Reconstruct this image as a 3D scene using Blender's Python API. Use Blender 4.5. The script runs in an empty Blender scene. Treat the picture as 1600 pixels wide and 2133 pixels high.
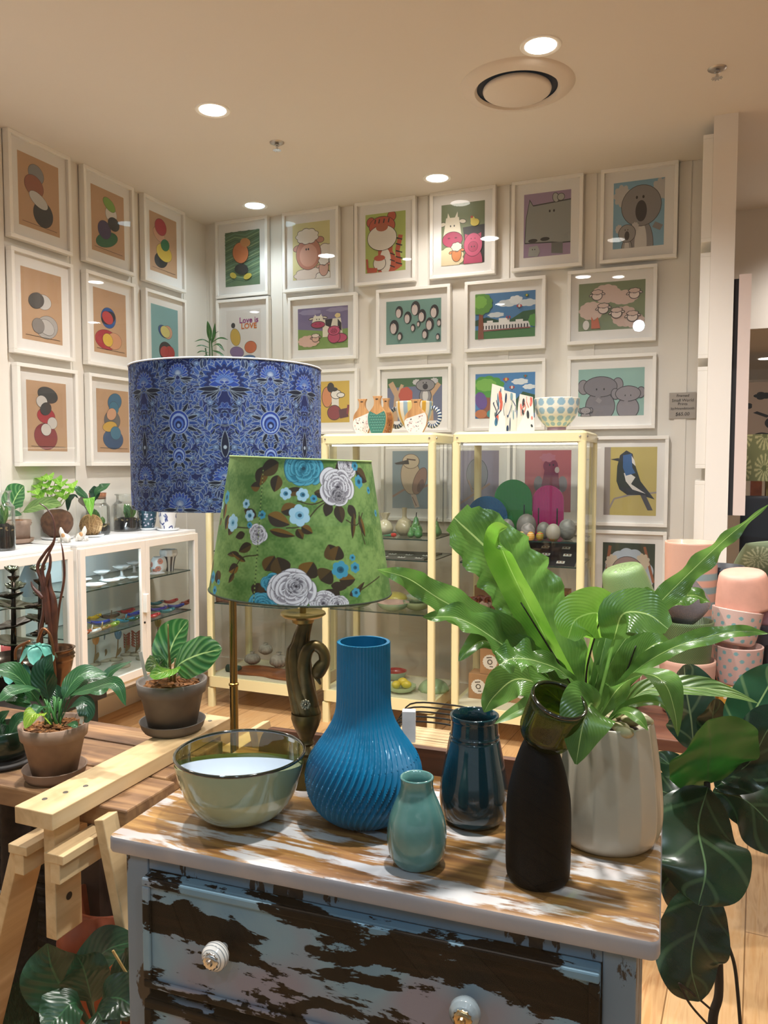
import bpy, bmesh, math, random
import numpy as np
from mathutils import Vector, Matrix

random.seed(7)
SC = bpy.context.scene
COL = SC.collection
PI = math.pi

# ------------------------------------------------------------------ camera
F_PX, EYE, YAW, PITCH = 1640.0, 1.45, math.radians(22), math.radians(3.61)
cam_d = bpy.data.cameras.new('camera')
cam_d.sensor_fit = 'VERTICAL'; cam_d.sensor_height = 32.0
cam_d.lens = F_PX / 2133 * 32.0
cam_d.clip_start = 0.02
cam = bpy.data.objects.new('camera', cam_d); COL.objects.link(cam)
cam.location = (0, 0, EYE)
cam.rotation_euler = (PI / 2 - PITCH, 0, YAW)
SC.camera = cam

# ------------------------------------------------------------------ colour management, sampling comfort
vs = SC.view_settings
SC.display_settings.display_device = 'sRGB'
vs.view_transform = 'Standard'; vs.look = 'None'; vs.gamma = 1.0
vs.exposure = 0.16
vs.use_curve_mapping = False
cy = SC.cycles
cy.max_bounces = 8; cy.diffuse_bounces = 4; cy.glossy_bounces = 4
cy.transmission_bounces = 6; cy.transparent_max_bounces = 24
cy.caustics_reflective = False; cy.caustics_refractive = False
cy.sample_clamp_indirect = 4.0
cy.use_adaptive_sampling = True; cy.adaptive_threshold = 0.02
cy.use_denoising = True

# ------------------------------------------------------------------ world: the dim, slightly cool arcade outside the shop window
w = bpy.data.worlds.new('world'); SC.world = w; w.use_nodes = True
bg = w.node_tree.nodes['Background']
bg.inputs[0].default_value = (0.80, 0.92, 1.0, 1); bg.inputs[1].default_value = 0.42


def lin(h):
    h = h.lstrip('#')
    r = [int(h[i:i + 2], 16) / 255 for i in (0, 2, 4)]
    return tuple(c / 12.92 if c <= .04045 else ((c + .055) / 1.055) ** 2.4 for c in r)


def spot(name, loc, energy, cone=140, blend=.9, size=.05, col=(1, .88, .74), aim=None):
    l = bpy.data.lights.new(name, 'SPOT'); l.energy = energy; l.spot_size = math.radians(cone)
    l.spot_blend = blend; l.shadow_soft_size = size; l.color = col
    o = bpy.data.objects.new(name, l); COL.objects.link(o); o.location = loc
    if aim:
        o.rotation_euler = (Vector(aim) - Vector(loc)).to_track_quat('-Z', 'Y').to_euler()
    return o


# recessed shop downlights (position on the ceiling, power, colour)
CEIL = 3.05
WARM = (1, .955, .91); COOL = (.80, .93, 1)
DOWN = [((-2.105, 3.129), 105, WARM), ((-0.616, 3.133), 125, WARM), ((-1.426, 4.25), 24, WARM), ((-2.63, 4.25), 20, COOL)]
UNSEEN = [((-1.45, 1.55), 170, WARM), ((-0.30, 1.30), 190, WARM), ((.95, 2.7), 120, WARM), ((-2.6, 1.9), 80, WARM), ((.9, 5.2), 120, WARM)]
for (p, e, c) in DOWN + UNSEEN:
    spot('downlight_beam', (p[0], p[1], CEIL - .03), e, col=c)
# daylight-coloured wash coming in from the arcade behind the photographer
for p, e in (((.24, -.88, 3.15), 46), ((1.33, -.46, 3.15), 46), ((-.78, -1.3, 3.15), 42)):
    spot('arcade_beam', p, e, cone=120, blend=.8, size=.07, col=(.68, .86, 1), aim=(p[0] * .4 - .2, 1.0, .4))


# ------------------------------------------------------------------ measuring: where a sight line meets a plane of the room
def ray(px, py):
    u, v = (px - 800) / F_PX, (1066.5 - py) / F_PX
    d = Vector((u, math.cos(PITCH) + v * math.sin(PITCH), -math.sin(PITCH) + v * math.cos(PITCH)))
    c, s = math.cos(YAW), math.sin(YAW)
    return Vector((c * d[0] - s * d[1], s * d[0] + c * d[1], d[2]))


FWD = Vector((-math.sin(YAW), math.cos(YAW), 0)); RGT = Vector((math.cos(YAW), math.sin(YAW), 0)); UP = Vector((0, 0, 1))


def pt(px, py, X=None, Y=None, Z=None, D=None):
    d = ray(px, py)
    if X is not None: t = X / d[0]
    elif Y is not None: t = Y / d[1]
    elif Z is not None: t = (Z - EYE) / d[2]
    else: t = D / (d.x * FWD.x + d.y * FWD.y)
    return d * t + Vector((0, 0, EYE))


def dep(p): return Vector(p).dot(FWD)


# ------------------------------------------------------------------ mesh builder
class MB:
    def __init__(s): s.V = []; s.F = []; s.MI = []; s.C = []; s.UV = []; s.hasC = False; s.hasUV = False; s.arr = None

    def add(s, vs_, fs, mi=0, col=None, uv=None):
        b = len(s.V)
        s.V.extend([tuple(v) for v in vs_])
        s.F.extend([tuple(b + i for i in f) for f in fs]); s.MI.extend([mi] * len(fs))
        if col is not None:
            s.hasC = True
            if isinstance(col[0], (tuple, list)): s.C.extend(col)
            else: s.C.extend([tuple(col)] * len(vs_))
        else: s.C.extend([(1, 1, 1)] * len(vs_))
        if uv is not None: s.hasUV = True; s.UV.extend(uv)
        else: s.UV.extend([(0, 0)] * len(vs_))
        return s

    def box(s, x0, x1, y0, y1, z0, z1, mi=0, M=None, col=None):
        v = [Vector((x, y, z)) for z in (z0, z1) for y in (y0, y1) for x in (x0, x1)]
        if M is not None: v = [M @ a for a in v]
        return s.add(v, [(0, 2, 3, 1), (4, 5, 7, 6), (0, 1, 5, 4), (2, 6, 7, 3), (0, 4, 6, 2), (1, 3, 7, 5)], mi, col)

    def bar(s, a, b, w, h, mi=0, up=(0, 0, 1), col=None):
        a, b = Vector(a), Vector(b); t = (b - a).normalized(); up = Vector(up)
        x = t.cross(up); x = x.normalized() if x.length > 1e-4 else Vector((1, 0, 0)); y = x.cross(t)
        v = [p + x * (w / 2 * i) + y * (h / 2 * j) for p in (a, b) for (i, j) in ((-1, -1), (1, -1), (1, 1), (-1, 1))]
        return s.add(v, [(0, 1, 2, 3), (7, 6, 5, 4), (0, 4, 5, 1), (1, 5, 6, 2), (2, 6, 7, 3), (3, 7, 4, 0)], mi, col)

    def lathe(s, prof, c=(0, 0, 0), n=48, mi=0, M=None, rf=None, colf=None, cap=False):
        c = Vector(c); vs_ = []; cs = []; uv = []
        for j, (r, z) in enumerate(prof):
            for i in range(n):
                th = 2 * PI * i / n
                rr = r * (rf(th, j, z) if rf else 1)
                p = Vector((rr * math.cos(th), rr * math.sin(th), z))
                if M is not None: p = M @ p
                vs_.append(p + c); uv.append((i / n, j / max(1, len(prof) - 1)))
                if colf: cs.append(colf(th, z, r))
        fs = [(j * n + i, j * n + (i + 1) % n, (j + 1) * n + (i + 1) % n, (j + 1) * n + i) for j in range(len(prof) - 1) for i in range(n)]
        if cap:
            fs.append(tuple(range(n))[::-1]); fs.append(tuple((len(prof) - 1) * n + i for i in range(n)))
        return s.add(vs_, fs, mi, cs if colf else None, uv)

    def tube(s, pts, r, n=10, mi=0, cap=True, col=None, flat=1.0):
        pts = [Vector(p) for p in pts]; m = len(pts)
        rs = r if isinstance(r, (list, tuple)) else [r] * m
        up = Vector((0, 0, 1)); vs_ = []; x = None
        for k in range(m):
            t = (pts[min(k + 1, m - 1)] - pts[max(k - 1, 0)]).normalized()
            if x is None:
                x = t.cross(up)
                if x.length < .05: x = t.cross(Vector((0, 1, 0)))
            else: x = x - t * x.dot(t)
            x.normalize(); y = t.cross(x)
            for i in range(n):
                a = 2 * PI * i / n
                vs_.append(pts[k] + x * (math.cos(a) * rs[k]) + y * (math.sin(a) * rs[k] * flat))
        fs = [(k * n + i, k * n + (i + 1) % n, (k + 1) * n + (i + 1) % n, (k + 1) * n + i) for k in range(m - 1) for i in range(n)]
        if cap: fs += [tuple(range(n))[::-1], tuple((m - 1) * n + i for i in range(n))]
        return s.add(vs_, fs, mi, col)

    def ball(s, c, r, n=16, m=10, mi=0, M=None, col=None, colf=None, df=None):
        c = Vector(c); r = (r, r, r) if not isinstance(r, (tuple, list)) else r
        vs_ = []; cs = []
        for j in range(m + 1):
            ph = PI * j / m
            for i in range(n):
                th = 2 * PI * i / n
                d = Vector((math.sin(ph) * math.cos(th), math.sin(ph) * math.sin(th), -math.cos(ph)))
                k = df(d) if df else 1
                p = Vector((d.x * r[0] * k, d.y * r[1] * k, d.z * r[2] * k))
                if M is not None: p = M @ p
                vs_.append(c + p)
                if colf: cs.append(colf(d))
        fs = [(j * n + i, j * n + (i + 1) % n, (j + 1) * n + (i + 1) % n, (j + 1) * n + i) for j in range(m) for i in range(n)]
        return s.add(vs_, fs, mi, cs if colf else col)

    def grid(s, fn, nu, nv, mi=0, colf=None, uvs=True, closeu=False):
        vs_ = []; cs = []; uv = []
        for j in range(nv + 1):
            for i in range(nu + (0 if closeu else 1)):
                vs_.append(fn(i / nu, j / nv)); uv.append((i / nu, j / nv))
                if colf: cs.append(colf(i / nu, j / nv))
        n = nu + (0 if closeu else 1)
        fs = [(j * n + i, j * n + (i + 1) % n, (j + 1) * n + (i + 1) % n, (j + 1) * n + i) for j in range(nv) for i in range(nu)]
        return s.add(vs_, fs, mi, cs if colf else None, uv)

    def prism(s, poly, o, ux, uy, depth, mi=0, col=None):
        o, ux, uy = Vector(o), Vector(ux), Vector(uy); n = ux.cross(uy).normalized() * depth
        m = len(poly)
        v = [o + ux * p[0] + uy * p[1] for p in poly]; v += [a + n for a in v]
        return s.add(v, [tuple(range(m))[::-1], tuple(range(m, 2 * m))] + [(i, (i + 1) % m, m + (i + 1) % m, m + i) for i in range(m)], mi, col)

    def build(s, name, mats, parent=None, smooth=False, at=None, bevel=0, solid=0, recalc=False, subsurf=0):
        base = BASE.get(parent.name, Vector((0, 0, 0))) if parent is not None else (Vector(at) if at is not None else Vector((0, 0, 0)))
        me = bpy.data.meshes.new(name)
        co = np.array(s.V, dtype=np.float64).reshape(-1, 3) - np.array(base)
        me.from_pydata(co.tolist(), [], s.F)
        for m in (mats if isinstance(mats, (list, tuple)) else [mats]): me.materials.append(m)
        if any(s.MI): me.polygons.foreach_set('material_index', s.MI)
        if s.hasC:
            ca = me.color_attributes.new('Col', 'FLOAT_COLOR', 'POINT')
            a = np.ones((len(s.V), 4), dtype=np.float32); a[:, :3] = np.array(s.C, dtype=np.float32)[:, :3]
            ca.data.foreach_set('color', a.ravel())
        if s.hasUV:
            ul = me.uv_layers.new(name='UVMap')
            li = np.zeros(len(me.loops), dtype=np.int32); me.loops.foreach_get('vertex_index', li)
            ul.data.foreach_set('uv', np.array(s.UV, dtype=np.float32)[li].ravel())
        if recalc:
            bm = bmesh.new(); bm.from_mesh(me); bmesh.ops.remove_doubles(bm, verts=bm.verts, dist=1e-6)
            bmesh.ops.recalc_face_normals(bm, faces=bm.faces); bm.to_mesh(me); bm.free()
        if smooth:
            me.polygons.foreach_set('use_smooth', [True] * len(me.polygons))
            if smooth != 'all':
                try: me.set_sharp_from_angle(angle=math.radians(42))
                except Exception: pass
        me.update()
        o = bpy.data.objects.new(name, me); COL.objects.link(o)
        if parent is not None: o.parent = parent
        elif at is not None: o.location = at
        BASE[o.name] = base
        if solid:
            md = o.modifiers.new('solid', 'SOLIDIFY'); md.thickness = solid; md.offset = 0
        if bevel:
            md = o.modifiers.new('bevel', 'BEVEL'); md.width = bevel; md.segments = 2; md.limit_method = 'ANGLE'
        if subsurf:
            md = o.modifiers.new('sub', 'SUBSURF'); md.levels = subsurf; md.render_levels = subsurf
        return o


BASE = {}


def thing(name, label, cat, loc, group=None):
    o = bpy.data.objects.new(name, None); COL.objects.link(o); o.location = loc
    o.empty_display_size = .05
    o['label'] = label; o['category'] = cat
    if group: o['group'] = group
    BASE[o.name] = Vector(loc)
    return o


def tag(o, label, cat, group=None):
    o['label'] = label; o['category'] = cat
    if group: o['group'] = group
    return o


def struct(o): o['kind'] = 'structure'; return o


def dup(root, loc, label=None, rot=None, scale=None, group=None):
    r = root.copy(); COL.objects.link(r); r.location = loc
    if label: r['label'] = label
    if group: r['group'] = group
    if rot is not None: r.rotation_euler = rot
    if scale is not None: r.scale = (scale,) * 3 if not isinstance(scale, tuple) else scale
    for ch in list(root.children):
        c = ch.copy(); COL.objects.link(c); c.parent = r
        for g in ch.children:
            d = g.copy(); COL.objects.link(d); d.parent = c
    return r


def rotv(c, ang, axis='Z'):
    c = Vector(c)
    return Matrix.Translation(c) @ Matrix.Rotation(ang, 4, axis) @ Matrix.Translation(-c)


# ------------------------------------------------------------------ materials
MATS = {}


def nodes(name):
    m = bpy.data.materials.new(name); m.use_nodes = True
    nt = m.node_tree; b = nt.nodes['Principled BSDF']
    return m, nt, b


def N(nt, typ, **k):
    n = nt.nodes.new(typ)
    for a, v in k.items(): setattr(n, a, v)
    return n


def simple(name, col='#888888', rough=.5, metal=0, coat=0, spec=None, noise=0, nscale=30, bump=0, sheen=0, sub=0):
    if name in MATS: return MATS[name]
    m, nt, b = nodes(name)
    c = lin(col) if isinstance(col, str) else col
    b.inputs['Base Color'].default_value = (*c, 1)
    b.inputs['Roughness'].default_value = rough; b.inputs['Metallic'].default_value = metal
    if coat: b.inputs['Coat Weight'].default_value = coat; b.inputs['Coat Roughness'].default_value = .06
    if spec is not None: b.inputs['Specular IOR Level'].default_value = spec
    if noise or bump:
        tc = N(nt, 'ShaderNodeTexCoord'); nz = N(nt, 'ShaderNodeTexNoise'); nz.inputs['Scale'].default_value = nscale; nz.inputs['Detail'].default_value = 6
        nt.links.new(tc.outputs['Object'], nz.inputs['Vector'])
        if noise:
            mx = N(nt, 'ShaderNodeMix', data_type='RGBA'); mr = N(nt, 'ShaderNodeMapRange')
            mr.inputs[1].default_value = .35; mr.inputs[2].default_value = .65
            nt.links.new(nz.outputs['Fac'], mr.inputs[0]); nt.links.new(mr.outputs[0], mx.inputs[0])
            mx.inputs[6].default_value = (*[x * (1 - noise) for x in c], 1); mx.inputs[7].default_value = (*[min(1, x * (1 + noise)) for x in c], 1)
            nt.links.new(mx.outputs[2], b.inputs['Base Color'])
        if bump:
            bp = N(nt, 'ShaderNodeBump'); bp.inputs['Strength'].default_value = bump; bp.inputs['Distance'].default_value = .003
            nt.links.new(nz.outputs['Fac'], bp.inputs['Height']); nt.links.new(bp.outputs[0], b.inputs['Normal'])
    MATS[name] = m
    return m


def attr_mat(name, rough=.6, coat=0, bump=0, bscale=200, translucent=0):
    if name in MATS: return MATS[name]
    m, nt, b = nodes(name)
    a = N(nt, 'ShaderNodeAttribute', attribute_name='Col')
    nt.links.new(a.outputs['Color'], b.inputs['Base Color'])
    b.inputs['Roughness'].default_value = rough
    if coat: b.inputs['Coat Weight'].default_value = coat; b.inputs['Coat Roughness'].default_value = .08
    if bump:
        tc = N(nt, 'ShaderNodeTexCoord'); nz = N(nt, 'ShaderNodeTexNoise'); nz.inputs['Scale'].default_value = bscale
        bp = N(nt, 'ShaderNodeBump'); bp.inputs['Strength'].default_value = bump; bp.inputs['Distance'].default_value = .002
        nt.links.new(tc.outputs['Object'], nz.inputs['Vector']); nt.links.new(nz.outputs['Fac'], bp.inputs['Height']); nt.links.new(bp.outputs[0], b.inputs['Normal'])
    if translucent:
        out = nt.nodes['Material Output']; tr = N(nt, 'ShaderNodeBsdfTranslucent'); mx = N(nt, 'ShaderNodeMixShader'); mx.inputs[0].default_value = translucent
        nt.links.new(a.outputs['Color'], tr.inputs[0]); nt.links.new(b.outputs[0], mx.inputs[1]); nt.links.new(tr.outputs[0], mx.inputs[2]); nt.links.new(mx.outputs[0], out.inputs[0])
    MATS[name] = m
    return m


def pane(name, tint=(1, 1, 1), refl=.06, rough=0.0, body=0, bodycol=(1, 1, 1)):
    """thin clear glass: lets light straight through, with a fresnel mirror layer"""
    if name in MATS: return MATS[name]
    m = bpy.data.materials.new(name); m.use_nodes = True; nt = m.node_tree; nt.nodes.clear()
    out = N(nt, 'ShaderNodeOutputMaterial'); tr = N(nt, 'ShaderNodeBsdfTransparent'); tr.inputs[0].default_value = (*tint, 1)
    gl = N(nt, 'ShaderNodeBsdfGlossy'); gl.inputs['Roughness'].default_value = rough; gl.inputs['Color'].default_value = (1, 1, 1, 1)
    lw = N(nt, 'ShaderNodeLayerWeight'); lw.inputs[0].default_value = .25
    mr = N(nt, 'ShaderNodeMapRange'); mr.inputs[3].default_value = refl; mr.inputs[4].default_value = min(1, refl * 6 + .25)
    nt.links.new(lw.outputs['Fresnel'], mr.inputs[0])
    mr.inputs[1].default_value = .04; mr.inputs[2].default_value = 1.0
    mx = N(nt, 'ShaderNodeMixShader'); nt.links.new(mr.outputs[0], mx.inputs[0])
    src = tr.outputs[0]
    if body:
        df = N(nt, 'ShaderNodeBsdfDiffuse'); df.inputs[0].default_value = (*bodycol, 1)
        m2 = N(nt, 'ShaderNodeMixShader'); m2.inputs[0].default_value = body
        nt.links.new(tr.outputs[0], m2.inputs[1]); nt.links.new(df.outputs[0], m2.inputs[2]); src = m2.outputs[0]
    nt.links.new(src, mx.inputs[1]); nt.links.new(gl.outputs[0], mx.inputs[2]); nt.links.new(mx.outputs[0], out.inputs[0])
    MATS[name] = m
    return m


def emit(name, col, strength):
    if name in MATS: return MATS[name]
    m = bpy.data.materials.new(name); m.use_nodes = True; nt = m.node_tree; nt.nodes.clear()
    out = N(nt, 'ShaderNodeOutputMaterial'); e = N(nt, 'ShaderNodeEmission'); e.inputs[0].default_value = (*col, 1); e.inputs[1].default_value = strength
    nt.links.new(e.outputs[0], out.inputs[0]); MATS[name] = m
    return m


def ramp(nt, stops):
    r = N(nt, 'ShaderNodeValToRGB'); e = r.color_ramp.elements
    while len(e) > 1: e.remove(e[-1])
    for k, (p, c) in enumerate(stops):
        el = e[0] if k == 0 else e.new(p)
        el.position = p; c = lin(c) if isinstance(c, str) else c; el.color = (*c, 1)
    return r


def wood(name, cols, axis=1, scale=1.0, rough=.5, stretch=14, bump=.2, coat=0):
    """grain runs along the given axis"""
    if name in MATS: return MATS[name]
    m, nt, b = nodes(name)
    tc = N(nt, 'ShaderNodeTexCoord'); mp = N(nt, 'ShaderNodeMapping')
    sc = [40 * scale] * 3; sc[axis] = 40 * scale / stretch; mp.inputs['Scale'].default_value = sc
    nz = N(nt, 'ShaderNodeTexNoise'); nz.inputs['Scale'].default_value = 1; nz.inputs['Detail'].default_value = 7; nz.inputs['Distortion'].default_value = .6
    n2 = N(nt, 'ShaderNodeTexNoise'); n2.inputs['Scale'].default_value = 4 * scale
    ad = N(nt, 'ShaderNodeMath', operation='MULTIPLY_ADD'); ad.inputs[1].default_value = .4
    r = ramp(nt, [(.30 + .5 * i / (len(cols) - 1), c) for i, c in enumerate(cols)])
    nt.links.new(tc.outputs['Object'], mp.inputs[0]); nt.links.new(mp.outputs[0], nz.inputs['Vector']); nt.links.new(tc.outputs['Object'], n2.inputs['Vector'])
    nt.links.new(n2.outputs['Fac'], ad.inputs[0]); nt.links.new(nz.outputs['Fac'], ad.inputs[2])
    sb = N(nt, 'ShaderNodeMath', operation='SUBTRACT'); sb.inputs[1].default_value = .2
    nt.links.new(ad.outputs[0], sb.inputs[0]); nt.links.new(sb.outputs[0], r.inputs[0]); nt.links.new(r.outputs[0], b.inputs['Base Color'])
    b.inputs['Roughness'].default_value = rough
    if coat: b.inputs['Coat Weight'].default_value = coat
    if bump:
        bp = N(nt, 'ShaderNodeBump'); bp.inputs['Strength'].default_value = bump; bp.inputs['Distance'].default_value = .002
        nt.links.new(nz.outputs['Fac'], bp.inputs['Height']); nt.links.new(bp.outputs[0], b.inputs['Normal'])
    MATS[name] = m
    return m


def chipped(name, woods, paints, axis=0, amount=.5, scale=(5, 16, 16), rough=.5, soft=.006, seed=0.0, fine=.16, spec=.5):
    """worn paint over wood: ragged flakes stretched along the grain"""
    if name in MATS: return MATS[name]
    m, nt, b = nodes(name)
    tc = N(nt, 'ShaderNodeTexCoord'); mp = N(nt, 'ShaderNodeMapping'); mp.inputs['Scale'].default_value = scale; mp.inputs['Location'].default_value = (seed, seed * .7, seed * 1.3)
    nz = N(nt, 'ShaderNodeTexNoise'); nz.inputs['Scale'].default_value = 1; nz.inputs['Detail'].default_value = 9; nz.inputs['Roughness'].default_value = .62; nz.inputs['Distortion'].default_value = .25
    nt.links.new(tc.outputs['Object'], mp.inputs[0]); nt.links.new(mp.outputs[0], nz.inputs['Vector'])
    m2 = N(nt, 'ShaderNodeMapping'); s2 = [90, 90, 90]; s2[axis] = 9; m2.inputs['Scale'].default_value = s2
    n2 = N(nt, 'ShaderNodeTexNoise'); n2.inputs['Scale'].default_value = 1; n2.inputs['Detail'].default_value = 5
    nt.links.new(tc.outputs['Object'], m2.inputs[0]); nt.links.new(m2.outputs[0], n2.inputs['Vector'])
    ad = N(nt, 'ShaderNodeMath', operation='MULTIPLY_ADD'); ad.inputs[1].default_value = fine
    nt.links.new(n2.outputs['Fac'], ad.inputs[0]); nt.links.new(nz.outputs['Fac'], ad.inputs[2])
    mr = N(nt, 'ShaderNodeMapRange'); t = .5 + fine / 2 + .5 * (.5 - amount); mr.inputs[1].default_value = t - soft; mr.inputs[2].default_value = t + soft
    nt.links.new(ad.outputs[0], mr.inputs[0])
    rw = ramp(nt, [(.32 + .36 * i / (len(woods) - 1), c) for i, c in enumerate(woods)])
    n3 = N(nt, 'ShaderNodeTexNoise'); n3.inputs['Scale'].default_value = 4; n3.inputs['Detail'].default_value = 3
    nt.links.new(tc.outputs['Object'], n3.inputs['Vector'])
    av = N(nt, 'ShaderNodeMix'); av.inputs[0].default_value = .5
    nt.links.new(n2.outputs['Fac'], av.inputs[2]); nt.links.new(n3.outputs['Fac'], av.inputs[3]); nt.links.new(av.outputs[0], rw.inputs[0])
    rp = ramp(nt, [(.4 + .25 * i / (len(paints) - 1), c) for i, c in enumerate(paints)])
    nt.links.new(n3.outputs['Fac'], rp.inputs[0])
    mx = N(nt, 'ShaderNodeMix', data_type='RGBA')
    nt.links.new(mr.outputs[0], mx.inputs[0]); nt.links.new(rw.outputs[0], mx.inputs[6]); nt.links.new(rp.outputs[0], mx.inputs[7]); nt.links.new(mx.outputs[2], b.inputs['Base Color'])
    b.inputs['Roughness'].default_value = rough
    b.inputs['Specular IOR Level'].default_value = spec
    bp = N(nt, 'ShaderNodeBump'); bp.inputs['Strength'].default_value = .5; bp.inputs['Distance'].default_value = .001
    nt.links.new(mr.outputs[0], bp.inputs['Height']); nt.links.new(bp.outputs[0], b.inputs['Normal'])
    MATS[name] = m
    return m


def leafmat(name, dark, light, vein, rough=.3, trans=.25, veins=10, vw=.035, patt=0, pattcol=None, vs_=.45, bs=.35):
    """leaf: u across (0..1), v along; midrib, curved side veins, thin-blade translucency"""
    if name in MATS: return MATS[name]
    m, nt, b = nodes(name)
    uv = N(nt, 'ShaderNodeUVMap'); sp = N(nt, 'ShaderNodeSeparateXYZ'); nt.links.new(uv.outputs[0], sp.inputs[0])
    du = N(nt, 'ShaderNodeMath', operation='SUBTRACT'); du.inputs[1].default_value = .5; nt.links.new(sp.outputs[0], du.inputs[0])
    ab = N(nt, 'ShaderNodeMath', operation='ABSOLUTE'); nt.links.new(du.outputs[0], ab.inputs[0])
    mid = N(nt, 'ShaderNodeMath', operation='LESS_THAN'); mid.inputs[1].default_value = vw; nt.links.new(ab.outputs[0], mid.inputs[0])
    ph = N(nt, 'ShaderNodeMath', operation='MULTIPLY_ADD'); ph.inputs[1].default_value = -.55; nt.links.new(ab.outputs[0], ph.inputs[0]); nt.links.new(sp.outputs[1], ph.inputs[2])
    ml = N(nt, 'ShaderNodeMath', operation='MULTIPLY'); ml.inputs[1].default_value = veins * 2 * PI; nt.links.new(ph.outputs[0], ml.inputs[0])
    sn = N(nt, 'ShaderNodeMath', operation='SINE'); nt.links.new(ml.outputs[0], sn.inputs[0])
    sv = N(nt, 'ShaderNodeMapRange'); sv.inputs[1].default_value = .86; sv.inputs[2].default_value = 1.0; nt.links.new(sn.outputs[0], sv.inputs[0])
    tc = N(nt, 'ShaderNodeTexCoord'); nz = N(nt, 'ShaderNodeTexNoise'); nz.inputs['Scale'].default_value = 14; nz.inputs['Detail'].default_value = 4
    nt.links.new(tc.outputs['Object'], nz.inputs['Vector'])
    base = N(nt, 'ShaderNodeMix', data_type='RGBA'); base.inputs[6].default_value = (*lin(dark), 1); base.inputs[7].default_value = (*lin(light), 1)
    mr = N(nt, 'ShaderNodeMapRange'); mr.inputs[1].default_value = .35; mr.inputs[2].default_value = .65; nt.links.new(nz.outputs['Fac'], mr.inputs[0]); nt.links.new(mr.outputs[0], base.inputs[0])
    cur = base.outputs[2]
    if patt:
        pm = N(nt, 'ShaderNodeMix', data_type='RGBA'); pm.inputs[7].default_value = (*lin(pattcol), 1)
        pr = N(nt, 'ShaderNodeMapRange'); pr.inputs[1].default_value = -.2; pr.inputs[2].default_value = .7; pr.inputs[4].default_value = patt
        nt.links.new(sn.outputs[0], pr.inputs[0]); nt.links.new(pr.outputs[0], pm.inputs[0]); nt.links.new(cur, pm.inputs[6]); cur = pm.outputs[2]
    vm = N(nt, 'ShaderNodeMath', operation='MULTIPLY'); vm.inputs[1].default_value = vs_; nt.links.new(sv.outputs[0], vm.inputs[0])
    mxv = N(nt, 'ShaderNodeMath', operation='MAXIMUM'); nt.links.new(vm.outputs[0], mxv.inputs[0]); nt.links.new(mid.outputs[0], mxv.inputs[1])
    vv = N(nt, 'ShaderNodeMix', data_type='RGBA'); vv.inputs[7].default_value = (*lin(vein), 1)
    nt.links.new(mxv.outputs[0], vv.inputs[0]); nt.links.new(cur, vv.inputs[6]); nt.links.new(vv.outputs[2], b.inputs['Base Color'])
    b.inputs['Roughness'].default_value = rough
    bp = N(nt, 'ShaderNodeBump'); bp.inputs['Strength'].default_value = bs; bp.inputs['Distance'].default_value = .002
    nt.links.new(sn.outputs[0], bp.inputs['Height']); nt.links.new(bp.outputs[0], b.inputs['Normal'])
    out = nt.nodes['Material Output']; tr = N(nt, 'ShaderNodeBsdfTranslucent'); mx = N(nt, 'ShaderNodeMixShader'); mx.inputs[0].default_value = trans
    hs = N(nt, 'ShaderNodeHueSaturation'); hs.inputs['Value'].default_value = 2.2; nt.links.new(vv.outputs[2], hs.inputs['Color'])
    nt.links.new(hs.outputs[0], tr.inputs[0]); nt.links.new(b.outputs[0], mx.inputs[1]); nt.links.new(tr.outputs[0], mx.inputs[2]); nt.links.new(mx.outputs[0], out.inputs[0])
    MATS[name] = m
    return m


def crom(pts, n):
    P = [Vector(p) for p in pts]
    if len(P) == 2: return [P[0].lerp(P[1], i / n) for i in range(n + 1)]
    P = [P[0] * 2 - P[1]] + P + [P[-1] * 2 - P[-2]]
    segs = len(P) - 3; out = []
    for i in range(n + 1):
        t = i / n * segs; k = min(int(t), segs - 1); f = t - k
        a, b, c, d = P[k:k + 4]
        out.append(.5 * ((2 * b) + (c - a) * f + (2 * a - 5 * b + 4 * c - d) * f * f + (3 * b - a - 3 * c + d) * f ** 3))
    return out


def lance(v, p=.45, stalk=0.0):
    """width profile along a leaf, 0..1, widest at p"""
    if v < stalk: return .05
    v = (v - stalk) / (1 - stalk)
    k = math.log(.5) / math.log(p)
    return max(.04 * (1 - v), math.sin(PI * min(1, max(0, v)) ** k) ** .8)


def leaf(mb, pts, w, nrm, fold=.25, wave=.0, wn=6, prof=None, seg=26, across=8, twist=0, ruffle=0, cup=0, phase=0, mi=0):
    C = crom(pts, seg); nrm = Vector(nrm); vs_ = []; uv = []
    prof = prof or lance
    for j, c in enumerate(C):
        v = j / seg
        t = (C[min(j + 1, seg)] - C[max(j - 1, 0)]).normalized()
        n = (nrm - t * nrm.dot(t)); n = n.normalized() if n.length > 1e-3 else Vector((0, 0, 1))
        if twist: n = Matrix.Rotation(twist * v, 3, t) @ n
        s_ = t.cross(n); hw = w * prof(v)
        for i in range(across + 1):
            a = 2 * i / across - 1
            r = 1 + ruffle * math.sin(wn * 2.7 * PI * v + (1.5 if a > 0 else 0) + phase)
            off = hw * (fold * abs(a) + cup * a * a) + wave * hw * abs(a) ** 1.5 * math.sin(wn * 2 * PI * v + (2.1 if a > 0 else 0) + phase)
            vs_.append(c + s_ * (a * hw * (r if abs(a) > .6 else 1)) + n * off); uv.append((i / across, v))
    m = across + 1
    mb.add(vs_, [(j * m + i, j * m + i + 1, (j + 1) * m + i + 1, (j + 1) * m + i) for j in range(seg) for i in range(across)], mi, None, uv)
    return mb


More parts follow.
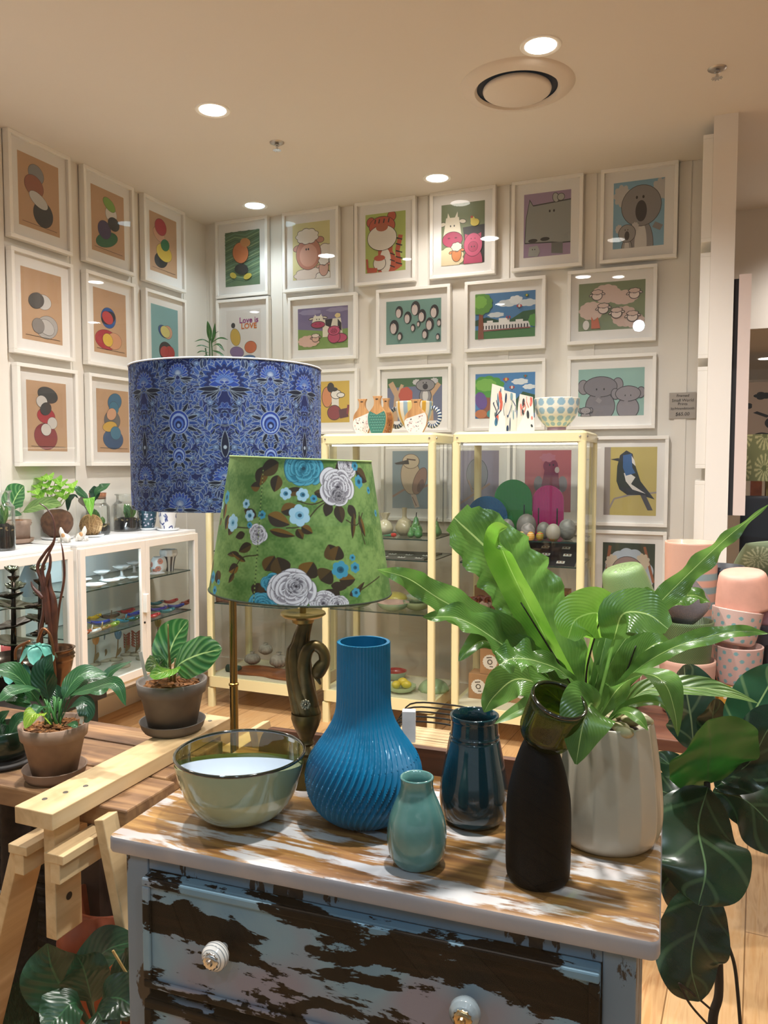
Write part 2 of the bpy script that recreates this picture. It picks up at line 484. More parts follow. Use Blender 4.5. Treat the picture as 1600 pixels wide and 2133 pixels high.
M_WHITE = simple('white_paint', '#e9e4dc', .45)
M_FRAME = simple('frame_white', '#efebe4', .35)
M_MAT = simple('mat_board', '#faf7f2', .8)
M_PRINT = attr_mat('print_ink', .45)
M_CREAM = simple('cream_enamel', '#eadfae', .3, coat=.3)
M_CHROME = simple('chrome', '#c8c8c8', .15, metal=1)
M_BRASS = simple('brass', '#8a6f3c', .32, metal=1)
M_BLACK = simple('black_iron', '#0c0c0d', .4)
G_CLEAR = pane('clear_glass', (.93, .96, .94), .05)
G_CAB = pane('cabinet_glass', (.95, .965, .94), .045)
G_PIC = pane('picture_glass', (1, 1, 1), .03)
M_GEDGE = simple('glass_edge', '#1d3a38', .2)
# ================================================================== the room
WX, WY = -3.161, 4.595      # left wall plane, back wall plane
SX0, SX1, SY = 0.012, 0.115, 4.05   # stub wall on the right: its two faces and its end

wallm = simple('wall_paint', '#e4dfd6', .6)
ceilm = simple('ceiling_paint', '#dad2c8', .7)
struct(MB().box(WX - .1, WX, -1.2, 7, 0, CEIL).build('wall_left', wallm))
struct(MB().box(WX, SX1, WY, WY + .1, 0, CEIL).build('wall_back', wallm))
struct(MB().box(SX0, SX1, SY, WY, 0, CEIL).build('wall_right', simple('stub_paint', '#ece6de', .5)))
struct(MB().box(WX - .1, 6, -.2, 12, CEIL, CEIL + .1).build('ceiling', ceilm))
# far room beyond the stub wall
struct(MB().box(SX1, 6, 10.5, 10.6, 0, CEIL).build('wall_far', wallm))
struct(MB().box(3.6, 3.7, .6, 10.5, 0, CEIL).build('wall_side', wallm))
struct(MB().box(SX1, 3.6, 5.6, 10.5, 2.3, CEIL).build('trim_1', ceilm))
# vertical cover strips between the panels of both walls
k = 1
for x in (-3.10, -2.60, -2.09, -1.60, -1.10, -.61, -.12):
    k += 1; struct(MB().box(x - .03, x + .03, WY - .006, WY, 0, CEIL).build('trim_%d' % k, wallm))
for y in (2.88, 3.37, 3.86, 4.36):
    k += 1; struct(MB().box(WX, WX + .006, y - .03, y + .03, 0, CEIL).build('trim_%d' % k, wallm))
struct(MB().box(WX, SX1, WY - .012, WY, 0, .1).build('baseboard_back', M_WHITE))
struct(MB().box(WX, WX + .012, 0, WY, 0, .1).build('baseboard_left', M_WHITE))

# oak floor, boards along the left wall
m, nt, b = nodes('oak_boards'); MATS['oak'] = m
tc = N(nt, 'ShaderNodeTexCoord'); mp = N(nt, 'ShaderNodeMapping'); mp.inputs['Rotation'].default_value = (0, 0, PI / 2 + .06)
br = N(nt, 'ShaderNodeTexBrick'); br.offset = .37; br.inputs['Scale'].default_value = 1; br.inputs['Brick Width'].default_value = 1.9; br.inputs['Row Height'].default_value = .19
br.inputs['Mortar Size'].default_value = .002; br.inputs['Color1'].default_value = (*lin('#d8b283'), 1); br.inputs['Color2'].default_value = (*lin('#c79c6a'), 1); br.inputs['Mortar'].default_value = (*lin('#8a6640'), 1)
nt.links.new(tc.outputs['Object'], mp.inputs[0]); nt.links.new(mp.outputs[0], br.inputs['Vector'])
mg = N(nt, 'ShaderNodeMapping'); mg.inputs['Scale'].default_value = (2.2, 26, 1); nt.links.new(mp.outputs[0], mg.inputs[0])
wv = N(nt, 'ShaderNodeTexNoise'); wv.inputs['Scale'].default_value = 1.6; wv.inputs['Detail'].default_value = 8; wv.inputs['Distortion'].default_value = 1.4
nt.links.new(mg.outputs[0], wv.inputs['Vector'])
rr = ramp(nt, [(.3, '#b98b5c'), (.5, '#ffffff'), (.7, '#e9cfa8')]); nt.links.new(wv.outputs['Fac'], rr.inputs[0])
mx = N(nt, 'ShaderNodeMix', data_type='RGBA', blend_type='MULTIPLY'); mx.inputs[0].default_value = .55
nt.links.new(br.outputs['Color'], mx.inputs[6]); nt.links.new(rr.outputs[0], mx.inputs[7]); nt.links.new(mx.outputs[2], b.inputs['Base Color']); b.inputs['Roughness'].default_value = .38
struct(MB().box(-14, 12, -16, 12, -.1, 0).build('floor', m))

# the shop window the picture is taken through, and its timber edge at the lower left
WD = .52
wc = FWD * WD
gm = pane('shop_window_glass', (.97, .98, .98), .022)
o = MB()
o.add([wc - RGT * 2.9, wc + RGT * 2.8, wc + RGT * 2.8 + UP * 3.048, wc - RGT * 2.9 + UP * 3.048], [(0, 1, 2, 3)])
struct(o.build('window_1', gm))

# the arcade outside: its ceiling lamps mirror in the shop window
AZ = 3.2
ac = MB().add([FWD * -3.4 - RGT * 9 + UP * (AZ + .004), FWD * -3.4 + RGT * 9 + UP * (AZ + .004), FWD * -14 + RGT * 9 + UP * (AZ + .004), FWD * -14 - RGT * 9 + UP * (AZ + .004)], [(0, 1, 2, 3)]).build('trim_30', simple('arcade_ceiling', '#55524e', .8)); struct(ac)  # arcade ceiling slab, out of view, added to carry the mirrored lamp discs
for (x, y, r) in ((680, 533, .062), (1020, 497, .062), (1215, 577, .062), (1288, 577, .05), (200, 588, .062), (196, 672, .062), (848, 540, .035), (1042, 634, .045), (530, 650, .05)):
    d = ray(x, y); c_ = d.dot(FWD); t0_ = WD / c_; h_ = Vector((0, 0, EYE)) + d * t0_; r_ = d - FWD * (2 * c_); q = h_ + r_ * ((AZ - h_.z) / r_.z)
    MB().lathe([(0, -.003), (r, -.003), (r * 1.15, 0)], q, 28).build('lamp_disc', emit('arcade_glow', (1, .98, .94), 46), ac)

# ------------------------------------------------------------------ ceiling fixtures
E_DL = emit('lamp_glow', (1, .93, .84), 14.0); E_DC = emit('lamp_glow_cool', (.62, .90, 1), 8.0)
dl_labels = ['round recessed downlight in the left half of the ceiling, above the left print wall', 'recessed downlight next to the round air vent, highest in the picture',
             'small recessed downlight above the tiger and farm prints of the back wall', 'bluish recessed downlight near the corner where the two print walls meet']


def downlight(i, x, y, label, em):
    t = thing('recessed_downlight', label, 'downlight', (x, y, CEIL), 'recessed ceiling downlights')
    MB().lathe([(.060, -.001), (.072, -.006), (.078, -.004), (.080, 0)], (x, y, CEIL), 40).build('trim_ring', simple('ring_white', '#f4f2ec', .4), t, smooth=True)
    MB().lathe([(.0, -.0025), (.060, -.0025)], (x, y, CEIL), 40).build('lamp_disc', em, t)


for i, (p, e, c) in enumerate(DOWN):
    downlight(i, p[0], p[1] if i < 2 else (4.33 if i == 2 else 4.357), dl_labels[i], E_DC if i == 3 else E_DL)
for (q, lab) in (((1572, 795), 'small recessed downlight in the far room, the lower of two above the cow picture'), ((1597, 747), 'small recessed downlight in the far room, cut by the right picture edge')):
    p = pt(*q, Z=2.3); t = thing('recessed_downlight', lab, 'downlight', p, 'recessed ceiling downlights')
    MB().lathe([(.0, -.0025), (.06, -.0025)], p, 24).build('lamp_disc', E_DL, t)

p = Vector((-0.77, 3.417, CEIL))
t = thing('round_air_vent', 'large round white air vent with a central disc in the ceiling', 'air vent', p)
MB().lathe([(.170, -.012), (.180, -.024), (.205, -.018), (.235, -.008), (.242, 0)], p, 64).build('outer_ring', simple('vent_white', '#d9cdbf', .5), t, smooth=True)
MB().lathe([(.0, -.034), (.132, -.034), (.142, -.028), (.145, -.020), (.143, -.014)], p, 64).build('centre_disc', MATS['vent_white'], t, smooth=True)
MB().lathe([(.10, -.002), (.176, -.002), (.172, -.015)], p, 64).build('dark_gap', simple('vent_dark', '#2b2622', .8), t, smooth=True)
for (x, y, lab) in ((-2.017, 3.56, 'chrome fire sprinkler in the ceiling beside the left of the two middle downlights'), (.017, 3.581, 'chrome fire sprinkler at the upper right of the ceiling, near the white pillar')):
    t = thing('fire_sprinkler', lab, 'sprinkler', (x, y, CEIL), 'ceiling sprinklers')
    MB().lathe([(.0, -.004), (.028, -.006), (.036, -.002), (.037, 0)], (x, y, CEIL), 28).build('escutcheon', simple('sprinkler_plate', '#b8aea2', .3, metal=.8), t, smooth=True)
    MB().lathe([(.006, -.004), (.012, -.008), (.012, -.016), (.005, -.019), (.005, -.034), (.009, -.036)], (x, y, CEIL), 16).build('nozzle', M_CHROME, t, smooth=True)
    mb = MB()
    for a in range(10):
        c, s = math.cos(a * PI / 5), math.sin(a * PI / 5)
        mb.bar((x, y, CEIL - .036), (x + .022 * c, y + .022 * s, CEIL - .038), .006, .0015)
    mb.build('deflector', M_CHROME, t)

# ================================================================== prints


def clip(poly, x0=0, y0=0, x1=1, y1=1):
    def cl(P, ins, inter):
        out = []
        for i in range(len(P)):
            a, b_ = P[i - 1], P[i]
            ia, ib = ins(a), ins(b_)
            if ib:
                if not ia: out.append(inter(a, b_))
                out.append(b_)
            elif ia: out.append(inter(a, b_))
        return out
    def ix(x): return lambda a, b_: (x, a[1] + (b_[1] - a[1]) * (x - a[0]) / (b_[0] - a[0]))
    def iy(y): return lambda a, b_: (a[0] + (b_[0] - a[0]) * (y - a[1]) / (b_[1] - a[1]), y)
    for ins, it in ((lambda p: p[0] >= x0, ix(x0)), (lambda p: p[0] <= x1, ix(x1)), (lambda p: p[1] >= y0, iy(y0)), (lambda p: p[1] <= y1, iy(y1))):
        if len(poly) < 3: return []
        poly = cl(poly, ins, it)
    return poly if len(poly) >= 3 else []


class Art:
    """flat picture drawn as stacked patches of colour; x to the right, y up, both 0..1"""
    def __init__(s, bgc, asp=.72): s.L = [([(0, 0), (1, 0), (1, 1), (0, 1)], bgc)]; s.asp = asp
    def P(s, pts, col): s.L.append((list(pts), col)); return s
    def E(s, cx, cy, rx, ry, col, rot=0, out=None, ow=.012, n=28):
        if out: s.E(cx, cy, rx + ow, ry + ow * s.asp, out, rot, n=n)
        c, si = math.cos(rot), math.sin(rot); q = []
        for i in range(n):
            a = 2 * PI * i / n; x, y = rx * math.cos(a), ry / s.asp * math.sin(a)
            q.append((cx + c * x - si * y, cy + (si * x + c * y) * s.asp))
        return s.P(q, col)
    def W(s, cx, cy, rx, ry, col, k=9, d=.16, out=None):
        """woolly cloud"""
        if out: s.W(cx, cy, rx + .012, ry + .01, out, k, d)
        q = []
        for i in range(k * 8):
            a = 2 * PI * i / (k * 8); r = 1 + d * abs(math.sin(a * k / 2))
            q.append((cx + rx * r * math.cos(a), cy + ry * r * math.sin(a)))
        return s.P(q, col)
    def Ln(s, pts, w_, col):
        for a, b_ in zip(pts, pts[1:]):
            dx, dy = b_[0] - a[0], (b_[1] - a[1]) / s.asp; l = math.hypot(dx, dy) or 1; nx, ny = -dy / l * w_ / 2, dx / l * w_ / 2 * s.asp
            s.P([(a[0] + nx, a[1] + ny), (b_[0] + nx, b_[1] + ny), (b_[0] - nx, b_[1] - ny), (a[0] - nx, a[1] - ny)], col)
        return s
    def eyes(s, cx, cy, d=.05, r=.012, col='#1a1414'):
        return s.E(cx - d / 2, cy, r, r * 1.5 * s.asp, col, n=10).E(cx + d / 2, cy, r, r * 1.5 * s.asp, col, n=10)
    def emit(s, mb, o, ux, uy, n, z0=0.0):
        for k_, (poly, col) in enumerate(s.L):
            q = clip(poly)
            if not q: continue
            q = q[::-1] if sum((q[i][0] - q[i - 1][0]) * (q[i][1] + q[i - 1][1]) for i in range(len(q))) > 0 else q
            v = [o + ux * a + uy * b_ + n * (z0 + .00012 * k_) for a, b_ in q]
            c_ = lin(col); g_ = .3 * c_[0] + .5 * c_[1] + .2 * c_[2]   # haze of the glass put into the print colours: greyed and lifted
            mb.add(v, [tuple(range(len(v)))], 0, tuple(.92 * x + .08 * g_ + .03 for x in c_))


def text_mesh(mb, s, o, ux, uy, n, size, col, z=.002, align='CENTER', mi=0, bold=0, shear=0):
    """letters as flat outlines, laid on the plane (o, ux, uy)"""
    cu = bpy.data.curves.new('txt', 'FONT'); cu.body = s; cu.size = size; cu.align_x = align; cu.align_y = 'CENTER'; cu.shear = shear
    cu.resolution_u = 3; cu.offset = bold
    ob = bpy.data.objects.new('txt', cu); COL.objects.link(ob)
    dg = bpy.context.evaluated_depsgraph_get(); me = bpy.data.meshes.new_from_object(ob.evaluated_get(dg))
    ux, uy = ux.normalized(), uy.normalized()
    mb.add([o + ux * v.co.x + uy * v.co.y + n * z for v in me.vertices], [tuple(p.vertices) for p in me.polygons], mi, lin(col))
    bpy.data.objects.remove(ob); bpy.data.curves.remove(cu); bpy.data.meshes.remove(me)


def framed(side, a, z0, w_, h, art, label, pw=None, ph=None, extra=None, group='white framed prints on the two walls', depth=.038, tilt=0):
    if side == 'L': o = Vector((WX + .006, a, z0)); ux = Vector((0, 1, 0)); n = Vector((1, 0, 0))
    elif side == 'R': o = Vector((SX0, a, z0)); ux = Vector((0, -1, 0)); n = Vector((-1, 0, 0))
    else: o = Vector((a, WY - .006, z0)); ux = Vector((1, 0, 0)); n = Vector((0, -1, 0))
    uz = UP
    t = thing('framed_print', label, 'framed print', o + ux * w_ / 2, group)
    f = .019; mb = MB()
    def bx(u0, u1, v0, v1, d0, d1):
        q = [o + ux * u + uz * v + n * d for d in (d0, d1) for v in (v0, v1) for u in (u0, u1)]
        mb.add(q, [(0, 2, 3, 1), (4, 5, 7, 6), (0, 1, 5, 4), (2, 6, 7, 3), (0, 4, 6, 2), (1, 3, 7, 5)])
    bx(0, w_, 0, f, 0, depth); bx(0, w_, h - f, h, 0, depth); bx(0, f, f, h - f, 0, depth); bx(w_ - f, w_, f, h - f, 0, depth)
    mb.build('frame', M_FRAME, t, bevel=.0015)
    mb = MB(); bx(f, w_ - f, f, h - f, 0, .018); mb.build('mat_board', M_MAT, t)
    if art is not None:
        ls = w_ > h
        pw = pw or (.355 if ls else .265); ph = ph or (.262 if ls else .355)
        mb = MB(); po = o + ux * (w_ - pw) / 2 + uz * (h - ph) / 2 + n * .0184
        art.emit(mb, po, ux * pw, uz * ph, n)
        if extra: extra(mb, po, ux * pw, uz * ph, n)
        mb.build('print', M_PRINT, t)
    q = [o + ux * u + uz * v + n * .03 for v in (f, h - f) for u in (f, w_ - f)]
    MB().add(q, [(0, 1, 3, 2)]).build('glass', G_PIC, t)
    return t


T, TD = '#c9a078', '#b98d62'


def blobs(bgc, items, asp=.72):
    """plain overlapping pebbles of colour on a coloured ground"""
    A = Art(bgc, asp); rr_ = random.Random(len(items[0][4]) + int(items[0][1] * 977) + int(items[-1][2] * 977))
    for k_, (cx, cy, rx, ry, c, r) in enumerate(items):
        A.E(.5 + rr_.uniform(-.17, .17), .16 + .70 * ((k_ * 3) % len(items) + .5) / len(items), .10 + .75 * max(rx, ry) * rr_.uniform(.6, 1), (.06 + .5 * min(rx, ry)), c, rr_.uniform(-.6, .6), out='#2a2220', ow=.006)
    A.Ln([(.08, .07), (.93, .06)], .008, '#2a2220')
    return A


LW = [
    (2.915, 2.54, blobs(T, [(.5, .30, .27, .24, '#2d3035', 0), (.62, .42, .18, .13, '#8d8f92', .3), (.42, .72, .2, .17, '#9b5a3f', 0), (.34, .36, .06, .2, '#c9c9c6', .2)]), 'white framed print, dark and rust shapes on tan paper, top row nearest the left edge'),
    (3.413, 2.54, blobs(T, [(.5, .80, .34, .1, '#1f6b3d', -.15), (.52, .56, .12, .13, '#ddd6cc', 0), (.5, .32, .2, .16, '#3f2c5b', .1), (.62, .28, .05, .13, '#7fae3d', .2), (.3, .5, .1, .09, '#262626', 0)]), 'white framed print, green and violet shapes on tan paper, second in the top left row'),
    (3.905, 2.54, blobs(T, [(.5, .74, .2, .14, '#1e1a1c', 0), (.52, .60, .17, .09, '#d9a27c', 0), (.5, .36, .32, .17, '#e2c32f', 0), (.5, .34, .17, .16, '#b3202c', 0), (.5, .16, .13, .07, '#2a7a45', 0)]), 'white framed print, red, yellow and black on tan paper, top left row beside the corner'),
    (2.915, 1.985, blobs(T, [(.5, .46, .2, .34, '#b3aea9', 0), (.5, .80, .13, .09, '#d3cfca', 0), (.22, .34, .09, .13, '#c4bfba', .4), (.78, .30, .09, .13, '#c4bfba', -.4), (.5, .34, .1, .09, '#8c8580', 0), (.5, .13, .16, .09, '#54504d', 0)]), 'white framed print, pale grey shapes on tan paper, middle row at the left edge'),
    (3.413, 1.985, blobs(T, [(.5, .34, .36, .19, '#b02430', 0), (.5, .38, .2, .22, '#1d5aa6', 0), (.5, .70, .19, .14, '#d99a6d', 0), (.5, .84, .2, .07, '#17202e', .1), (.5, .42, .1, .08, '#e3b92c', 0), (.5, .14, .15, .07, '#c52a30', 0)]), 'white framed print, blue, red and orange on tan paper, second in the middle left row'),
    (3.905, 1.985, blobs('#7fb3b5', [(.55, .62, .22, .24, '#231d1f', 0), (.52, .62, .11, .12, '#d8a384', 0), (.5, .38, .13, .11, '#b5322f', 0), (.5, .26, .13, .07, '#27508f', 0), (.62, .10, .07, .1, '#b5322f', 0), (.25, .56, .07, .12, '#d8cf74', .3)]), 'white framed print on turquoise paper, middle row of the left wall beside the corner'),
    (2.93, 1.43, blobs(T, [(.48, .46, .25, .30, '#8f1e2b', 0), (.48, .80, .19, .1, '#b3222c', 0), (.48, .12, .28, .1, '#3a3838', 0), (.3, .44, .05, .05, '#d9d4cd', 0), (.5, .36, .05, .05, '#d9d4cd', 0), (.66, .46, .05, .05, '#d9d4cd', 0), (.8, .84, .06, .05, '#3a3838', 0)]), 'white framed print, dark red and white on tan paper, bottom row at the left edge'),
    (3.42, 1.43, blobs(T, [(.5, .46, .36, .2, '#28517f', 0), (.5, .46, .2, .19, '#6b6a6c', 0), (.5, .76, .18, .14, '#2a6c93', 0), (.5, .42, .17, .04, '#d8ab33', 0), (.36, .14, .09, .1, '#2e7799', 0), (.62, .14, .09, .1, '#2e7799', 0), (.5, .66, .1, .06, '#d9a27c', 0)]), 'white framed print, blue and grey on tan paper, bottom row touching the blue lampshade'),
]
for (a, z, art, lab) in LW: framed('L', a, z, .405, .51, art, lab)


def sheep(A, cx, cy, s, face='#c98a74', wool='#ece0cf', out='#4a3a34', body=True):
    if body: A.W(cx + .02 * s, cy - .55 * s, .55 * s, .32 * s, wool, 9, .14, out)
    A.E(cx - .36 * s, cy + .02 * s, .12 * s, .05 * s, face, .4, out).E(cx + .36 * s, cy + .10 * s, .12 * s, .05 * s, face, -.2, out)
    A.E(cx, cy - .08 * s, .30 * s, .33 * s, face, 0, out); A.W(cx, cy + .26 * s, .30 * s, .17 * s, wool, 7, .16, out); A.eyes(cx, cy + .03 * s, .09 * s, .022 * s)


def pig(A, cx, cy, s):
    A.E(cx, cy - .45 * s, .34 * s, .4 * s, '#c33a66', 0, '#5d1530'); A.P([(cx - .3 * s, cy + .3 * s), (cx - .3 * s, cy + .1 * s), (cx - .1 * s, cy + .25 * s)], '#c33a66').P([(cx + .3 * s, cy + .3 * s), (cx + .3 * s, cy + .1 * s), (cx + .1 * s, cy + .25 * s)], '#c33a66')
    A.E(cx, cy, .33 * s, .3 * s, '#cf4672', 0, '#5d1530'); A.E(cx, cy - .05 * s, .17 * s, .13 * s, '#b5305c', 0, '#5d1530', .008); A.eyes(cx, cy - .05 * s, .1 * s, .02 * s); A.eyes(cx, cy + .16 * s, .14 * s, .015 * s)


def cow(A, cx, cy, s):
    A.E(cx - .38 * s, cy + .16 * s, .12 * s, .05 * s, '#e6dcc4', .2, '#3a3026').E(cx + .38 * s, cy + .2 * s, .12 * s, .05 * s, '#e6dcc4', -.2, '#3a3026')
    A.P([(cx - .2 * s, cy + .3 * s), (cx - .17 * s, cy + .45 * s), (cx - .08 * s, cy + .3 * s)], '#efe6cf').P([(cx + .2 * s, cy + .3 * s), (cx + .19 * s, cy + .47 * s), (cx + .08 * s, cy + .3 * s)], '#efe6cf')
    A.P([(cx - .24 * s, cy + .32 * s), (cx + .24 * s, cy + .32 * s), (cx + .36 * s, cy - .25 * s), (cx - .36 * s, cy - .25 * s)], '#ece2c8'); A.E(cx, cy - .26 * s, .37 * s, .2 * s, '#b3305a', 0, '#3a3026'); A.eyes(cx, cy + .1 * s, .14 * s, .025 * s)
    A.E(cx - .13 * s, cy - .22 * s, .05 * s, .02 * s, '#6b1234').E(cx + .13 * s, cy - .22 * s, .05 * s, .02 * s, '#6b1234')


def koala(A, cx, cy, s, g='#8d8a8b', ear='#c9c6c4', nose='#2d2930'):
    A.E(cx, cy - .75 * s, .3 * s, .5 * s, g, 0, '#3d3a3c').E(cx, cy - .72 * s, .15 * s, .42 * s, '#d5d2cd')
    A.W(cx - .47 * s, cy + .22 * s, .18 * s, .17 * s, ear, 9, .25).W(cx + .47 * s, cy + .27 * s, .18 * s, .17 * s, ear, 9, .25)
    A.E(cx, cy, .48 * s, .38 * s, g, 0, '#3d3a3c').E(cx, cy - .1 * s, .14 * s, .2 * s, nose).eyes(cx - .03 * s, cy + .16 * s, .16 * s, .028 * s)


def elephant(A, cx, cy, s, g='#7b757b'):
    A.E(cx, cy - .8 * s, .42 * s, .6 * s, g, 0, '#3a3539'); A.E(cx - .5 * s, cy, .15 * s, .28 * s, '#8a8388', .1, '#3a3539').E(cx + .5 * s, cy + .05 * s, .15 * s, .28 * s, '#8a8388', -.1, '#3a3539')
    A.E(cx, cy, .48 * s, .40 * s, g, 0, '#3a3539'); A.Ln([(cx - .02 * s, cy - .2 * s), (cx - .1 * s, cy - .55 * s)], .15 * s, g).Ln([(cx - .1 * s, cy - .5 * s), (cx + .02 * s, cy - .62 * s)], .13 * s, '#8f888c'); A.eyes(cx, cy - .1 * s, .22 * s, .022 * s)


def penguin(A, cx, cy, s):
    A.E(cx, cy, .17 * s, .34 * s, '#1d2024', 0, n=18).E(cx - .03 * s, cy - .06 * s, .11 * s, .25 * s, '#d8c9c3', n=16).eyes(cx - .03 * s, cy + .16 * s, .06 * s, .012 * s).E(cx - .03 * s, cy + .12 * s, .03 * s, .012 * s, '#d98a3c', n=8)


def tree(A, cx, w_, lv='#4f9a2e', tr='#8a4a2a', y=.62):
    A.P([(cx - w_ * .25, 0), (cx + w_ * .25, 0), (cx + w_ * .16, y), (cx - w_ * .16, y)], tr); A.W(cx, y + .16, w_ * .9, .22, lv, 11, .12).W(cx - .02, y + .2, w_ * .55, .13, '#79bb3f', 9, .12)


def balloon(A, cx, cy, s, c1, c2):
    A.E(cx, cy, s, s * .75, c1, n=16).E(cx, cy, s * .4, s * .75, c2, n=12).P([(cx - s * .3, cy - s * 1.05), (cx + s * .3, cy - s * 1.05), (cx + s * .25, cy - s * 1.35), (cx - s * .25, cy - s * 1.35)], '#6b4a2a')


# row 1
A1 = Art('#5d7f5c')
for i in range(16):
    y = .05 + i * .06; A1.Ln([(0, y), (.3, y + .07), (.6, y + .02), (1, y + .12)], .02, ['#43684e', '#8fae7c', '#6f9a7d'][i % 3])
A1.E(.46, .60, .22, .19, '#cf7a40', .3, '#5a3a22').E(.6, .78, .15, .08, '#c98b4b', -.3).E(.48, .30, .2, .1, '#26312f', -.2).E(.66, .16, .12, .05, '#c9b832', .3).E(.24, .2, .1, .05, '#c9b832', -.5)
A2 = Art('#ddd592'); A2.W(.9, .42, .3, .16, '#efe6da', 9, .12, '#7a6a60'); A2.W(.5, .07, .42, .12, '#ead9cb', 9, .12, '#7a6a60')
A2.E(.12, .56, .1, .05, '#c98a74', .3, '#4a3a34').E(.74, .68, .1, .05, '#c98a74', -.1, '#4a3a34').E(.43, .45, .33, .28, '#c37d63', 0, '#4a3a34').E(.43, .42, .24, .2, '#d99f86').W(.40, .76, .27, .12, '#f1eadf', 9, .14, '#5a4a42').eyes(.40, .53, .06, .02)
sheep(A2, .84, .2, .4, '#dba894', '#f1eadf')
A3 = Art('#b5c860')
A3.Ln([(.5, 0), (.5, .5)], .36, '#c44f2b').Ln([(.6, .3), (.78, .02)], .2, '#c44f2b').Ln([(.86, .06), (.80, .34), (.88, .6)], .11, '#c44f2b').E(.5, .18, .14, .22, '#efe9dd')
for y in (.1, .2, .3, .42, .52): A3.Ln([(.76, y + .04), (.92, y)], .03, '#2a1d18')
for y in (.06, .16, .27): A3.Ln([(.62, y + .04), (.74, y)], .025, '#2a1d18')
A3.E(.14, .86, .1, .08, '#c44f2b', 0, '#2a1d18').E(.66, .93, .1, .08, '#c44f2b', 0, '#2a1d18').E(.42, .78, .32, .16, '#c44f2b', 0, '#2a1d18').E(.42, .58, .36, .21, '#ece5d8', 0, '#2a1d18').E(.42, .76, .15, .07, '#b85a32')
for x in (.26, .36, .48, .6): A3.Ln([(x, .9), (x - .02, .83)], .03, '#2a1d18')
A3.E(.36, .15, .15, .11, '#ece5d8', 0, '#2a1d18').E(.36, .24, .14, .05, '#c44f2b').Ln([(.05, .05), (.3, .03)], .12, '#c44f2b').Ln([(.06, .06), (.04, .24)], .05, '#c44f2b')
A4 = Art('#75835a'); A4.P([(.5, .6), (1, .62), (1, 0), (.6, .0)], '#202022'); cow(A4, .26, .58, .62); A4.W(.2, .12, .3, .16, '#e9d6a8', 9, .12); sheep(A4, .36, .2, .36, '#d8823f', '#efe3c4', body=False); pig(A4, .74, .3, .62)
A4.E(.78, .66, .1, .06, '#e6cf3e').E(.73, .71, .05, .05, '#e6cf3e').E(.71, .75, .03, .02, '#c43c2c')
A5 = Art('#a58cae'); A5.P([(.02, .22), (.04, .6), (.12, .92), (.2, .82), (1, .86), (1, .18), (.78, .18), (.6, .2)], '#3a3d40').P([(.035, .24), (.055, .6), (.125, .89), (.2, .80), (1, .84), (1, .2), (.78, .2), (.6, .22)], '#969b98')
A5.E(.2, .26, .1, .03, '#2b2c2e').E(.46, .27, .1, .03, '#2b2c2e').P([(.6, .2), (.84, .2), (.84, .02), (.6, .04)], '#6d7272').eyes(.6, .70, .09, .02).E(.68, .9, .06, .07, '#b3b6b2', .2, '#33363a').E(.79, .9, .07, .05, '#b3b6b2', -.5, '#33363a').P([(.1, .02), (.12, .16), (.3, .18), (.36, .08), (.3, 0)], '#a8adaa').eyes(.22, .12, .05, .01)
A6 = Art('#7fb3cf'); koala(A6, .55, .62, .8); A6.Ln([(.8, .32), (.95, .26)], .12, '#8d8a8b'); koala(A6, .28, .22, .34, '#9b9896')
ROW1 = [(A1, 'white framed print, orange shape on streaky green, first in the back wall top row'), (A2, 'white framed print of a pink-faced sheep with its lamb on pale yellow'), (A3, 'white framed print of an orange striped tiger with its cub on lime green'),
        (A4, 'white framed print of a cow, sheep and pink pig on olive green'), (A5, 'white framed print of a big grey rhino on lilac'), (A6, 'white framed print of a grey koala with its baby on sky blue')]
for x, (A_, lab) in zip((-3.058, -2.548, -2.038, -1.545, -1.05, -.555), ROW1): framed('B', x, 2.545, .40, .505, A_, lab)
# row 2
B1 = Art('#ece6df'); B1.E(.26, .50, .14, .16, '#d9b032', .2, '#3a2a1a', .008).E(.30, .22, .2, .1, '#8a6fa0', -.2, '#3a2a1a', .008).E(.7, .30, .17, .11, '#d9703a', 0, '#3a2a1a', .008).E(.62, .08, .22, .07, '#5a83b8', .1, '#3a2a1a', .008).E(.2, .72, .06, .05, '#2a2626')


def love(mb, o, ux, uy, n):
    text_mesh(mb, 'Love is', o + ux * .66 + uy * .80, ux, uy, n, .052, '#a03a86', bold=.0008)
    text_mesh(mb, 'LOVE', o + ux * .66 + uy * .69, ux, uy, n, .050, '#d9742f', bold=.001)


B2 = Art('#7c6f95', 1.36); B2.P([(0, 0), (1, 0), (1, .46), (.6, .42), (0, .50)], '#7fa04a').W(.25, .9, .2, .06, '#9a8fb0', 7).W(.8, .92, .2, .05, '#9a8fb0', 7)
B2.P([(.5, .7), (.86, .72), (.9, .3), (.5, .28)], '#ece2c8').P([(.55, .7), (.7, .71), (.66, .5), (.56, .56)], '#27232a').P([(.8, .7), (.87, .6), (.88, .4), (.8, .5)], '#27232a').W(.8, .78, .05, .05, '#e8cf8a', 5)
cow(B2, .41, .68, .36); B2.W(.22, .2, .2, .13, '#e5b9a3', 11, .12); sheep(B2, .36, .27, .22, '#e0b49c', '#ecd6c2', body=False); B2.E(.84, .24, .14, .1, '#c33a66', 0, '#5d1530'); pig(B2, .73, .42, .34)
B3 = Art('#6f9c90', 1.36)
for (x, y, s) in ((.24, .74, .42), (.54, .80, .5), (.88, .70, .46), (.40, .60, .42), (.66, .62, .44), (.15, .40, .5), (.80, .42, .44), (.97, .44, .26), (.50, .36, .26), (.60, .44, .2), (.26, .18, .28), (.72, .2, .34), (.95, .12, .22)): penguin(B3, x, y, s)
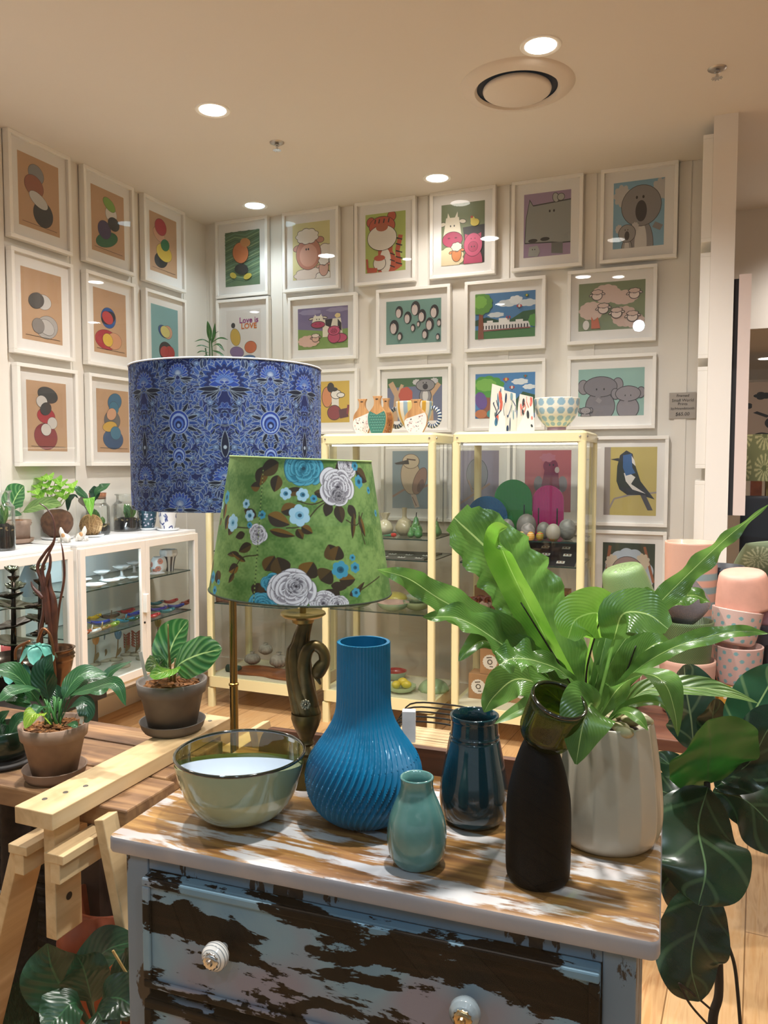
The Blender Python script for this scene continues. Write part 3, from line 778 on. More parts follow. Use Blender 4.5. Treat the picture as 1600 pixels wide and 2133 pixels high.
B4 = Art('#3f7fb5', 1.36); B4.W(.55, .76, .16, .07, '#d5dfe4', 7, .2).W(.68, .82, .1, .08, '#e5ebee', 7, .2).W(.88, .74, .13, .07, '#d5dfe4', 7, .2).W(.35, .52, .12, .05, '#d5dfe4', 7, .2).P([(.55, .36), (.8, .56), (1, .58), (1, .3)], '#245c35').P([(.0, .42), (.2, .48), (.4, .4), (.4, .3), (0, .3)], '#1e4c35').P([(0, 0), (1, 0), (1, .2), (0, .2)], '#3f7a35')
B4.P([(.1, .16), (.92, .20), (.92, .34), (.1, .36)], '#e9e6e2').P([(.4, .2), (.58, .2), (.58, .44), (.4, .44)], '#f2efeb').P([(.2, .34), (.3, .34), (.3, .40), (.2, .40)], '#e9e6e2').P([(.68, .34), (.8, .34), (.8, .39), (.68, .39)], '#e9e6e2')
for i in range(16): B4.P([(.13 + i * .049, .21), (.15 + i * .049, .21), (.15 + i * .049, .29), (.13 + i * .049, .29)], '#2a2c33')
B4.Ln([(.1, .18), (.92, .2)], .02, '#8a3a30'); tree(B4, .1, .2, '#5a9a36'); balloon(B4, .74, .68, .045, '#b8343a', '#e4ddd0'); balloon(B4, .56, .45, .04, '#b8343a', '#2d5a9a'); balloon(B4, .86, .90, .035, '#2d8a5a', '#d8b83c'); B4.W(.97, .35, .07, .12, '#4f9a3a', 7)
B5 = Art('#7d8c62', 1.36); B5.W(.42, .76, .2, .18, '#dcbfb0', 11, .1).W(.68, .66, .2, .14, '#dcbfb0', 11, .1).W(.2, .42, .18, .18, '#dcbfb0', 11, .1).W(.7, .26, .18, .2, '#d8b8a8', 11, .1).W(.85, .16, .14, .14, '#dcbfb0', 11, .1)
for (x, y) in ((.28, .74), (.84, .72), (.38, .45), (.58, .34), (.82, .25)): sheep(B5, x, y, .24, '#ead5c8', '#dcbfb0', body=False)
B5.P([(.2, .3), (.24, .2), (.3, .28), (.34, .04), (.2, .04)], '#c8602c').E(.12, .12, .05, .1, '#e4ddd4')
ROW2 = [(-3.058, 2.035, .405, .50, B1, 'white framed print reading Love is Love, above the potted bamboo'), (-2.51, 2.10, .482, .41, B2, 'white framed print of a cow, sheep and pig in a meadow under a violet sky'), (-1.893, 2.10, .478, .41, B3, 'white framed print of a crowd of penguins on sea green'),
        (-1.326, 2.10, .476, .41, B4, 'white framed print of a long white parliament building with balloons and clouds'), (-.727, 2.11, .476, .41, B5, 'white framed print of a flock of pink woolly sheep on olive green')]
for (x, z, w_, h, A_, lab) in ROW2: framed('B', x, z, w_, h, A_, lab, extra=love if A_ is B1 else None)
# row 3
C1 = Art('#d9b21f', 1.36); C1.E(.56, .62, .1, .24, '#d8854a', 0, '#2a1a14').E(.63, .85, .07, .12, '#1d1819').Ln([(.72, .3), (.72, .66)], .14, '#eae4da').E(.74, .68, .1, .1, '#efe9df', 0, '#1d1819').E(.83, .66, .07, .05, '#efe9df', 0, '#1d1819').E(.70, .8, .07, .05, '#1d1819').E(.7, .24, .13, .17, '#8f2430', 0, '#2a1014').Ln([(.8, .2), (.97, .24)], .16, '#5a1a26').Ln([(.96, .2), (.98, .42)], .04, '#8f2430')
C2 = Art('#6c7390', 1.36); C2.P([(0, .78), (1, .82), (1, 1), (0, 1)], '#3f6a3a').Ln([(.14, 0), (.18, .6), (.06, .9)], .1, '#c9a279').Ln([(.18, .55), (.28, .85)], .06, '#c9a279').Ln([(.8, 0), (.78, .6), (.66, .85)], .1, '#c9a279').Ln([(.78, .55), (.95, .85)], .08, '#c9a279').W(.34, .6, .12, .18, '#c84f34', 7, .1); koala(C2, .7, .82, .34)
C3 = Art('#3f86c4', 1.36); C3.P([(0, 0), (1, 0), (1, .2), (0, .2)], '#2f6ea8').P([(.55, .2), (.8, .58), (1, .5), (1, .1)], '#21562f').W(.75, .8, .12, .06, '#e5ebee', 7, .2).W(.9, .68, .09, .05, '#e5ebee', 7, .2); tree(C3, .2, .3, '#4aa02e', '#9a5430', .55); balloon(C3, .52, .86, .05, '#b8343a', '#e0c04a'); balloon(C3, .62, .68, .045, '#b8343a', '#e4ddd0'); balloon(C3, .84, .92, .035, '#2d8a5a', '#b8343a'); C3.E(.1, .4, .1, .2, '#6a4a9a', .3).E(.3, .1, .1, .1, '#2f9a9a').E(.1, .1, .1, .1, '#c8743a')
C4 = Art('#8fb9ae', 1.36); elephant(C4, .34, .62, .52); elephant(C4, .76, .46, .38, '#8c8489'); elephant(C4, .12, .12, .16, '#9a9295')
ROW3 = [(-2.50, 1.63, .48, .41, C1, 'white framed print of dogs on bright yellow, beside the blue lampshade'), (-1.885, 1.63, .478, .41, C2, 'white framed print of a koala in pale tree branches, behind the wooden vase shapes'),
        (-1.322, 1.635, .476, .41, C3, 'white framed print of a big green tree, balloons and hills, behind the white painted vases'), (-.722, 1.635, .476, .41, C4, 'white framed print of two grey elephants and a calf on pale sea green')]
for (x, z, w_, h, A_, lab) in ROW3: framed('B', x, z, w_, h, A_, lab)
# rows 4 and 5
D1 = Art('#8fa6b4'); D1.Ln([(0, .2), (.3, .33), (.6, .32), (1, .45)], .05, '#b08a78').Ln([(.5, .3), (.62, .02)], .12, '#d8bfae').Ln([(.5, .2), (.6, .05)], .02, '#7a4a3a').E(.46, .55, .24, .3, '#dcc4a4', .1, '#7a5a44').E(.68, .48, .14, .24, '#a87c66', -.35, '#5a3a2e').E(.7, .40, .07, .12, '#7a5244', -.35).E(.46, .82, .2, .12, '#e2cdae', 0, '#7a5a44').P([(.05, .79), (.4, .85), (.42, .77), (.1, .765)], '#3c3432').Ln([(.36, .86), (.58, .84)], .03, '#5a3a30')
D2 = Art('#9a8fa8'); D2.E(.5, .6, .24, .26, '#8a8a92', 0, '#3c3a40').Ln([(.1, .1), (.8, .45)], .05, '#b08a78').Ln([(.4, .3), (.3, .5)], .04, '#b08a78')
D3 = Art('#c9696c'); D3.E(.3, .45, .1, .13, '#8d8388').E(.82, .45, .1, .13, '#8d8388').P([(.3, .2), (.4, .55), (.46, .8), (.62, .84), (.72, .7), (.78, .2)], '#8a2440').E(.56, .74, .16, .12, '#8a2440').W(.5, .88, .14, .06, '#c9788a', 7, .3).E(.7, .68, .05, .05, '#cfc2bc').eyes(.58, .76, .08, .015)
D4 = Art('#c9b659'); D4.P([(.02, 0), (.12, 0), (.12, 1), (0, 1), (0, 0)], '#9a8d86').Ln([(.05, .0), (.2, .24), (.5, .30), (1, .34)], .035, '#9a8d86').P([(.25, .72), (.3, .88), (.42, .95), (.54, .9), (.58, .76), (.7, .5), (.97, .24), (.7, .30), (.45, .30), (.3, .38), (.24, .5)], '#15161b').P([(.12, .82), (.28, .84), (.28, .79)], '#15161b').P([(.5, .9), (.58, .8), (.6, .72), (.52, .78)], '#e9e5de').P([(.38, .62), (.48, .62), (.6, .56), (.52, .46), (.8, .32), (.55, .38), (.42, .5)], '#e9e5de').P([(.36, .88), (.52, .9), (.54, .7), (.6, .62), (.42, .58), (.36, .7)], '#1f5a9a').P([(.7, .3), (.8, .3), (.94, .08), (.84, .08)], '#4a4648')
D5 = Art('#2c3a26'); D5.W(.5, .5, .46, .4, '#b4c2cf', 13, .06).Ln([(.02, .1), (.14, .95)], .06, '#a05a2e').Ln([(.98, .4), (.8, .95)], .05, '#a05a2e'); koala(D5, .48, .55, .62, '#9a7f78', '#d5c6ac')
framed('B', -1.86, 1.09, .405, .505, D1, 'white framed print of a kookaburra on a branch, seen through the middle glass cabinet')
framed('B', -1.45, 1.09, .405, .505, D2, 'white framed print on violet-grey paper, seen through the left side of the right-hand cabinet')
framed('B', -1.03, 1.09, .405, .505, D3, 'white framed print of a dark pink cockatoo on rose red, behind the arched trays')
framed('B', -.572, 1.095, .40, .50, D4, 'white framed print of a magpie on a branch against yellow', pw=.28, ph=.38)
framed('B', -.572, .57, .40, .50, D5, 'white framed print of a brown koala in a tree hollow, above the green pot', pw=.28, ph=.36)
framed('B', -2.68, .60, .40, .50, Art('#5f8fb0').E(.5, .5, .3, .3, '#2d5a7a'), 'white framed print in blue, low on the back wall behind the left-hand glass cabinet')
# frames hung on the stub wall, seen edge-on
for z, h, lab in ((2.50, .50, 'white frame seen edge-on on the narrow wall, topmost'), (1.95, .50, 'white frame seen edge-on on the narrow wall, second from the top'), (1.42, .49, 'white frame seen edge-on on the narrow wall, third from the top'), (.86, .50, 'white frame seen edge-on on the narrow wall, lowest')):
    framed('R', 4.53, z, .40, h, None, lab, depth=.045)
t = thing('canvas_panel', 'pale pink canvas with a black back edge on the far face of the white pillar', 'canvas', (SX1, 4.0, 1.3))
MB().box(SX1 + .001, SX1 + .022, 4.06, 4.5, 1.2, 2.30).build('backing', simple('canvas_back', '#181314', .8), t)
MB().box(SX1 + .022, SX1 + .075, 4.06, 4.5, 1.2, 2.32).build('canvas', simple('canvas_edge', '#dccbc4', .7), t)

# hand-written price note
p = pt(1422, 845, Y=WY)
mb = MB(); o = Vector((p.x - .068, WY - .010, p.z - .07)); ux, uy, n = Vector((.136, 0, 0)), Vector((0, 0, .14)), Vector((0, -1, 0))
Art('#a0968a', 1).emit(mb, o, ux, uy, n)
for s_, y, z in (('Framed', .88, .021), ('Small World', .70, .022), ('Prints', .56, .021), ('by/Houndstooth', .39, .018), ('$65.00', .17, .026)):
    text_mesh(mb, s_, o + ux * .5 + uy * y, ux, uy, n, z, '#33291f', shear=.1)
mb.box(o.x, o.x + .136, o.y + .0005, WY, o.z, o.z + .14, col=lin('#7a6d5c'))
tag(mb.build('price_note', M_PRINT), 'small grey hand-written price note right of the elephant print', 'note')
# ================================================================== dresser
DZ = .85
DA = math.radians(2.2); DO = Vector((-.877, .976, 0))
DX = Vector((math.cos(DA), math.sin(DA), 0)); DY = Vector((-math.sin(DA), math.cos(DA), 0))
DM = Matrix.Translation(DO) @ Matrix.Rotation(DA, 4, 'Z')
TOPM = chipped('dresser_top_paint', ['#4c3218', '#77502a', '#9f7640', '#b78d52'], ['#a9abb0', '#c4c3c2', '#b5aaa6'], 0, .44, (6.0, 26, 26), .42, seed=3.1, soft=.035, fine=.30)
EDGM = chipped('dresser_edge_paint', ['#4a3a30', '#7d5c3c'], ['#9a9ba3', '#aba5a6', '#8d9099'], 0, .78, (5, 20, 20), .5, seed=1.3)
FRTM = chipped('dresser_front_paint', ['#070605', '#100c09', '#2a1d12'], ['#6b8ea4', '#84a1b0', '#928e9a'], 0, .48, (4.6, 9, 12), .55, seed=5.7, spec=.15)  # wood near black: the shade on the front is put into its colour
STLM = chipped('dresser_stile_paint', ['#1c1a1c', '#3a2c20'], ['#6a8090', '#818d9b'], 2, .6, (14, 14, 5), .5, seed=8.2)
dr = thing('chest_of_drawers', 'distressed wooden chest of drawers with chipped pale blue paint and round knobs', 'dresser', DO)


def rslab(mb, x0, x1, y0, y1, z0, z1, r=.012, M=None, mi=0, n=4, er=.006):
    """slab with rounded corners and softened edges"""
    out = []
    for (cx, cy, a0) in ((x1 - r, y1 - r, 0), (x0 + r, y1 - r, PI / 2), (x0 + r, y0 + r, PI), (x1 - r, y0 + r, 1.5 * PI)):
        for k_ in range(n + 1): out.append((cx, cy, a0 + PI / 2 * k_ / n))
    rings = []
    for (dz, ins) in ((0, er), (er * .3, er * .3), (er, 0), (z1 - z0 - er, 0), (z1 - z0 - er * .3, er * .3), (z1 - z0, er)):
        rings.append([Vector((cx + (r - ins) * math.cos(a), cy + (r - ins) * math.sin(a), z0 + dz)) for cx, cy, a in out])
    if M is not None: rings = [[M @ p for p in q] for q in rings]
    m_ = len(out); vs_ = [p for q in rings for p in q]
    fs = [(j * m_ + i, j * m_ + (i + 1) % m_, (j + 1) * m_ + (i + 1) % m_, (j + 1) * m_ + i) for j in range(5) for i in range(m_)]
    fs += [tuple(range(m_))[::-1], tuple(5 * m_ + i for i in range(m_))]
    mb.add(vs_, fs, mi); return mb


mb = rslab(MB(), 0, .843, 0, .43, DZ - .028, DZ, .014, DM)
top = mb.build('top_board', [TOPM, EDGM], dr, smooth=True)
for p_ in top.data.polygons:
    if abs(p_.normal.z) < .9: p_.material_index = 1
# painted right-hand strip and front lip of the top are paint left standing near the edges
for x0, x1 in ((.028, .046), (.797, .815)): MB().box(x0, x1, .025, .42, .06, DZ - .028, M=DM).build('side_panel', STLM, dr)
mb = MB()
mb.box(.028, .070, .012, .030, .06, DZ - .028, M=DM); mb.box(.773, .815, .012, .030, .06, DZ - .028, M=DM)
mb.box(.07, .773, .014, .030, .800, DZ - .028, M=DM)
for z in (.600, .380, .150): mb.box(.07, .773, .016, .10, z, z + .016, M=DM)
mb.box(.07, .773, .016, .03, .06, .150, M=DM)
mb.build('front_frame', STLM, dr, bevel=.002)
MB().box(.046, .797, .39, .42, .06, DZ - .028, M=DM).build('back_panel', STLM, dr)
# curved gallery along the back edge
prof = []
for i in range(9):
    a = PI / 2 * i / 8; prof.append((.028 - .028 * math.cos(a) + .05, .05 * math.sin(a)))
poly = [(.05, 0)] + prof[1:] + [(.80, .05), (.812, .044), (.815, .0)]
mb = MB(); mb.prism(poly, DM @ Vector((0, .428, DZ)), DX, UP, .016)
gal = mb.build('back_rail', [wood('rail_brown', ['#3a2115', '#5e3722', '#70452c'], 0, 1, .45), simple('rail_edge', '#cbbfae', .6, noise=.1)], dr)
for p_ in gal.data.polygons:
    if p_.normal.z > .3: p_.material_index = 1


def knob(x, z, lab, par, metal, stripes):
    c = DM @ Vector((x, -.004, z)); Mx = Matrix.Rotation(DA, 4, 'Z') @ Matrix.Rotation(PI / 2, 4, 'X')
    pr = [(.006, -.018), (.007, .004), (.012, .008), (.0185, .014), (.0215, .021), (.0205, .029), (.015, .035), (.011, .037)]
    def cf(th, z_, r):
        return lin('#55616b') if stripes and (abs((z_ * 1000) % 5.2 - 2.6) < .55 and r > .012) else lin('#e4e2dd' if stripes else '#8f9ca2')
    pr2 = []
    for a_, b_ in zip(pr, pr[1:]):
        for k_ in range(6): pr2.append((a_[0] + (b_[0] - a_[0]) * k_ / 6, a_[1] + (b_[1] - a_[1]) * k_ / 6))
    pr2.append(pr[-1])
    kb = MB().lathe(pr2, c, 36, M=Mx, colf=cf).build('knob', attr_mat('glazed_knob', .15, coat=.6), par, smooth=True)
    if lab: kb['label'] = lab
    MB().lathe([(.013, .035), (.0125, .038), (.010, .040), (.006, .0405), (.0045, .044), (0, .045)], c, 24, M=Mx, rf=lambda th, j, z_: 1 + (.06 * math.cos(12 * th) if j < 3 else 0)).build('knob_cap', metal, kb, smooth=True)


def drw(z0, z1, ks):
    mb = MB(); xs0, xs1 = .072, .771
    mb.box(xs0, xs1, -.002, .34, z0, z1, M=DM)
    for (a, b_, c_, d_) in ((xs0, xs1, z1 - .014, z1), (xs0, xs1, z0, z0 + .014), (xs0, xs0 + .014, z0 + .014, z1 - .014), (xs1 - .014, xs1, z0 + .014, z1 - .014)):
        mb.box(a, b_, -.009, -.002, c_, d_, M=DM)
    dw = mb.build('drawer', FRTM, dr, bevel=.003)
    for (x, z, lab, st) in ks: knob(x, z, lab, dw, M_CHROME if st else simple('pale_gold', '#b9a27a', .25, metal=1), st)


drw(.618, .798, [(.217, .712, 'white ceramic knob with grey rings', True), (.600, .718, 'grey ceramic knob with a gold cap', False)])
drw(.398, .598, [(.217, .50, None, True), (.600, .50, None, True)])
drw(.168, .378, [(.217, .275, None, True), (.600, .275, None, True)])
for (x, y) in ((.03, .014), (.775, .014), (.03, .38), (.775, .38)): MB().box(x, x + .038, y, y + .038, 0, .06, M=DM).build('foot', STLM, dr)

# ================================================================== cream metal display cabinets
CY0, CY1 = 3.88, 4.34


def roundrect(x0, x1, y0, y1, r, n=5):
    out = []
    for (cx, cy_, a0) in ((x1 - r, y1 - r, 0), (x0 + r, y1 - r, PI / 2), (x0 + r, y0 + r, PI), (x1 - r, y0 + r, 1.5 * PI)):
        for k_ in range(n + 1): a = a0 + PI / 2 * k_ / n; out.append((cx + r * math.cos(a), cy_ + r * math.sin(a)))
    return out


def tall_cabinet(x0, x1, label, shelves):
    t = thing('display_cabinet', label, 'glass cabinet', ((x0 + x1) / 2, (CY0 + CY1) / 2, 0), 'tall cream glass cabinets')
    r = .035
    # rounded top frame, open rail
    def hoop(mb, z0, z1, ins=.045, er=.014, mi=0, topsoft=True):
        o1 = roundrect(x0, x1, CY0, CY1, r); o2 = roundrect(x0 + er * .7, x1 - er * .7, CY0 + er * .7, CY1 - er * .7, r - er * .5)
        i1 = roundrect(x0 + ins, x1 - ins, CY0 + ins, CY1 - ins, .005); m_ = len(o1)
        if topsoft: rings = [(i1, z0), (o1, z0), (o1, z1 - er), (o2, z1 - er * .25), (roundrect(x0 + er * 1.6, x1 - er * 1.6, CY0 + er * 1.6, CY1 - er * 1.6, r - er), z1), (i1, z1), (i1, z0)]
        else: rings = [(i1, z0), (o1, z0), (o1, z1), (i1, z1), (i1, z0)]
        vs_ = [(p[0], p[1], z) for q, z in rings for p in q]
        mb.add(vs_, [(j * m_ + i, j * m_ + (i + 1) % m_, (j + 1) * m_ + (i + 1) % m_, (j + 1) * m_ + i) for j in range(len(rings) - 1) for i in range(m_)], mi)
        return mb
    hoop(MB(), 1.552, 1.606).build('top_frame', M_CREAM, t, smooth=True)
    MB().box(x0 + .02, x1 - .02, CY0 + .02, CY1 - .02, 1.590, 1.600).build('top_panel', M_CREAM, t)
    hoop(MB(), .122, .185, topsoft=False).build('base_frame', M_CREAM, t, smooth=True)
    MB().box(x0 + .02, x1 - .02, CY0 + .02, CY1 - .02, .165, .186).build('base_panel', simple('cream_inner', '#e6e0c4', .5), t)
    for (x, y) in ((x0 + .021, CY0 + .021), (x1 - .021, CY0 + .021), (x0 + .021, CY1 - .021), (x1 - .021, CY1 - .021)):
        q = roundrect(x - .019, x + .019, y - .019, y + .019, .010, 3)
        mb = MB(); mb.prism(q, (0, 0, .18), (1, 0, 0), (0, 1, 0), 1.374); mb.build('post', M_CREAM, t, smooth=True)
        mb = MB(); q = roundrect(x - .020, x + .020, y - .020, y + .020, .010, 3); mb.prism(q, (0, 0, 0), (1, 0, 0), (0, 1, 0), .112); mb.build('foot', M_CREAM, t, smooth=True)
    for (x, y) in ((x0 + .03, CY0), (x1 - .03, CY0), (x1, CY0 + .03), (x1, CY1 - .03)):
        MB().ball((x, y, 1.575), .0055, 10, 8).build('screw', M_CHROME, t, smooth=True)
    for n_, pts in (('front_glass', [(x0 + .04, CY0 + .012), (x1 - .04, CY0 + .012)]), ('side_glass', [(x1 - .012, CY0 + .04), (x1 - .012, CY1 - .04)]), ('side_glass', [(x0 + .012, CY0 + .04), (x0 + .012, CY1 - .04)]), ('back_glass', [(x0 + .04, CY1 - .012), (x1 - .04, CY1 - .012)])):
        MB().add([(pts[0][0], pts[0][1], .186), (pts[1][0], pts[1][1], .186), (pts[1][0], pts[1][1], 1.56), (pts[0][0], pts[0][1], 1.56)], [(0, 1, 2, 3)]).build(n_, G_CAB, t)
    for z in shelves:
        mb = MB().box(x0 + .03, x1 - .03, CY0 + .03, CY1 - .03, z - .006, z)
        s_ = mb.build('glass_shelf', [pane('shelf_glass', (.93, .97, .94), .07), M_GEDGE], t)
        for p_ in s_.data.polygons:
            if abs(p_.normal.z) < .5: p_.material_index = 1
    MB().box(x0 + .05, x1 - .05, CY0 + .045, CY0 + .055, 1.538, 1.546).build('light_strip', emit('strip_glow', (1, .94, .78), 6), t)
    MB().bar((x0 + .03, CY1 - .03, .06), (x1 - .03, CY1 - .03, .06), .014, .014).build('stretcher', M_CREAM, t)
    return t


SH_B = (1.043, .930, .640)
CABA = tall_cabinet(-2.705, -2.055, 'tall cream glass cabinet behind the swan lamp, furthest left of the three', (1.20, .93, .62))
CABB = tall_cabinet(-1.945, -1.285, 'tall cream glass cabinet holding bowls and glass pears, middle of three', SH_B)
CABC = tall_cabinet(-1.195, -.520, 'tall cream glass cabinet holding painted eggs and arched trays, rightmost of three', (1.058, .935, .645))

# ================================================================== white cabinets along the left wall
WCX = -2.75; M_WCAB = simple('white_enamel', '#efe8e0', .35)


def low_cabinet(y0, y1, label, z0=.285, z1=1.057):
    x0, x1 = WX + .016, WCX
    t = thing('glass_cabinet', label, 'glass cabinet', ((x0 + x1) / 2, (y0 + y1) / 2, 0), 'low white glass cabinets')
    MB().box(x0, x1, y0, y1, z1 - .012, z1).build('top_board', simple('white_top', '#e9e9ea', .35), t, bevel=.002)
    mb = MB(); w_ = .034
    mb.box(x0, x1, y0, y1, z0, z0 + .03)
    for y in (y0, y1 - .03):
        for x in (x0, x1 - .03): mb.box(x, x + .03, y, y + .03, z0 + .0005, z1 - .012)
    for y in (y0 + .002, y1 - .022):
        mb.box(x0 + .001, x1 - .001, y, y + .02, z1 - .05, z1 - .012)
    mb.box(x1 - .02, x1 - .001, y0 + .001, y1 - .001, z1 - .051, z1 - .012); mb.box(x1 - .02, x1 - .001, y0 + .001, y1 - .001, z0 + .029, z0 + .07)
    mb.build('carcass', M_WCAB, t, bevel=.0015)
    for (x, y) in ((x0 + .03, y0 + .03), (x0 + .03, y1 - .03), (x1 - .05, y0 + .03), (x1 - .05, y1 - .03)):
        MB().box(x - .015, x + .015, y - .015, y + .015, 0, z0).build('leg', M_WCAB, t)
    ym = (y0 + y1) / 2
    for k_, (a, b_) in enumerate(((y0 + .004, ym - .001), (ym + .001, y1 - .004))):
        mb = MB()
        for (c_, d_, e_, f_) in ((a, a + .034, z0 + .035, z1 - .02), (b_ - .034, b_, z0 + .035, z1 - .02), (a + .034, b_ - .034, z1 - .058, z1 - .02), (a + .034, b_ - .034, z0 + .035, z0 + .075)):
            mb.box(x1 + .001, x1 + .018, c_, d_, e_, f_)
        d = mb.build('door', M_WCAB, t, bevel=.0015)
        MB().add([(x1 + .008, a + .03, z0 + .07), (x1 + .008, b_ - .03, z0 + .07), (x1 + .008, b_ - .03, z1 - .05), (x1 + .008, a + .03, z1 - .05)], [(0, 1, 2, 3)]).build('door_glass', G_CAB, d)
        if k_ == 0:
            mb = MB(); mb.box(x1 + .018, x1 + .045, b_ - .028, b_ - .006, .655, .755); mb.build('handle', M_WCAB, d, bevel=.003)
            mb = MB(); mb.lathe([(.006, 0), (.006, .003), (0, .003)], (x1 + .018, b_ - .016, .60), 12, M=Matrix.Rotation(PI / 2, 4, 'Y')); mb.build('lock', M_BLACK, d)
    MB().box(x0, x0 + .004, y0 + .02, y1 - .02, z0 + .03, z1 - .02).build('back_panel', simple('panel_pale_blue', '#dfe8ec', .5), t)
    MB().add([(x0 + .03, y1 - .01, z0 + .03), (x1 - .03, y1 - .01, z0 + .03), (x1 - .03, y1 - .01, z1 - .05), (x0 + .03, y1 - .01, z1 - .05)], [(0, 1, 2, 3)]).build('side_glass', G_CAB, t)
    for z in (.822, .588):
        s_ = MB().box(x0 + .01, x1 - .02, y0 + .03, y1 - .03, z - .006, z).build('glass_shelf', [pane('shelf_glass'), M_GEDGE], t)
        for p_ in s_.data.polygons:
            if abs(p_.normal.z) < .5: p_.material_index = 1
    MB().box(x1 - .05, x1 - .035, y0 + .06, ym - .02, z1 - .022, z1 - .014).build('light_strip', emit('strip_cool', (.75, .92, 1), 10), t)
    return t


WC1 = low_cabinet(1.94, 2.868, 'low white glass cabinet at the left edge, behind the dark tiered sculpture')
WC2 = low_cabinet(2.905, 3.855, 'low white glass cabinet with coloured glass birds, nearer the room corner')
for y in (2.25, 3.15):
    l = bpy.data.lights.new('cabinet_light', 'AREA'); l.shape = 'RECTANGLE'; l.size = .5; l.size_y = .05; l.energy = 2.6; l.color = (.74, .92, 1)
    o = bpy.data.objects.new('cabinet_light', l); COL.objects.link(o); o.location = (-2.88, y, 1.03); o.rotation_euler = (0, -.25, PI / 2)

# ================================================================== plank table, board and trestle
OLDW = wood('old_plank', ['#4c3524', '#7b5a3e', '#9c7751', '#a98a66'], 0, .8, .65, 10, .6)
PINE = wood('fresh_pine', ['#bf9f74', '#d6b98c', '#e0c8a0'], 1, .7, .5, 16, .1)
t = thing('plank_table', 'weathered brown plank table top under the terracotta pots', 'table', (-1.5, 1.45, 0))
for (a, b_, xr) in ((1.245, 1.405, -1.066), (1.412, 1.548, -1.098), (1.555, 1.662, -1.112)):
    mb = MB(); mb.box(-2.15, xr, a, b_, .700, .745); mb.build('plank', OLDW, t, bevel=.004)
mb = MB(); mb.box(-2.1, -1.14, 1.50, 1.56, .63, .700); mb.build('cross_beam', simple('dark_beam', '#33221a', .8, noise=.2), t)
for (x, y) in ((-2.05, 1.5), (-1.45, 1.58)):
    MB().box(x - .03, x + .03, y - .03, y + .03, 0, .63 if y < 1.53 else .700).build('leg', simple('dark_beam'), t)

t = thing('trestle', 'pale pine trestle with angled legs at the lower left', 'trestle', (-1.18, 1.4, 0))
for (yy, nm) in ((1.12, 0), (1.70, 1)):
    MB().box(-1.196, -1.168, yy + .035, yy + .105, .50, .7455 if nm == 0 else .7455).build('upright', PINE, t, bevel=.002)
    if nm == 0:
        mb = MB().lathe([(.008, 0), (0, .0)], (-1.1675, yy + .07, .575), 20, M=Matrix.Rotation(PI / 2, 4, 'Y')); mb.build('peg_hole', simple('hole_dark', '#2a1d12', .9), t)
    for sx in (-1, 1):
        cx = -1.182 + sx * .046
        mb = MB(); mb.box(cx - .024, cx + .024, yy, yy + .18, .682, .700); mb.box(cx - .012, cx + .012, yy + .003, yy + .177, .640, .682); mb.build('rail', PINE, t, bevel=.0015)
        a = Vector((cx + sx * (.035 if sx > 0 else .02), yy + (.12 if sx > 0 else .05), .738 if sx > 0 else .68)); b_ = a + Vector((sx * (.17 if sx > 0 else .22), 0, -a.z + .0))
        MB().bar(a, b_, .024, .074, up=(0, 1, 0)).build('leg', PINE, t, bevel=.002)
PB = MB().box(-1.230, -1.134, 1.118, 1.735, .7465, .7805)
pb = PB.build('pine_board', PINE, at=(-1.18, 1.4, .7465), bevel=.002)
tag(pb, 'long pale pine board lying across the plank table and trestle', 'board')
for k_, (y, x) in enumerate(((1.165, -1.20), (1.205, -1.185), (1.245, -1.17), (1.62, -1.2), (1.655, -1.185), (1.69, -1.17))):
    mb = MB().lathe([(.0055, .7807), (.005, .7815), (.0, .7812)], (x, y, 0), 14); mb.build('screw', simple('screw_grey', '#8c8880', .35, metal=.7), pb)

# side stool behind the table that carries the bronze pot and the tiered sculpture
t = thing('low_bench', 'dark low bench behind the plank table under the tiered sculpture', 'bench', (-1.95, 1.95, 0))
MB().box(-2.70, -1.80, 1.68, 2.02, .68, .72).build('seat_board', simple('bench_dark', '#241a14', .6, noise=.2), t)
for (x, y) in ((-2.66, 1.72), (-1.84, 1.72), (-2.66, 1.98), (-1.84, 1.98)): MB().box(x - .02, x + .02, y - .02, y + .02, 0, .68).build('leg', MATS['bench_dark'], t)
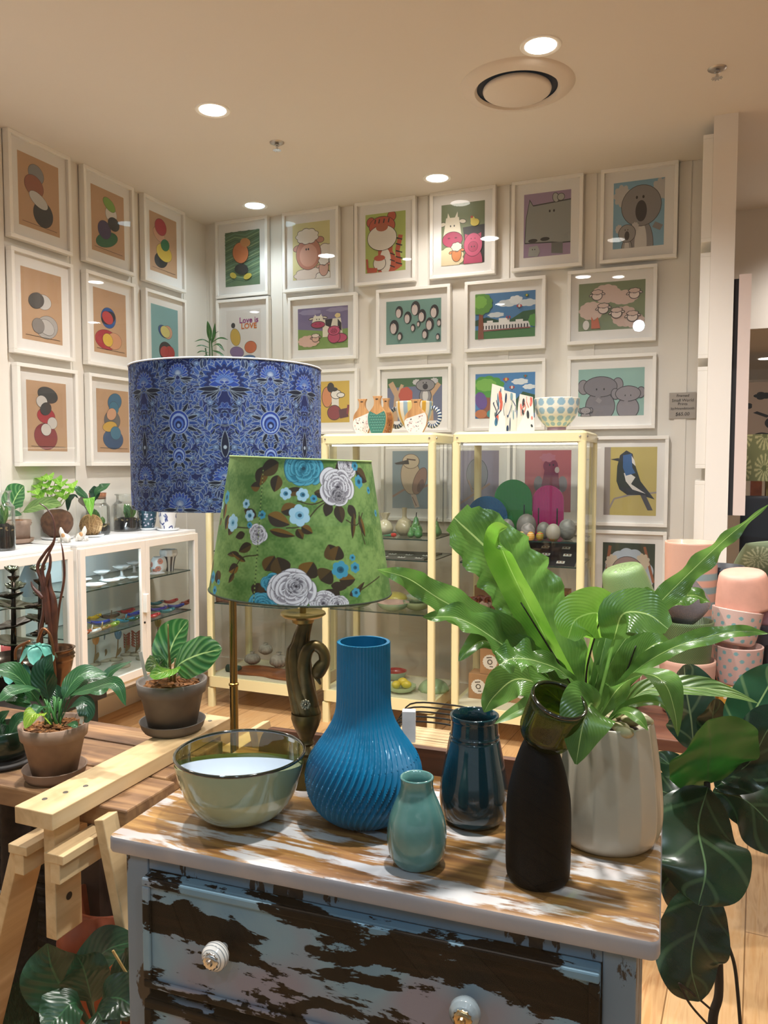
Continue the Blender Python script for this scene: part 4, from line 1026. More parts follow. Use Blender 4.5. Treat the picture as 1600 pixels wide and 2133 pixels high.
# ================================================================== painting cloth patterns on a fine mesh
class Cv:
    def __init__(s, w_, h, col):
        s.w, s.h = w_, h; s.a = np.zeros((h, w_, 3)) + np.array(lin(col))
    def win(s, cx, cy, R):
        x0, x1, y0, y1 = max(0, int(cx - R)), min(s.w, int(cx + R) + 2), max(0, int(cy - R)), min(s.h, int(cy + R) + 2)
        if x0 >= x1 or y0 >= y1: return None
        Y, X = np.mgrid[y0:y1, x0:x1]
        return (slice(y0, y1), slice(x0, x1)), X - cx, Y - cy
    def put(s, sl, al, col):
        if isinstance(col, str): col = np.array(lin(col))
        al = np.clip(al, 0, 1)[..., None]; s.a[sl] = s.a[sl] * (1 - al) + np.asarray(col) * al
    def disc(s, cx, cy, rx, ry, col, ang=0, soft=1.0):
        q = s.win(cx, cy, max(rx, ry) + 2)
        if q is None: return s
        sl, X, Y = q; c, si = math.cos(ang), math.sin(ang); u = (X * c + Y * si) / rx; v = (-X * si + Y * c) / ry
        s.put(sl, (1 - np.sqrt(u * u + v * v)) * min(rx, ry) / soft + .5, col); return s
    def leaf(s, x, y, ang, L, W, col, out=None, rib=None, c2=None, ow=1.3, bend=0):
        """pointed leaf from its foot (x, y)"""
        mx_, my_ = x + math.cos(ang) * L / 2, y + math.sin(ang) * L / 2
        q = s.win(mx_, my_, L * .62 + W + 3)
        if q is None: return s
        sl, X, Y = q; c, si = math.cos(ang), math.sin(ang); u = (X * c + Y * si) / (L / 2); v = (-X * si + Y * c) - bend * (u * u)
        ww = W * np.clip(1 - u * u, 0, 1) ** .8 * (1 - .25 * u)
        d = np.where(np.abs(u) < 1, ww - np.abs(v), -5)
        if out: s.put(sl, d + ow + .5, out)
        s.put(sl, d + .3, col)
        if c2: s.put(sl, np.where(v > 0, d + .3, -1), c2)
        if rib: s.put(sl, np.where(d > 0, .9 - np.abs(v), -1), rib)
        return s
    def line(s, pts, w_, col):
        P = crom([(p[0], p[1], 0) for p in pts], 6 * len(pts))
        for a, b_ in zip(P, P[1:]):
            n_ = max(1, int((b_ - a).length / max(.7, w_ * .5)))
            for k_ in range(n_): p = a.lerp(b_, k_ / n_); s.disc(p.x, p.y, w_ / 2 + .3, w_ / 2 + .3, col)
        return s


def shade_mesh(mb, posf, cvarr, a0, a1, v_up=True):
    """front sector carries the painted cloth cell by cell; posf(theta, v)"""
    H, W, _ = cvarr.shape
    th = np.linspace(a0, a1, W); vv = np.linspace(1, 0, H)
    V = posf(th[None, :], vv[:, None])
    b0 = len(mb.V)
    mb.V.extend(map(tuple, V.reshape(-1, 3).tolist())); mb.C.extend(map(tuple, cvarr.reshape(-1, 3).tolist())); mb.hasC = True
    mb.UV.extend([(0, 0)] * (H * W))
    idx = np.arange(H * W).reshape(H, W) + b0
    f = np.stack([idx[1:, :-1], idx[1:, 1:], idx[:-1, 1:], idx[:-1, :-1]], -1).reshape(-1, 4)
    mb.F.extend(map(tuple, f.tolist())); mb.MI.extend([0] * len(f))


CLOTH = attr_mat('printed_cloth', .85, translucent=.12)


def scal(D, z): return (D * math.cos(PITCH) - (z - EYE) * math.sin(PITCH)) / F_PX


def pxprof(cx, D, pts):
    """profile measured against the picture: rows of (row, half width) -> (radius, height)"""
    out = []
    for (y, hw) in pts:
        z = pt(cx, y, D=D).z; out.append((hw * scal(D, z), z))
    return out


def densify(P, k=4):
    q = crom([(r, 0, z) for r, z in P], k * (len(P) - 1)); return [(max(.0, p.x), p.z) for p in q]


# ------------------------------------------------------------------ blue drum shade on its brass pole
BD = 1.95
bp0 = pt(487, 1425, D=BD); bx_, by_ = bp0.x, bp0.y
zt, zb = pt(472, 770, D=BD).z, pt(472, 1056, D=BD).z
sc_c = pt(474, 900, D=BD); R0, R1 = 195.5 * scal(BD, 1.68), 192.5 * scal(BD, 1.33)
random.seed(11)
HW, HH = 105 * 2, 375 * 2
K = 2.4   # canvas cells per picture pixel
cv = Cv(HW, HH, '#141f58')
BL, NV, LT, PL = '#1c3d84', '#0a0f28', '#6c84ae', '#a6b5c6'


def bleaf(x, y, a, L, W, col=None, out=PL):
    col = col or random.choice([BL, BL, '#1a3474', '#132558', '#315399', '#0e1738'])
    cv.leaf(x, y, a, L, W, col, out=out, ow=1.35, rib=LT if W > 6 else None, c2=random.choice([None, '#1b3180']))


for i in range(620):
    x, y = random.uniform(0, HW), random.uniform(0, HH); bleaf(x, y, random.uniform(0, 2 * PI), random.uniform(22, 44), random.uniform(3.5, 7.5), out=random.choice([PL, LT, PL, '#7f95c4']))
for (pts) in ([(0, 330), (60, 300), (120, 220), (180, 200), (190, 140)], [(HW, 560), (150, 520), (90, 460), (60, 380), (100, 320)], [(0, 620), (70, 600), (130, 660), (190, 640)], [(0, 150), (60, 170), (110, 120), (100, 60), (60, 40)], [(HW, 260), (160, 290), (140, 360), (170, 420)]):
    cv.line(pts, 6, PL); cv.line(pts, 3.5, NV)
    C_ = crom([(p[0], p[1], 0) for p in pts], 14)
    for j in range(1, 14):
        t_ = C_[j] - C_[j - 1]; a = math.atan2(t_.y, t_.x)
        for sg in (-1, 1): bleaf(C_[j].x, C_[j].y, a + sg * random.uniform(.6, 1.0), random.uniform(34, 52), random.uniform(6, 9.5))


def posy(x, y, r, col=LT):
    for k_ in range(9): cv.disc(x + r * .62 * math.cos(k_ * .698), y + r * .62 * math.sin(k_ * .698), r * .42, r * .42, NV).disc(x + r * .62 * math.cos(k_ * .698), y + r * .62 * math.sin(k_ * .698), r * .34, r * .34, col)
    cv.disc(x, y, r * .4, r * .4, '#6f8fb8').disc(x, y, r * .2, r * .2, PL)


def bloom(x, y, R, n=5):
    for k_ in range(n, 0, -1):
        rr_ = R * k_ / n
        for j in range(11):
            a = -PI / 2 + (j - 5) * .30 * (1.15 if k_ > n / 2 else .9)
            cv.leaf(x, y + R * .35, a, rr_ * 1.5, rr_ * .26 + 2, [BL, '#1d3890', '#5a7cc4', '#23429a', '#16255e'][k_ % 5], out=PL if k_ % 2 else NV, ow=1.5)
    for sg in (-1, 1):
        for k_ in range(4): cv.leaf(x + sg * R * .3, y + R * .55 + k_ * 5, PI / 2 - sg * (.5 + .35 * k_), R * (1.0 + .1 * k_), R * .15, NV if k_ % 2 else '#0b1030', out=PL)


for (x, y, r) in ((62, 215, 15), (118, 275, 13), (40, 430, 14), (150, 480, 15), (80, 540, 13), (170, 90, 14), (70, 690, 14), (150, 600, 13), (30, 120, 12), (120, 30, 13), (120, 400, 12)): posy(x, y, r)
bloom(0, 95, 74); bloom(0, 560, 50, 4); bloom(HW, 60, 46, 4); bloom(HW, 690, 56, 4)
for y0, R in ((310, 72), (470, 48)):
    for k_ in range(16):
        a = -PI / 2 + (k_ - 7.5) * .36; cv.leaf(HW + math.cos(a) * R * .6, y0 + math.sin(a) * R * .75, a, R * .75, 8, [NV, BL][k_ % 2], out=PL)
    cv.disc(HW, y0, R * .72, R * .82, PL).disc(HW, y0, R * .68, R * .78, '#1f3c96')
    for k_ in range(1, 6): cv.disc(HW, y0 + k_ * 3, R * (.68 - .11 * k_), R * (.78 - .13 * k_), ['#8ea6d6', '#1b2f7c', '#4a6cbc', '#101a4e', '#7f98cc'][k_ - 1])
    for k_ in range(14): a = k_ * .45; cv.disc(HW + math.cos(a) * R * .5, y0 + math.sin(a) * R * .58, 2.4, 2.4, PL)
cv.leaf(0, 480, -PI / 2, 130, 16, '#0b1030', out=PL, ow=2).disc(0, 430, 7, 9, PL)
half = cv.a.reshape(HH // 2, 2, HW // 2, 2, 3).mean((1, 3))
tile = np.concatenate([half, half[:, ::-1]], 1)          # A axis at both ends, B axis in the middle
per = 2 * PI / 7; Wc = 820; span = math.radians(202)
ths = np.linspace(-span / 2, span / 2, Wc)
ci = (((ths - math.radians(9.8)) / per) % 1 * tile.shape[1]).astype(int) % tile.shape[1]
arr = tile[:, ci]
t = thing('floor_lamp', 'floor lamp with a large blue and white floral drum shade and brass pole', 'lamp', (bx_, by_, 0))
mb = MB(); cxy = sc_c


def drum(th, v):
    th = th + 0 * v; v = v + 0 * th
    r = R1 + (R0 - R1) * v
    base = np.array([cxy.x, cxy.y, 0])
    rg, fw = np.array(RGT), np.array(FWD)
    return base + (np.sin(th) * r)[..., None] * rg - (np.cos(th) * r)[..., None] * fw + (zb + (zt - zb) * v)[..., None] * np.array([0, 0, 1])


shade_mesh(mb, drum, arr, -span / 2, span / 2)
back = np.zeros((4, 30, 3)) + np.array(lin('#2a3f86'))
shade_mesh(mb, drum, back, span / 2, 2 * PI - span / 2)
sh = mb.build('lamp_shade', CLOTH, t, smooth='all')
mb = MB()
for z, r in ((zt, R0),): mb.tube([Vector((cxy.x + r * math.cos(a * PI / 40), cxy.y + r * math.sin(a * PI / 40), z)) for a in range(81)], .0022, 6)
mb.build('rim_wire', simple('shade_rim', '#dcdfe6', .7), sh)
MB().lathe([(R1 - .003, zb + .001), (R0 - .003, zt - .001)], (cxy.x, cxy.y, 0), 64).build('lining', simple('shade_lining', '#e8e6e0', .8), sh, smooth=True)
mb = MB(); mb.tube([(bx_, by_, zb + .12), (cxy.x, cxy.y, zb + .16)], .003, 6)
for k_ in range(3): mb.tube([(cxy.x, cxy.y, zb + .16), (cxy.x + R1 * math.cos(2.1 * k_), cxy.y + R1 * math.sin(2.1 * k_), zb + .02)], .0018, 6)
mb.build('shade_carrier', M_BRASS, t)
zj = bp0.z
mb = MB().lathe([(.0105, .02), (.0105, zj - .002)], (bx_, by_, 0), 24); mb.build('lower_pole', simple('antique_brass', '#8f7a4a', .25, metal=1), t, smooth=True)
MB().lathe([(.0105, zj - .004), (.0125, zj - .002), (.0125, zj + .002), (.0095, zj + .004)], (bx_, by_, 0), 24).build('pole_joint', M_BRASS, t, smooth=True)
MB().lathe([(.0095, zj), (.0095, zb + .12), (0, zb + .12)], (bx_, by_, 0), 24).build('upper_pole', MATS['antique_brass'], t, smooth=True)
MB().lathe([(0, 0), (.13, 0), (.13, .012), (.12, .018), (.02, .026), (.0105, .04)], (bx_, by_, 0), 48).build('lamp_base', MATS['antique_brass'], t, smooth=True)

# ------------------------------------------------------------------ green rose-printed shade on the swan lamp
GD = 1.443
gx = pt(627, 1235, D=GD); gt = pt(618, 956, D=GD)
lampc = pt(637, 1630, Z=DZ)
gzb, gzt = pt(627, 1229, D=GD).z, gt.z
gr0, gr1 = 146 * scal(GD, gzt), 188 * scal(GD, gzb)
W2, H2 = 700, 330; SP = math.radians(204); K2 = 1
cv = Cv(W2, H2, '#5a8636')
nrng = np.random.RandomState(4)
def smooth_noise(h, w_, s_):
    g = nrng.rand(h // s_ + 3, w_ // s_ + 3); y = np.arange(h) / s_; x = np.arange(w_) / s_
    yi, xi = y.astype(int), x.astype(int); fy, fx = (y - yi)[:, None], (x - xi)[None]
    fy, fx = fy * fy * (3 - 2 * fy), fx * fx * (3 - 2 * fx)
    return (g[yi][:, xi] * (1 - fy) * (1 - fx) + g[yi + 1][:, xi] * fy * (1 - fx) + g[yi][:, xi + 1] * (1 - fy) * fx + g[yi + 1][:, xi + 1] * fy * fx)
nz_ = .5 * smooth_noise(H2, W2, 60) + .3 * smooth_noise(H2, W2, 16) + .2 * smooth_noise(H2, W2, 4)
c1, c2 = np.array(lin('#4c7432')), np.array(lin('#7f9f58'))
nz_ = np.clip((nz_ - .3) / .4, 0, 1)[..., None]
cv.a = c1 * (1 - nz_) + c2 * nz_


def G(px_, py_):
    v = (1232 - py_) / (1232 - 956); hw = 146 + (188 - 146) * (1 - v); xc = 618 + 9 * (1 - v)
    # row curvature: cells nearer the viewer sit lower below eye level
    u = max(-.99, min(.99, (px_ - xc) / hw)); th = math.asin(u)
    dip = .5 * (py_ - 960) / F_PX * hw * 1.05 * (math.cos(th)); v2 = (1232 - (py_ - dip * .95)) / (1232 - 956)
    return (th + SP / 2) / SP * W2, (1 - v2) * H2, W2 / SP / hw


def gleaf(x, y, deg, L, W, col='#5c4a16', c2='#2e2414'):
    X, Y, s_ = G(x, y); cv.leaf(X, Y, math.radians(deg), L * s_, W * s_, col, c2=c2, rib='#231a10')


def rose(x, y, R, cols, seed, sq=.9):
    """layers of curled petals, dark in the folds, pale on the lips"""
    X, Y, s_ = G(x, y); R *= s_; rg = random.Random(seed); dk, md, lt = cols
    dk_, md_, lt_ = [np.array(lin(c)) for c in cols]
    for ring, (rr_, n_, pr) in enumerate(((.62, 7, .46), (.48, 6, .42), (.34, 5, .36), (.20, 4, .28), (.10, 2, .18))):
        a0 = rg.random() * 6
        for k_ in range(n_):
            a = a0 + 2 * PI * k_ / n_ + rg.uniform(-.45, .45); q = pr * rg.uniform(.7, 1.25); e = rg.uniform(.5, .9)
            px_, py_ = X + math.cos(a) * R * rr_, Y + math.sin(a) * R * rr_ * sq
            cv.disc(px_, py_, R * q * 1.01, R * q * e * 1.04, dk, a + PI / 2).disc(px_, py_, R * q * .97, R * q * e * .98, lt, a + PI / 2)
            cv.disc(px_ - math.cos(a) * R * q * .16, py_ - math.sin(a) * R * q * .16, R * q * .90, R * q * e * .80, md, a + PI / 2, soft=2.5)
            cv.disc(px_ - math.cos(a) * R * q * .34, py_ - math.sin(a) * R * q * .34, R * q * .66, R * q * e * .5, dk_ * .6 + md_ * .4, a + PI / 2, soft=4)
            for j in range(5):
                b_ = a + rg.uniform(-.9, .9); cv.leaf(px_ - math.cos(b_) * R * q * .25, py_ - math.sin(b_) * R * q * .25, b_, R * q * rg.uniform(.5, 1.0), rg.uniform(.7, 1.6), rg.choice([dk, lt, md, lt]))
    cv.disc(X, Y, R * .09, R * .07, dk)


def small(x, y, r, cols=('#3f7f9c', '#a4cfe6', '#17455a')):
    X, Y, s_ = G(x, y); r *= s_
    for k_ in range(6): a = k_ * PI / 3 + x; cv.disc(X + math.cos(a) * r * .52, Y + math.sin(a) * r * .52, r * .52, r * .46, cols[1], a)
    cv.disc(X, Y, r * .42, r * .38, cols[0]).disc(X + 1, Y, r * .2, r * .18, cols[2])


GRY = ('#3c3942', '#8d8a94', '#dadbe3'); TEA = ('#0f3f52', '#21728c', '#4fa3bd')
TB = ('#1d5a72', '#3f93b4', '#123f52')
def stem(pts, w_=2.2, col='#3b3214'): cv.line([G(*p)[:2] for p in pts], w_, col)


# leaves and stems first
for a in ((560, 975, 100, 34, 14, '#6d5018'), (590, 965, 150, 42, 14, '#4a3a18'), (590, 990, 100, 30, 12, '#5a4217'), (700, 960, 60, 40, 14, '#33281a'), (735, 975, 30, 40, 13, '#4f3c1a'), (640, 1018, 170, 40, 8, '#5a4217'), (660, 1022, 10, 30, 8, '#4a3a18'),
          (690, 1040, 110, 28, 10, '#2e2418'), (705, 1045, 80, 34, 12, '#3f3018'), (725, 1045, 60, 30, 10, '#2e2418'), (735, 1060, 100, 50, 6, '#5a4217'), (745, 1065, 75, 44, 7, '#6d5018'),
          (480, 1050, 90, 34, 10, '#7a5a1c'), (490, 1075, 100, 30, 12, '#7a5a1c'), (500, 1095, 110, 22, 10, '#5a4217'), (470, 1085, 130, 18, 8, '#6d5018'), (556, 1015, 180, 22, 9, '#6d5018'), (552, 1075, 200, 34, 10, '#4a3a18'), (530, 1110, 160, 26, 8, '#33281a'), (545, 1130, 150, 34, 10, '#4a3a18'), (520, 1150, 170, 36, 6, '#5a4217'), (535, 1165, 200, 44, 6, '#6d5018'), (520, 1175, 150, 30, 11, '#7a5a1c'), (512, 1190, 120, 26, 6, '#5a4217'),
          (575, 1070, 20, 46, 14, '#7a5a1c'), (600, 1062, -20, 34, 12, '#6d5018'), (580, 1100, 10, 50, 8, '#6d5018'), (632, 1095, 60, 22, 8, '#5a4217'), (640, 1090, 30, 24, 9, '#6d5018'), (470, 1190, 60, 30, 15, '#4f3c1a'), (455, 1170, 100, 34, 9, '#7a5a1c'), (452, 1200, 80, 34, 8, '#5a4217'),
          (575, 1180, -60, 36, 15, '#5a4217'), (610, 1185, -110, 36, 20, '#4f3c1a'), (650, 1190, -60, 36, 20, '#6d5018'), (680, 1195, -40, 30, 20, '#4a3a18'), (705, 1155, -110, 34, 17, '#4f3c1a'), (705, 1155, -70, 30, 16, '#5a4217'), (715, 1195, 0, 36, 14, '#6d5018'), (700, 1205, 10, 34, 10, '#33281a'), (735, 1225, -20, 34, 8, '#33281a'), (745, 1222, -40, 36, 5, '#4a3a18'), (600, 1215, 140, 40, 20, '#2e2418'), (565, 1205, 100, 30, 14, '#3f3018'), (690, 1240, -40, 40, 20, '#2e2418'), (640, 1255, 60, 30, 20, '#2e2418')):
    gleaf(*a)
for pts in ([(500, 1098), (540, 1098), (556, 1100)], [(612, 1094), (640, 1088), (668, 1052), (690, 1035)], [(630, 1040), (660, 1045), (690, 1030)], [(745, 1060), (752, 1100), (760, 1125)], [(722, 1075), (742, 1085), (752, 1060)], [(745, 1222), (770, 1205), (790, 1190)], [(560, 1150), (525, 1160), (505, 1200)], [(470, 1028), (475, 1000), (478, 985)]): stem(pts)
rose(720, 965, 26, GRY, 1); rose(638, 975, 42, TEA, 2, .75); rose(590, 1205, 22, TEA, 3); rose(575, 1250, 34, TEA, 4); rose(703, 1010, 40, GRY, 5); rose(706, 1028, 18, ('#28262c', '#605d66', '#a9a8b0'), 6)
rose(556, 1110, 20, GRY, 7, 1.2); rose(688, 1240, 32, GRY, 8); rose(715, 1243, 26, GRY, 9); rose(628, 1215, 52, GRY, 10); rose(636, 1208, 24, ('#1d1b22', '#6b6872', '#cfd0d8'), 12)
for a in ((607, 1026, 11), (639, 1027, 12), (529, 1050, 9), (538, 1073, 11), (468, 1058, 8)): small(*a)
small(635, 1068, 20, ('#7fb7d4', '#a4cfe6', '#17455a')); small(501, 1090, 17, ('#7fb7d4', '#a4cfe6', '#2b6f8c'))
for a in ((481, 1040, 13), (539, 1092, 6), (660, 1034, 7), (742, 998, 12), (733, 966, 9), (761, 1015, 7), (716, 1174, 18), (743, 1170, 11), (737, 1150, 7), (747, 1220, 10), (458, 1205, 14), (467, 1230, 10), (476, 1212, 6), (563, 1070, 8), (777, 1062, 7)): small(a[0], a[1], a[2], TB)
# the sewn seam: cloth left of it is a second piece
X0_, Y0_, _ = G(561, 960); X1_, Y1_, _ = G(556, 1262)
for k_ in range(70):
    f = k_ / 69; x = X0_ + (X1_ - X0_) * f; y = 26 + (H2 - 26) * f; cv.disc(x, y, 1.5, 1.5, '#8fa45a' if k_ % 2 else '#2c3c18')
t = thing('table_lamp', 'swan table lamp with a green rose-patterned tapered shade', 'lamp', lampc)
Mroll = Matrix.Translation(Vector((lampc.x, lampc.y, gzb))) @ Matrix.Rotation(math.radians(2.2), 4, FWD) @ Matrix.Translation(-Vector((lampc.x, lampc.y, gzb)))
MR = np.array(Mroll)
gxc, gtc = pt(627, 1229, D=GD), pt(617, 956, D=GD)


def tap(th, v):
    th = th + 0 * v; v = v + 0 * th; r = gr1 + (gr0 - gr1) * v
    c = np.array([gxc.x, gxc.y, 0]) + v[..., None] * np.array([gtc.x - gxc.x, gtc.y - gxc.y, 0])
    P_ = c + (np.sin(th) * r)[..., None] * np.array(RGT) - (np.cos(th) * r)[..., None] * np.array(FWD) + (gzb + (gzt - gzb) * v)[..., None] * np.array([0, 0, 1])
    return P_ @ MR[:3, :3].T + MR[:3, 3]


mb = MB(); shade_mesh(mb, tap, cv.a, -SP / 2, SP / 2)
back = np.zeros((4, 30, 3)) + np.array(lin('#66943a')); shade_mesh(mb, tap, back, SP / 2, 2 * PI - SP / 2)
sh = mb.build('lamp_shade', CLOTH, t, smooth='all')
ring = lambda v, off=0: [Vector((tap(np.array([a * PI / 30]), np.array([v]))[0]).tolist()) for a in range(61)]
MB().tube(ring(0), .0018, 6).build('lower_rim', simple('rim_dark', '#26301a', .7), sh)
MB().tube(ring(1), .0016, 6).build('upper_rim', simple('rim_pale', '#a9c27e', .7), sh)
BR = simple('aged_bronze', '#5a4a26', .38, metal=.55, noise=.35, nscale=40, bump=.1)
BRG = simple('gold_bronze', '#8a7440', .35, metal=.8, noise=.2, nscale=30)
LC = pt(632, 1400, D=GD)


def lz(y): return pt(632, y, D=GD).z


def lpx(x, y, d=0): p = pt(x, y, D=GD + d); return p


s0 = scal(GD, 1.05)
MB().lathe([(.006, lz(1285)), (.006, gzb + .03), (.010, gzb + .032), (.010, gzb + .06), (0, gzb + .06)], (LC.x, LC.y, 0), 20).build('stem_rod', BRG, t, smooth=True)
MB().lathe([(0, lz(1276)), (.020, lz(1278)), (46 * s0, lz(1275)), (47.5 * s0, lz(1279)), (40 * s0, lz(1284)), (24 * s0, lz(1289)), (22 * s0, lz(1296)), (14 * s0, lz(1300))], (LC.x, LC.y, 0), 48).build('drip_plate', BRG, t, smooth=True)
# urn foot the swan rises from
P_ = [(636, 1484, 31), (636, 1495, 31.5), (637, 1510, 27), (638, 1525, 20), (639, 1535, 15), (640, 1541, 14), (640, 1546, 17), (640, 1551, 13), (640, 1557, 20), (640, 1564, 24), (640, 1572, 18), (640, 1590, 26), (640, 1610, 34), (640, 1625, 42), (640, 1633, 44)]
MB().lathe([(r * s0, pt(638, y, D=GD).z if y < 1630 else DZ) for (x, y, r) in P_][::-1], (lpx(638, 1500).x, lpx(638, 1500).y, 0), 40).build('urn_foot', BR, t, smooth=True)
# wings: overlapping flattened feather ridges, then the curled neck and head
ROWS = np.array([(1296, 622, 652), (1306, 618, 650), (1320, 612, 647), (1338, 606, 645), (1350, 598, 645), (1375, 594, 648), (1400, 595, 652), (1425, 597, 656), (1450, 601, 660), (1470, 605, 664), (1485, 608, 668)])


def wing(u, v):
    y = 1296 + 189 * v; xl, xr = np.interp(y, ROWS[:, 0], ROWS[:, 1]), np.interp(y, ROWS[:, 0], ROWS[:, 2]); th = 2 * PI * u
    k_ = 1 + .16 * (abs(math.sin(3.5 * th + 2.4 * v)) ** .6 - .7) * min(1, v * 8); hw = (xr - xl) / 2
    c = lpx((xl + xr) / 2, y); return c + RGT * (hw * s0 * math.cos(th) * (1 + .35 * (k_ - 1))) - FWD * (hw * s0 * .72 * math.sin(th) * k_)


MB().grid(wing, 140, 60, closeu=True).build('wings', BR, t, smooth='all')
nk = crom([lpx(648, 1470), lpx(637, 1425, -.01), lpx(633, 1385, -.018), lpx(640, 1356, -.02), lpx(656, 1345, -.02), lpx(672, 1356, -.02), lpx(676, 1376, -.02), lpx(666, 1394, -.02), lpx(660, 1408, -.02)], 40)
MB().tube(nk, [.0155 - .005 * min(1, i / 20) + (.003 * math.sin((i - 30) / 10 * PI) if i > 30 else 0) for i in range(41)], 16).build('swan_neck', BR, t, smooth='all')
MB().tube(crom([lpx(661, 1396, -.02), lpx(660, 1408, -.02), lpx(664, 1418, -.02), lpx(668, 1426, -.02)], 10), [.009, .0095, .009, .008, .006, .0045, .004, .0035, .003, .0025, .001], 12).build('beak', BR, t, smooth='all')
mb = MB(); fc = lpx(636, 1468, -.036)
for k_ in range(8):
    a = k_ * PI / 4; d = RGT * math.cos(a) + UP * math.sin(a)
    mb.ball(fc + d * .0062, (.0042, .002, .0042), 10, 8)
mb.ball(fc - FWD * .001, .0028, 10, 8); mb.build('rosette', simple('rosette_metal', '#7d7762', .35, metal=.8), t, smooth=True)

# ------------------------------------------------------------------ two-tone glass bowl
BC = pt(502, 1698, Z=DZ); bD = dep(BC)
P_ = pxprof(502, bD, [(1700, 38), (1698, 55), (1688, 80), (1668, 101), (1640, 117), (1610, 127), (1585, 133), (1566, 135.5)])
P_[0] = (P_[0][0], DZ); P_[1] = (P_[1][0], DZ + .003)
pr = densify(P_, 6); zr = pr[-1][1]
OLV = pane('olive_glass', (.62, .60, .30), .07, body=.10, bodycol=(.25, .26, .06)); t = thing('glass_bowl', 'large green and cream glass bowl with white inside and clear olive rim', 'bowl', (BC.x, BC.y, DZ))
def bound(th, z): return DZ + (zr - DZ) * (.78 - .20 * math.cos(th - 1.95))
zs_ = np.array([z for r, z in pr]); rs_ = np.array([r for r, z in pr])


def bowl_part(z_a, z_b, off, n_=120, m_=36, colf=None):
    def f(u, v):
        th = 2 * PI * u; z = z_a(th) + (z_b(th) - z_a(th)) * v; r = max(.0, float(np.interp(z, zs_, rs_)) - off)
        return Vector((BC.x + r * math.cos(th), BC.y + r * math.sin(th), max(z, DZ + off)))
    return MB().grid(f, n_, m_, closeu=True, colf=colf)


lowz, topz = (lambda th: DZ), (lambda th: zr)
def bcol(u, v):
    th = 2 * PI * u; h = (DZ + (bound(th, 0) + .006 - DZ) * v - DZ) / (zr - DZ)
    f = min(1, max(0, (h - (.42 + .10 * math.sin(th + 2.6))) * 30 + .5)); a, b_ = lin('#b3b893'), lin('#8a9f86'); return tuple(a[i] * (1 - f) + b_[i] * f for i in range(3))
mb = bowl_part(lowz, lambda th: min(zr, bound(th, 0) + .006), 0, colf=bcol); mb.lathe([(0, DZ + .0005), (rs_[0], DZ + .0005)], (BC.x, BC.y, 0), 48, colf=lambda a, b_, c: lin('#b3b893'))
mb.build('outer_glass', attr_mat('bowl_glaze', .12, coat=.8), t, smooth='all')
mb = bowl_part(lowz, lambda th: bound(th, 0), .004); mb.lathe([(0, DZ + .004), (rs_[0], DZ + .004)], (BC.x, BC.y, 0), 48)
mb.build('white_lining', simple('opal_white', '#dbe4ee', .18, coat=.6), t, smooth='all')
mb = bowl_part(lambda th: min(zr - .0005, bound(th, 0)), topz, .001); mb.build('clear_rim_wall', OLV, t, smooth='all')
R_ = pr[-1][0] - .002
MB().tube([Vector((BC.x + R_ * math.cos(a * PI / 48), BC.y + R_ * math.sin(a * PI / 48), zr)) for a in range(97)], .0028, 8).build('rim', simple('dark_olive_rim', '#171d14', .1, coat=1), t, smooth='all')

# ------------------------------------------------------------------ ribbed blue vase
VC = pt(758, 1703, Z=DZ); vD = dep(VC)
P_ = pxprof(757, vD, [(1703, 62), (1697, 74), (1680, 96), (1655, 114), (1628, 122.5), (1602, 123.5), (1578, 117), (1555, 103), (1532, 86), (1510, 72), (1488, 62), (1462, 57.5), (1420, 56.5), (1380, 56), (1336, 56)])
P_[0] = (P_[0][0], DZ); pr = densify(P_, 6); zt_ = pr[-1][1]; NR = 50


def vrf(th, j, z):
    h = min(1, max(0, (z - DZ) / (zt_ - DZ)))
    tw = .62 * math.exp(-((h - .0) / .30) ** 2)
    a = ((th + tw) * NR / (2 * PI)) % 1; saw = abs(a - .5) * 2
    amp = .036 + .052 * math.exp(-((h - .22) / .22) ** 2)
    return 1 - amp * (1 - saw ** 1.3)


t = thing('ribbed_vase', 'tall bright blue vase with twisted pleated ribs, centre of the dresser', 'vase', (VC.x, VC.y, DZ))
BLUE = simple('blue_resin', '#046c96', .34, coat=.15)
mb = MB().lathe([(0, DZ)] + pr + [(pr[-1][0] - .006, zt_), (pr[-1][0] - .0065, zt_ - .12), (0, zt_ - .15)], (VC.x, VC.y, 0), NR * 8, rf=lambda th, j, z: vrf(th, j, z) if j <= len(pr) else 1)
mb.build('vase_body', BLUE, t)

# ------------------------------------------------------------------ glazed vases and the bottle


def turned(name, cx, by, prof, mat, label, inner=.004, n=64, cat='vase', part='vase_body', hole=True, rf=None, colf=None, k=5, rimmat=None):
    C_ = pt(cx, by, Z=DZ); d_ = dep(C_); P_ = pxprof(cx, d_, prof); P_[0] = (P_[0][0], DZ); pr = densify(P_, k)
    ax = pt(cx, (by + prof[-1][0]) / 2, D=d_)
    mb = MB(); q = [(0, DZ + .0005)] + pr
    if hole: R_ = pr[-1][0]; q += [(R_ - inner * .4, pr[-1][1] + inner * .3), (R_ - inner, pr[-1][1]), (R_ - inner * 1.2, pr[-1][1] - .02)] + [(max(.002, r - inner), z) for r, z in pr[::-1] if z < pr[-1][1] - .03 and z > DZ + .012] + [(0, DZ + .01)]
    mb.lathe(q, (C_.x, C_.y, 0), n, rf=rf, colf=colf)
    return C_, pr, mb


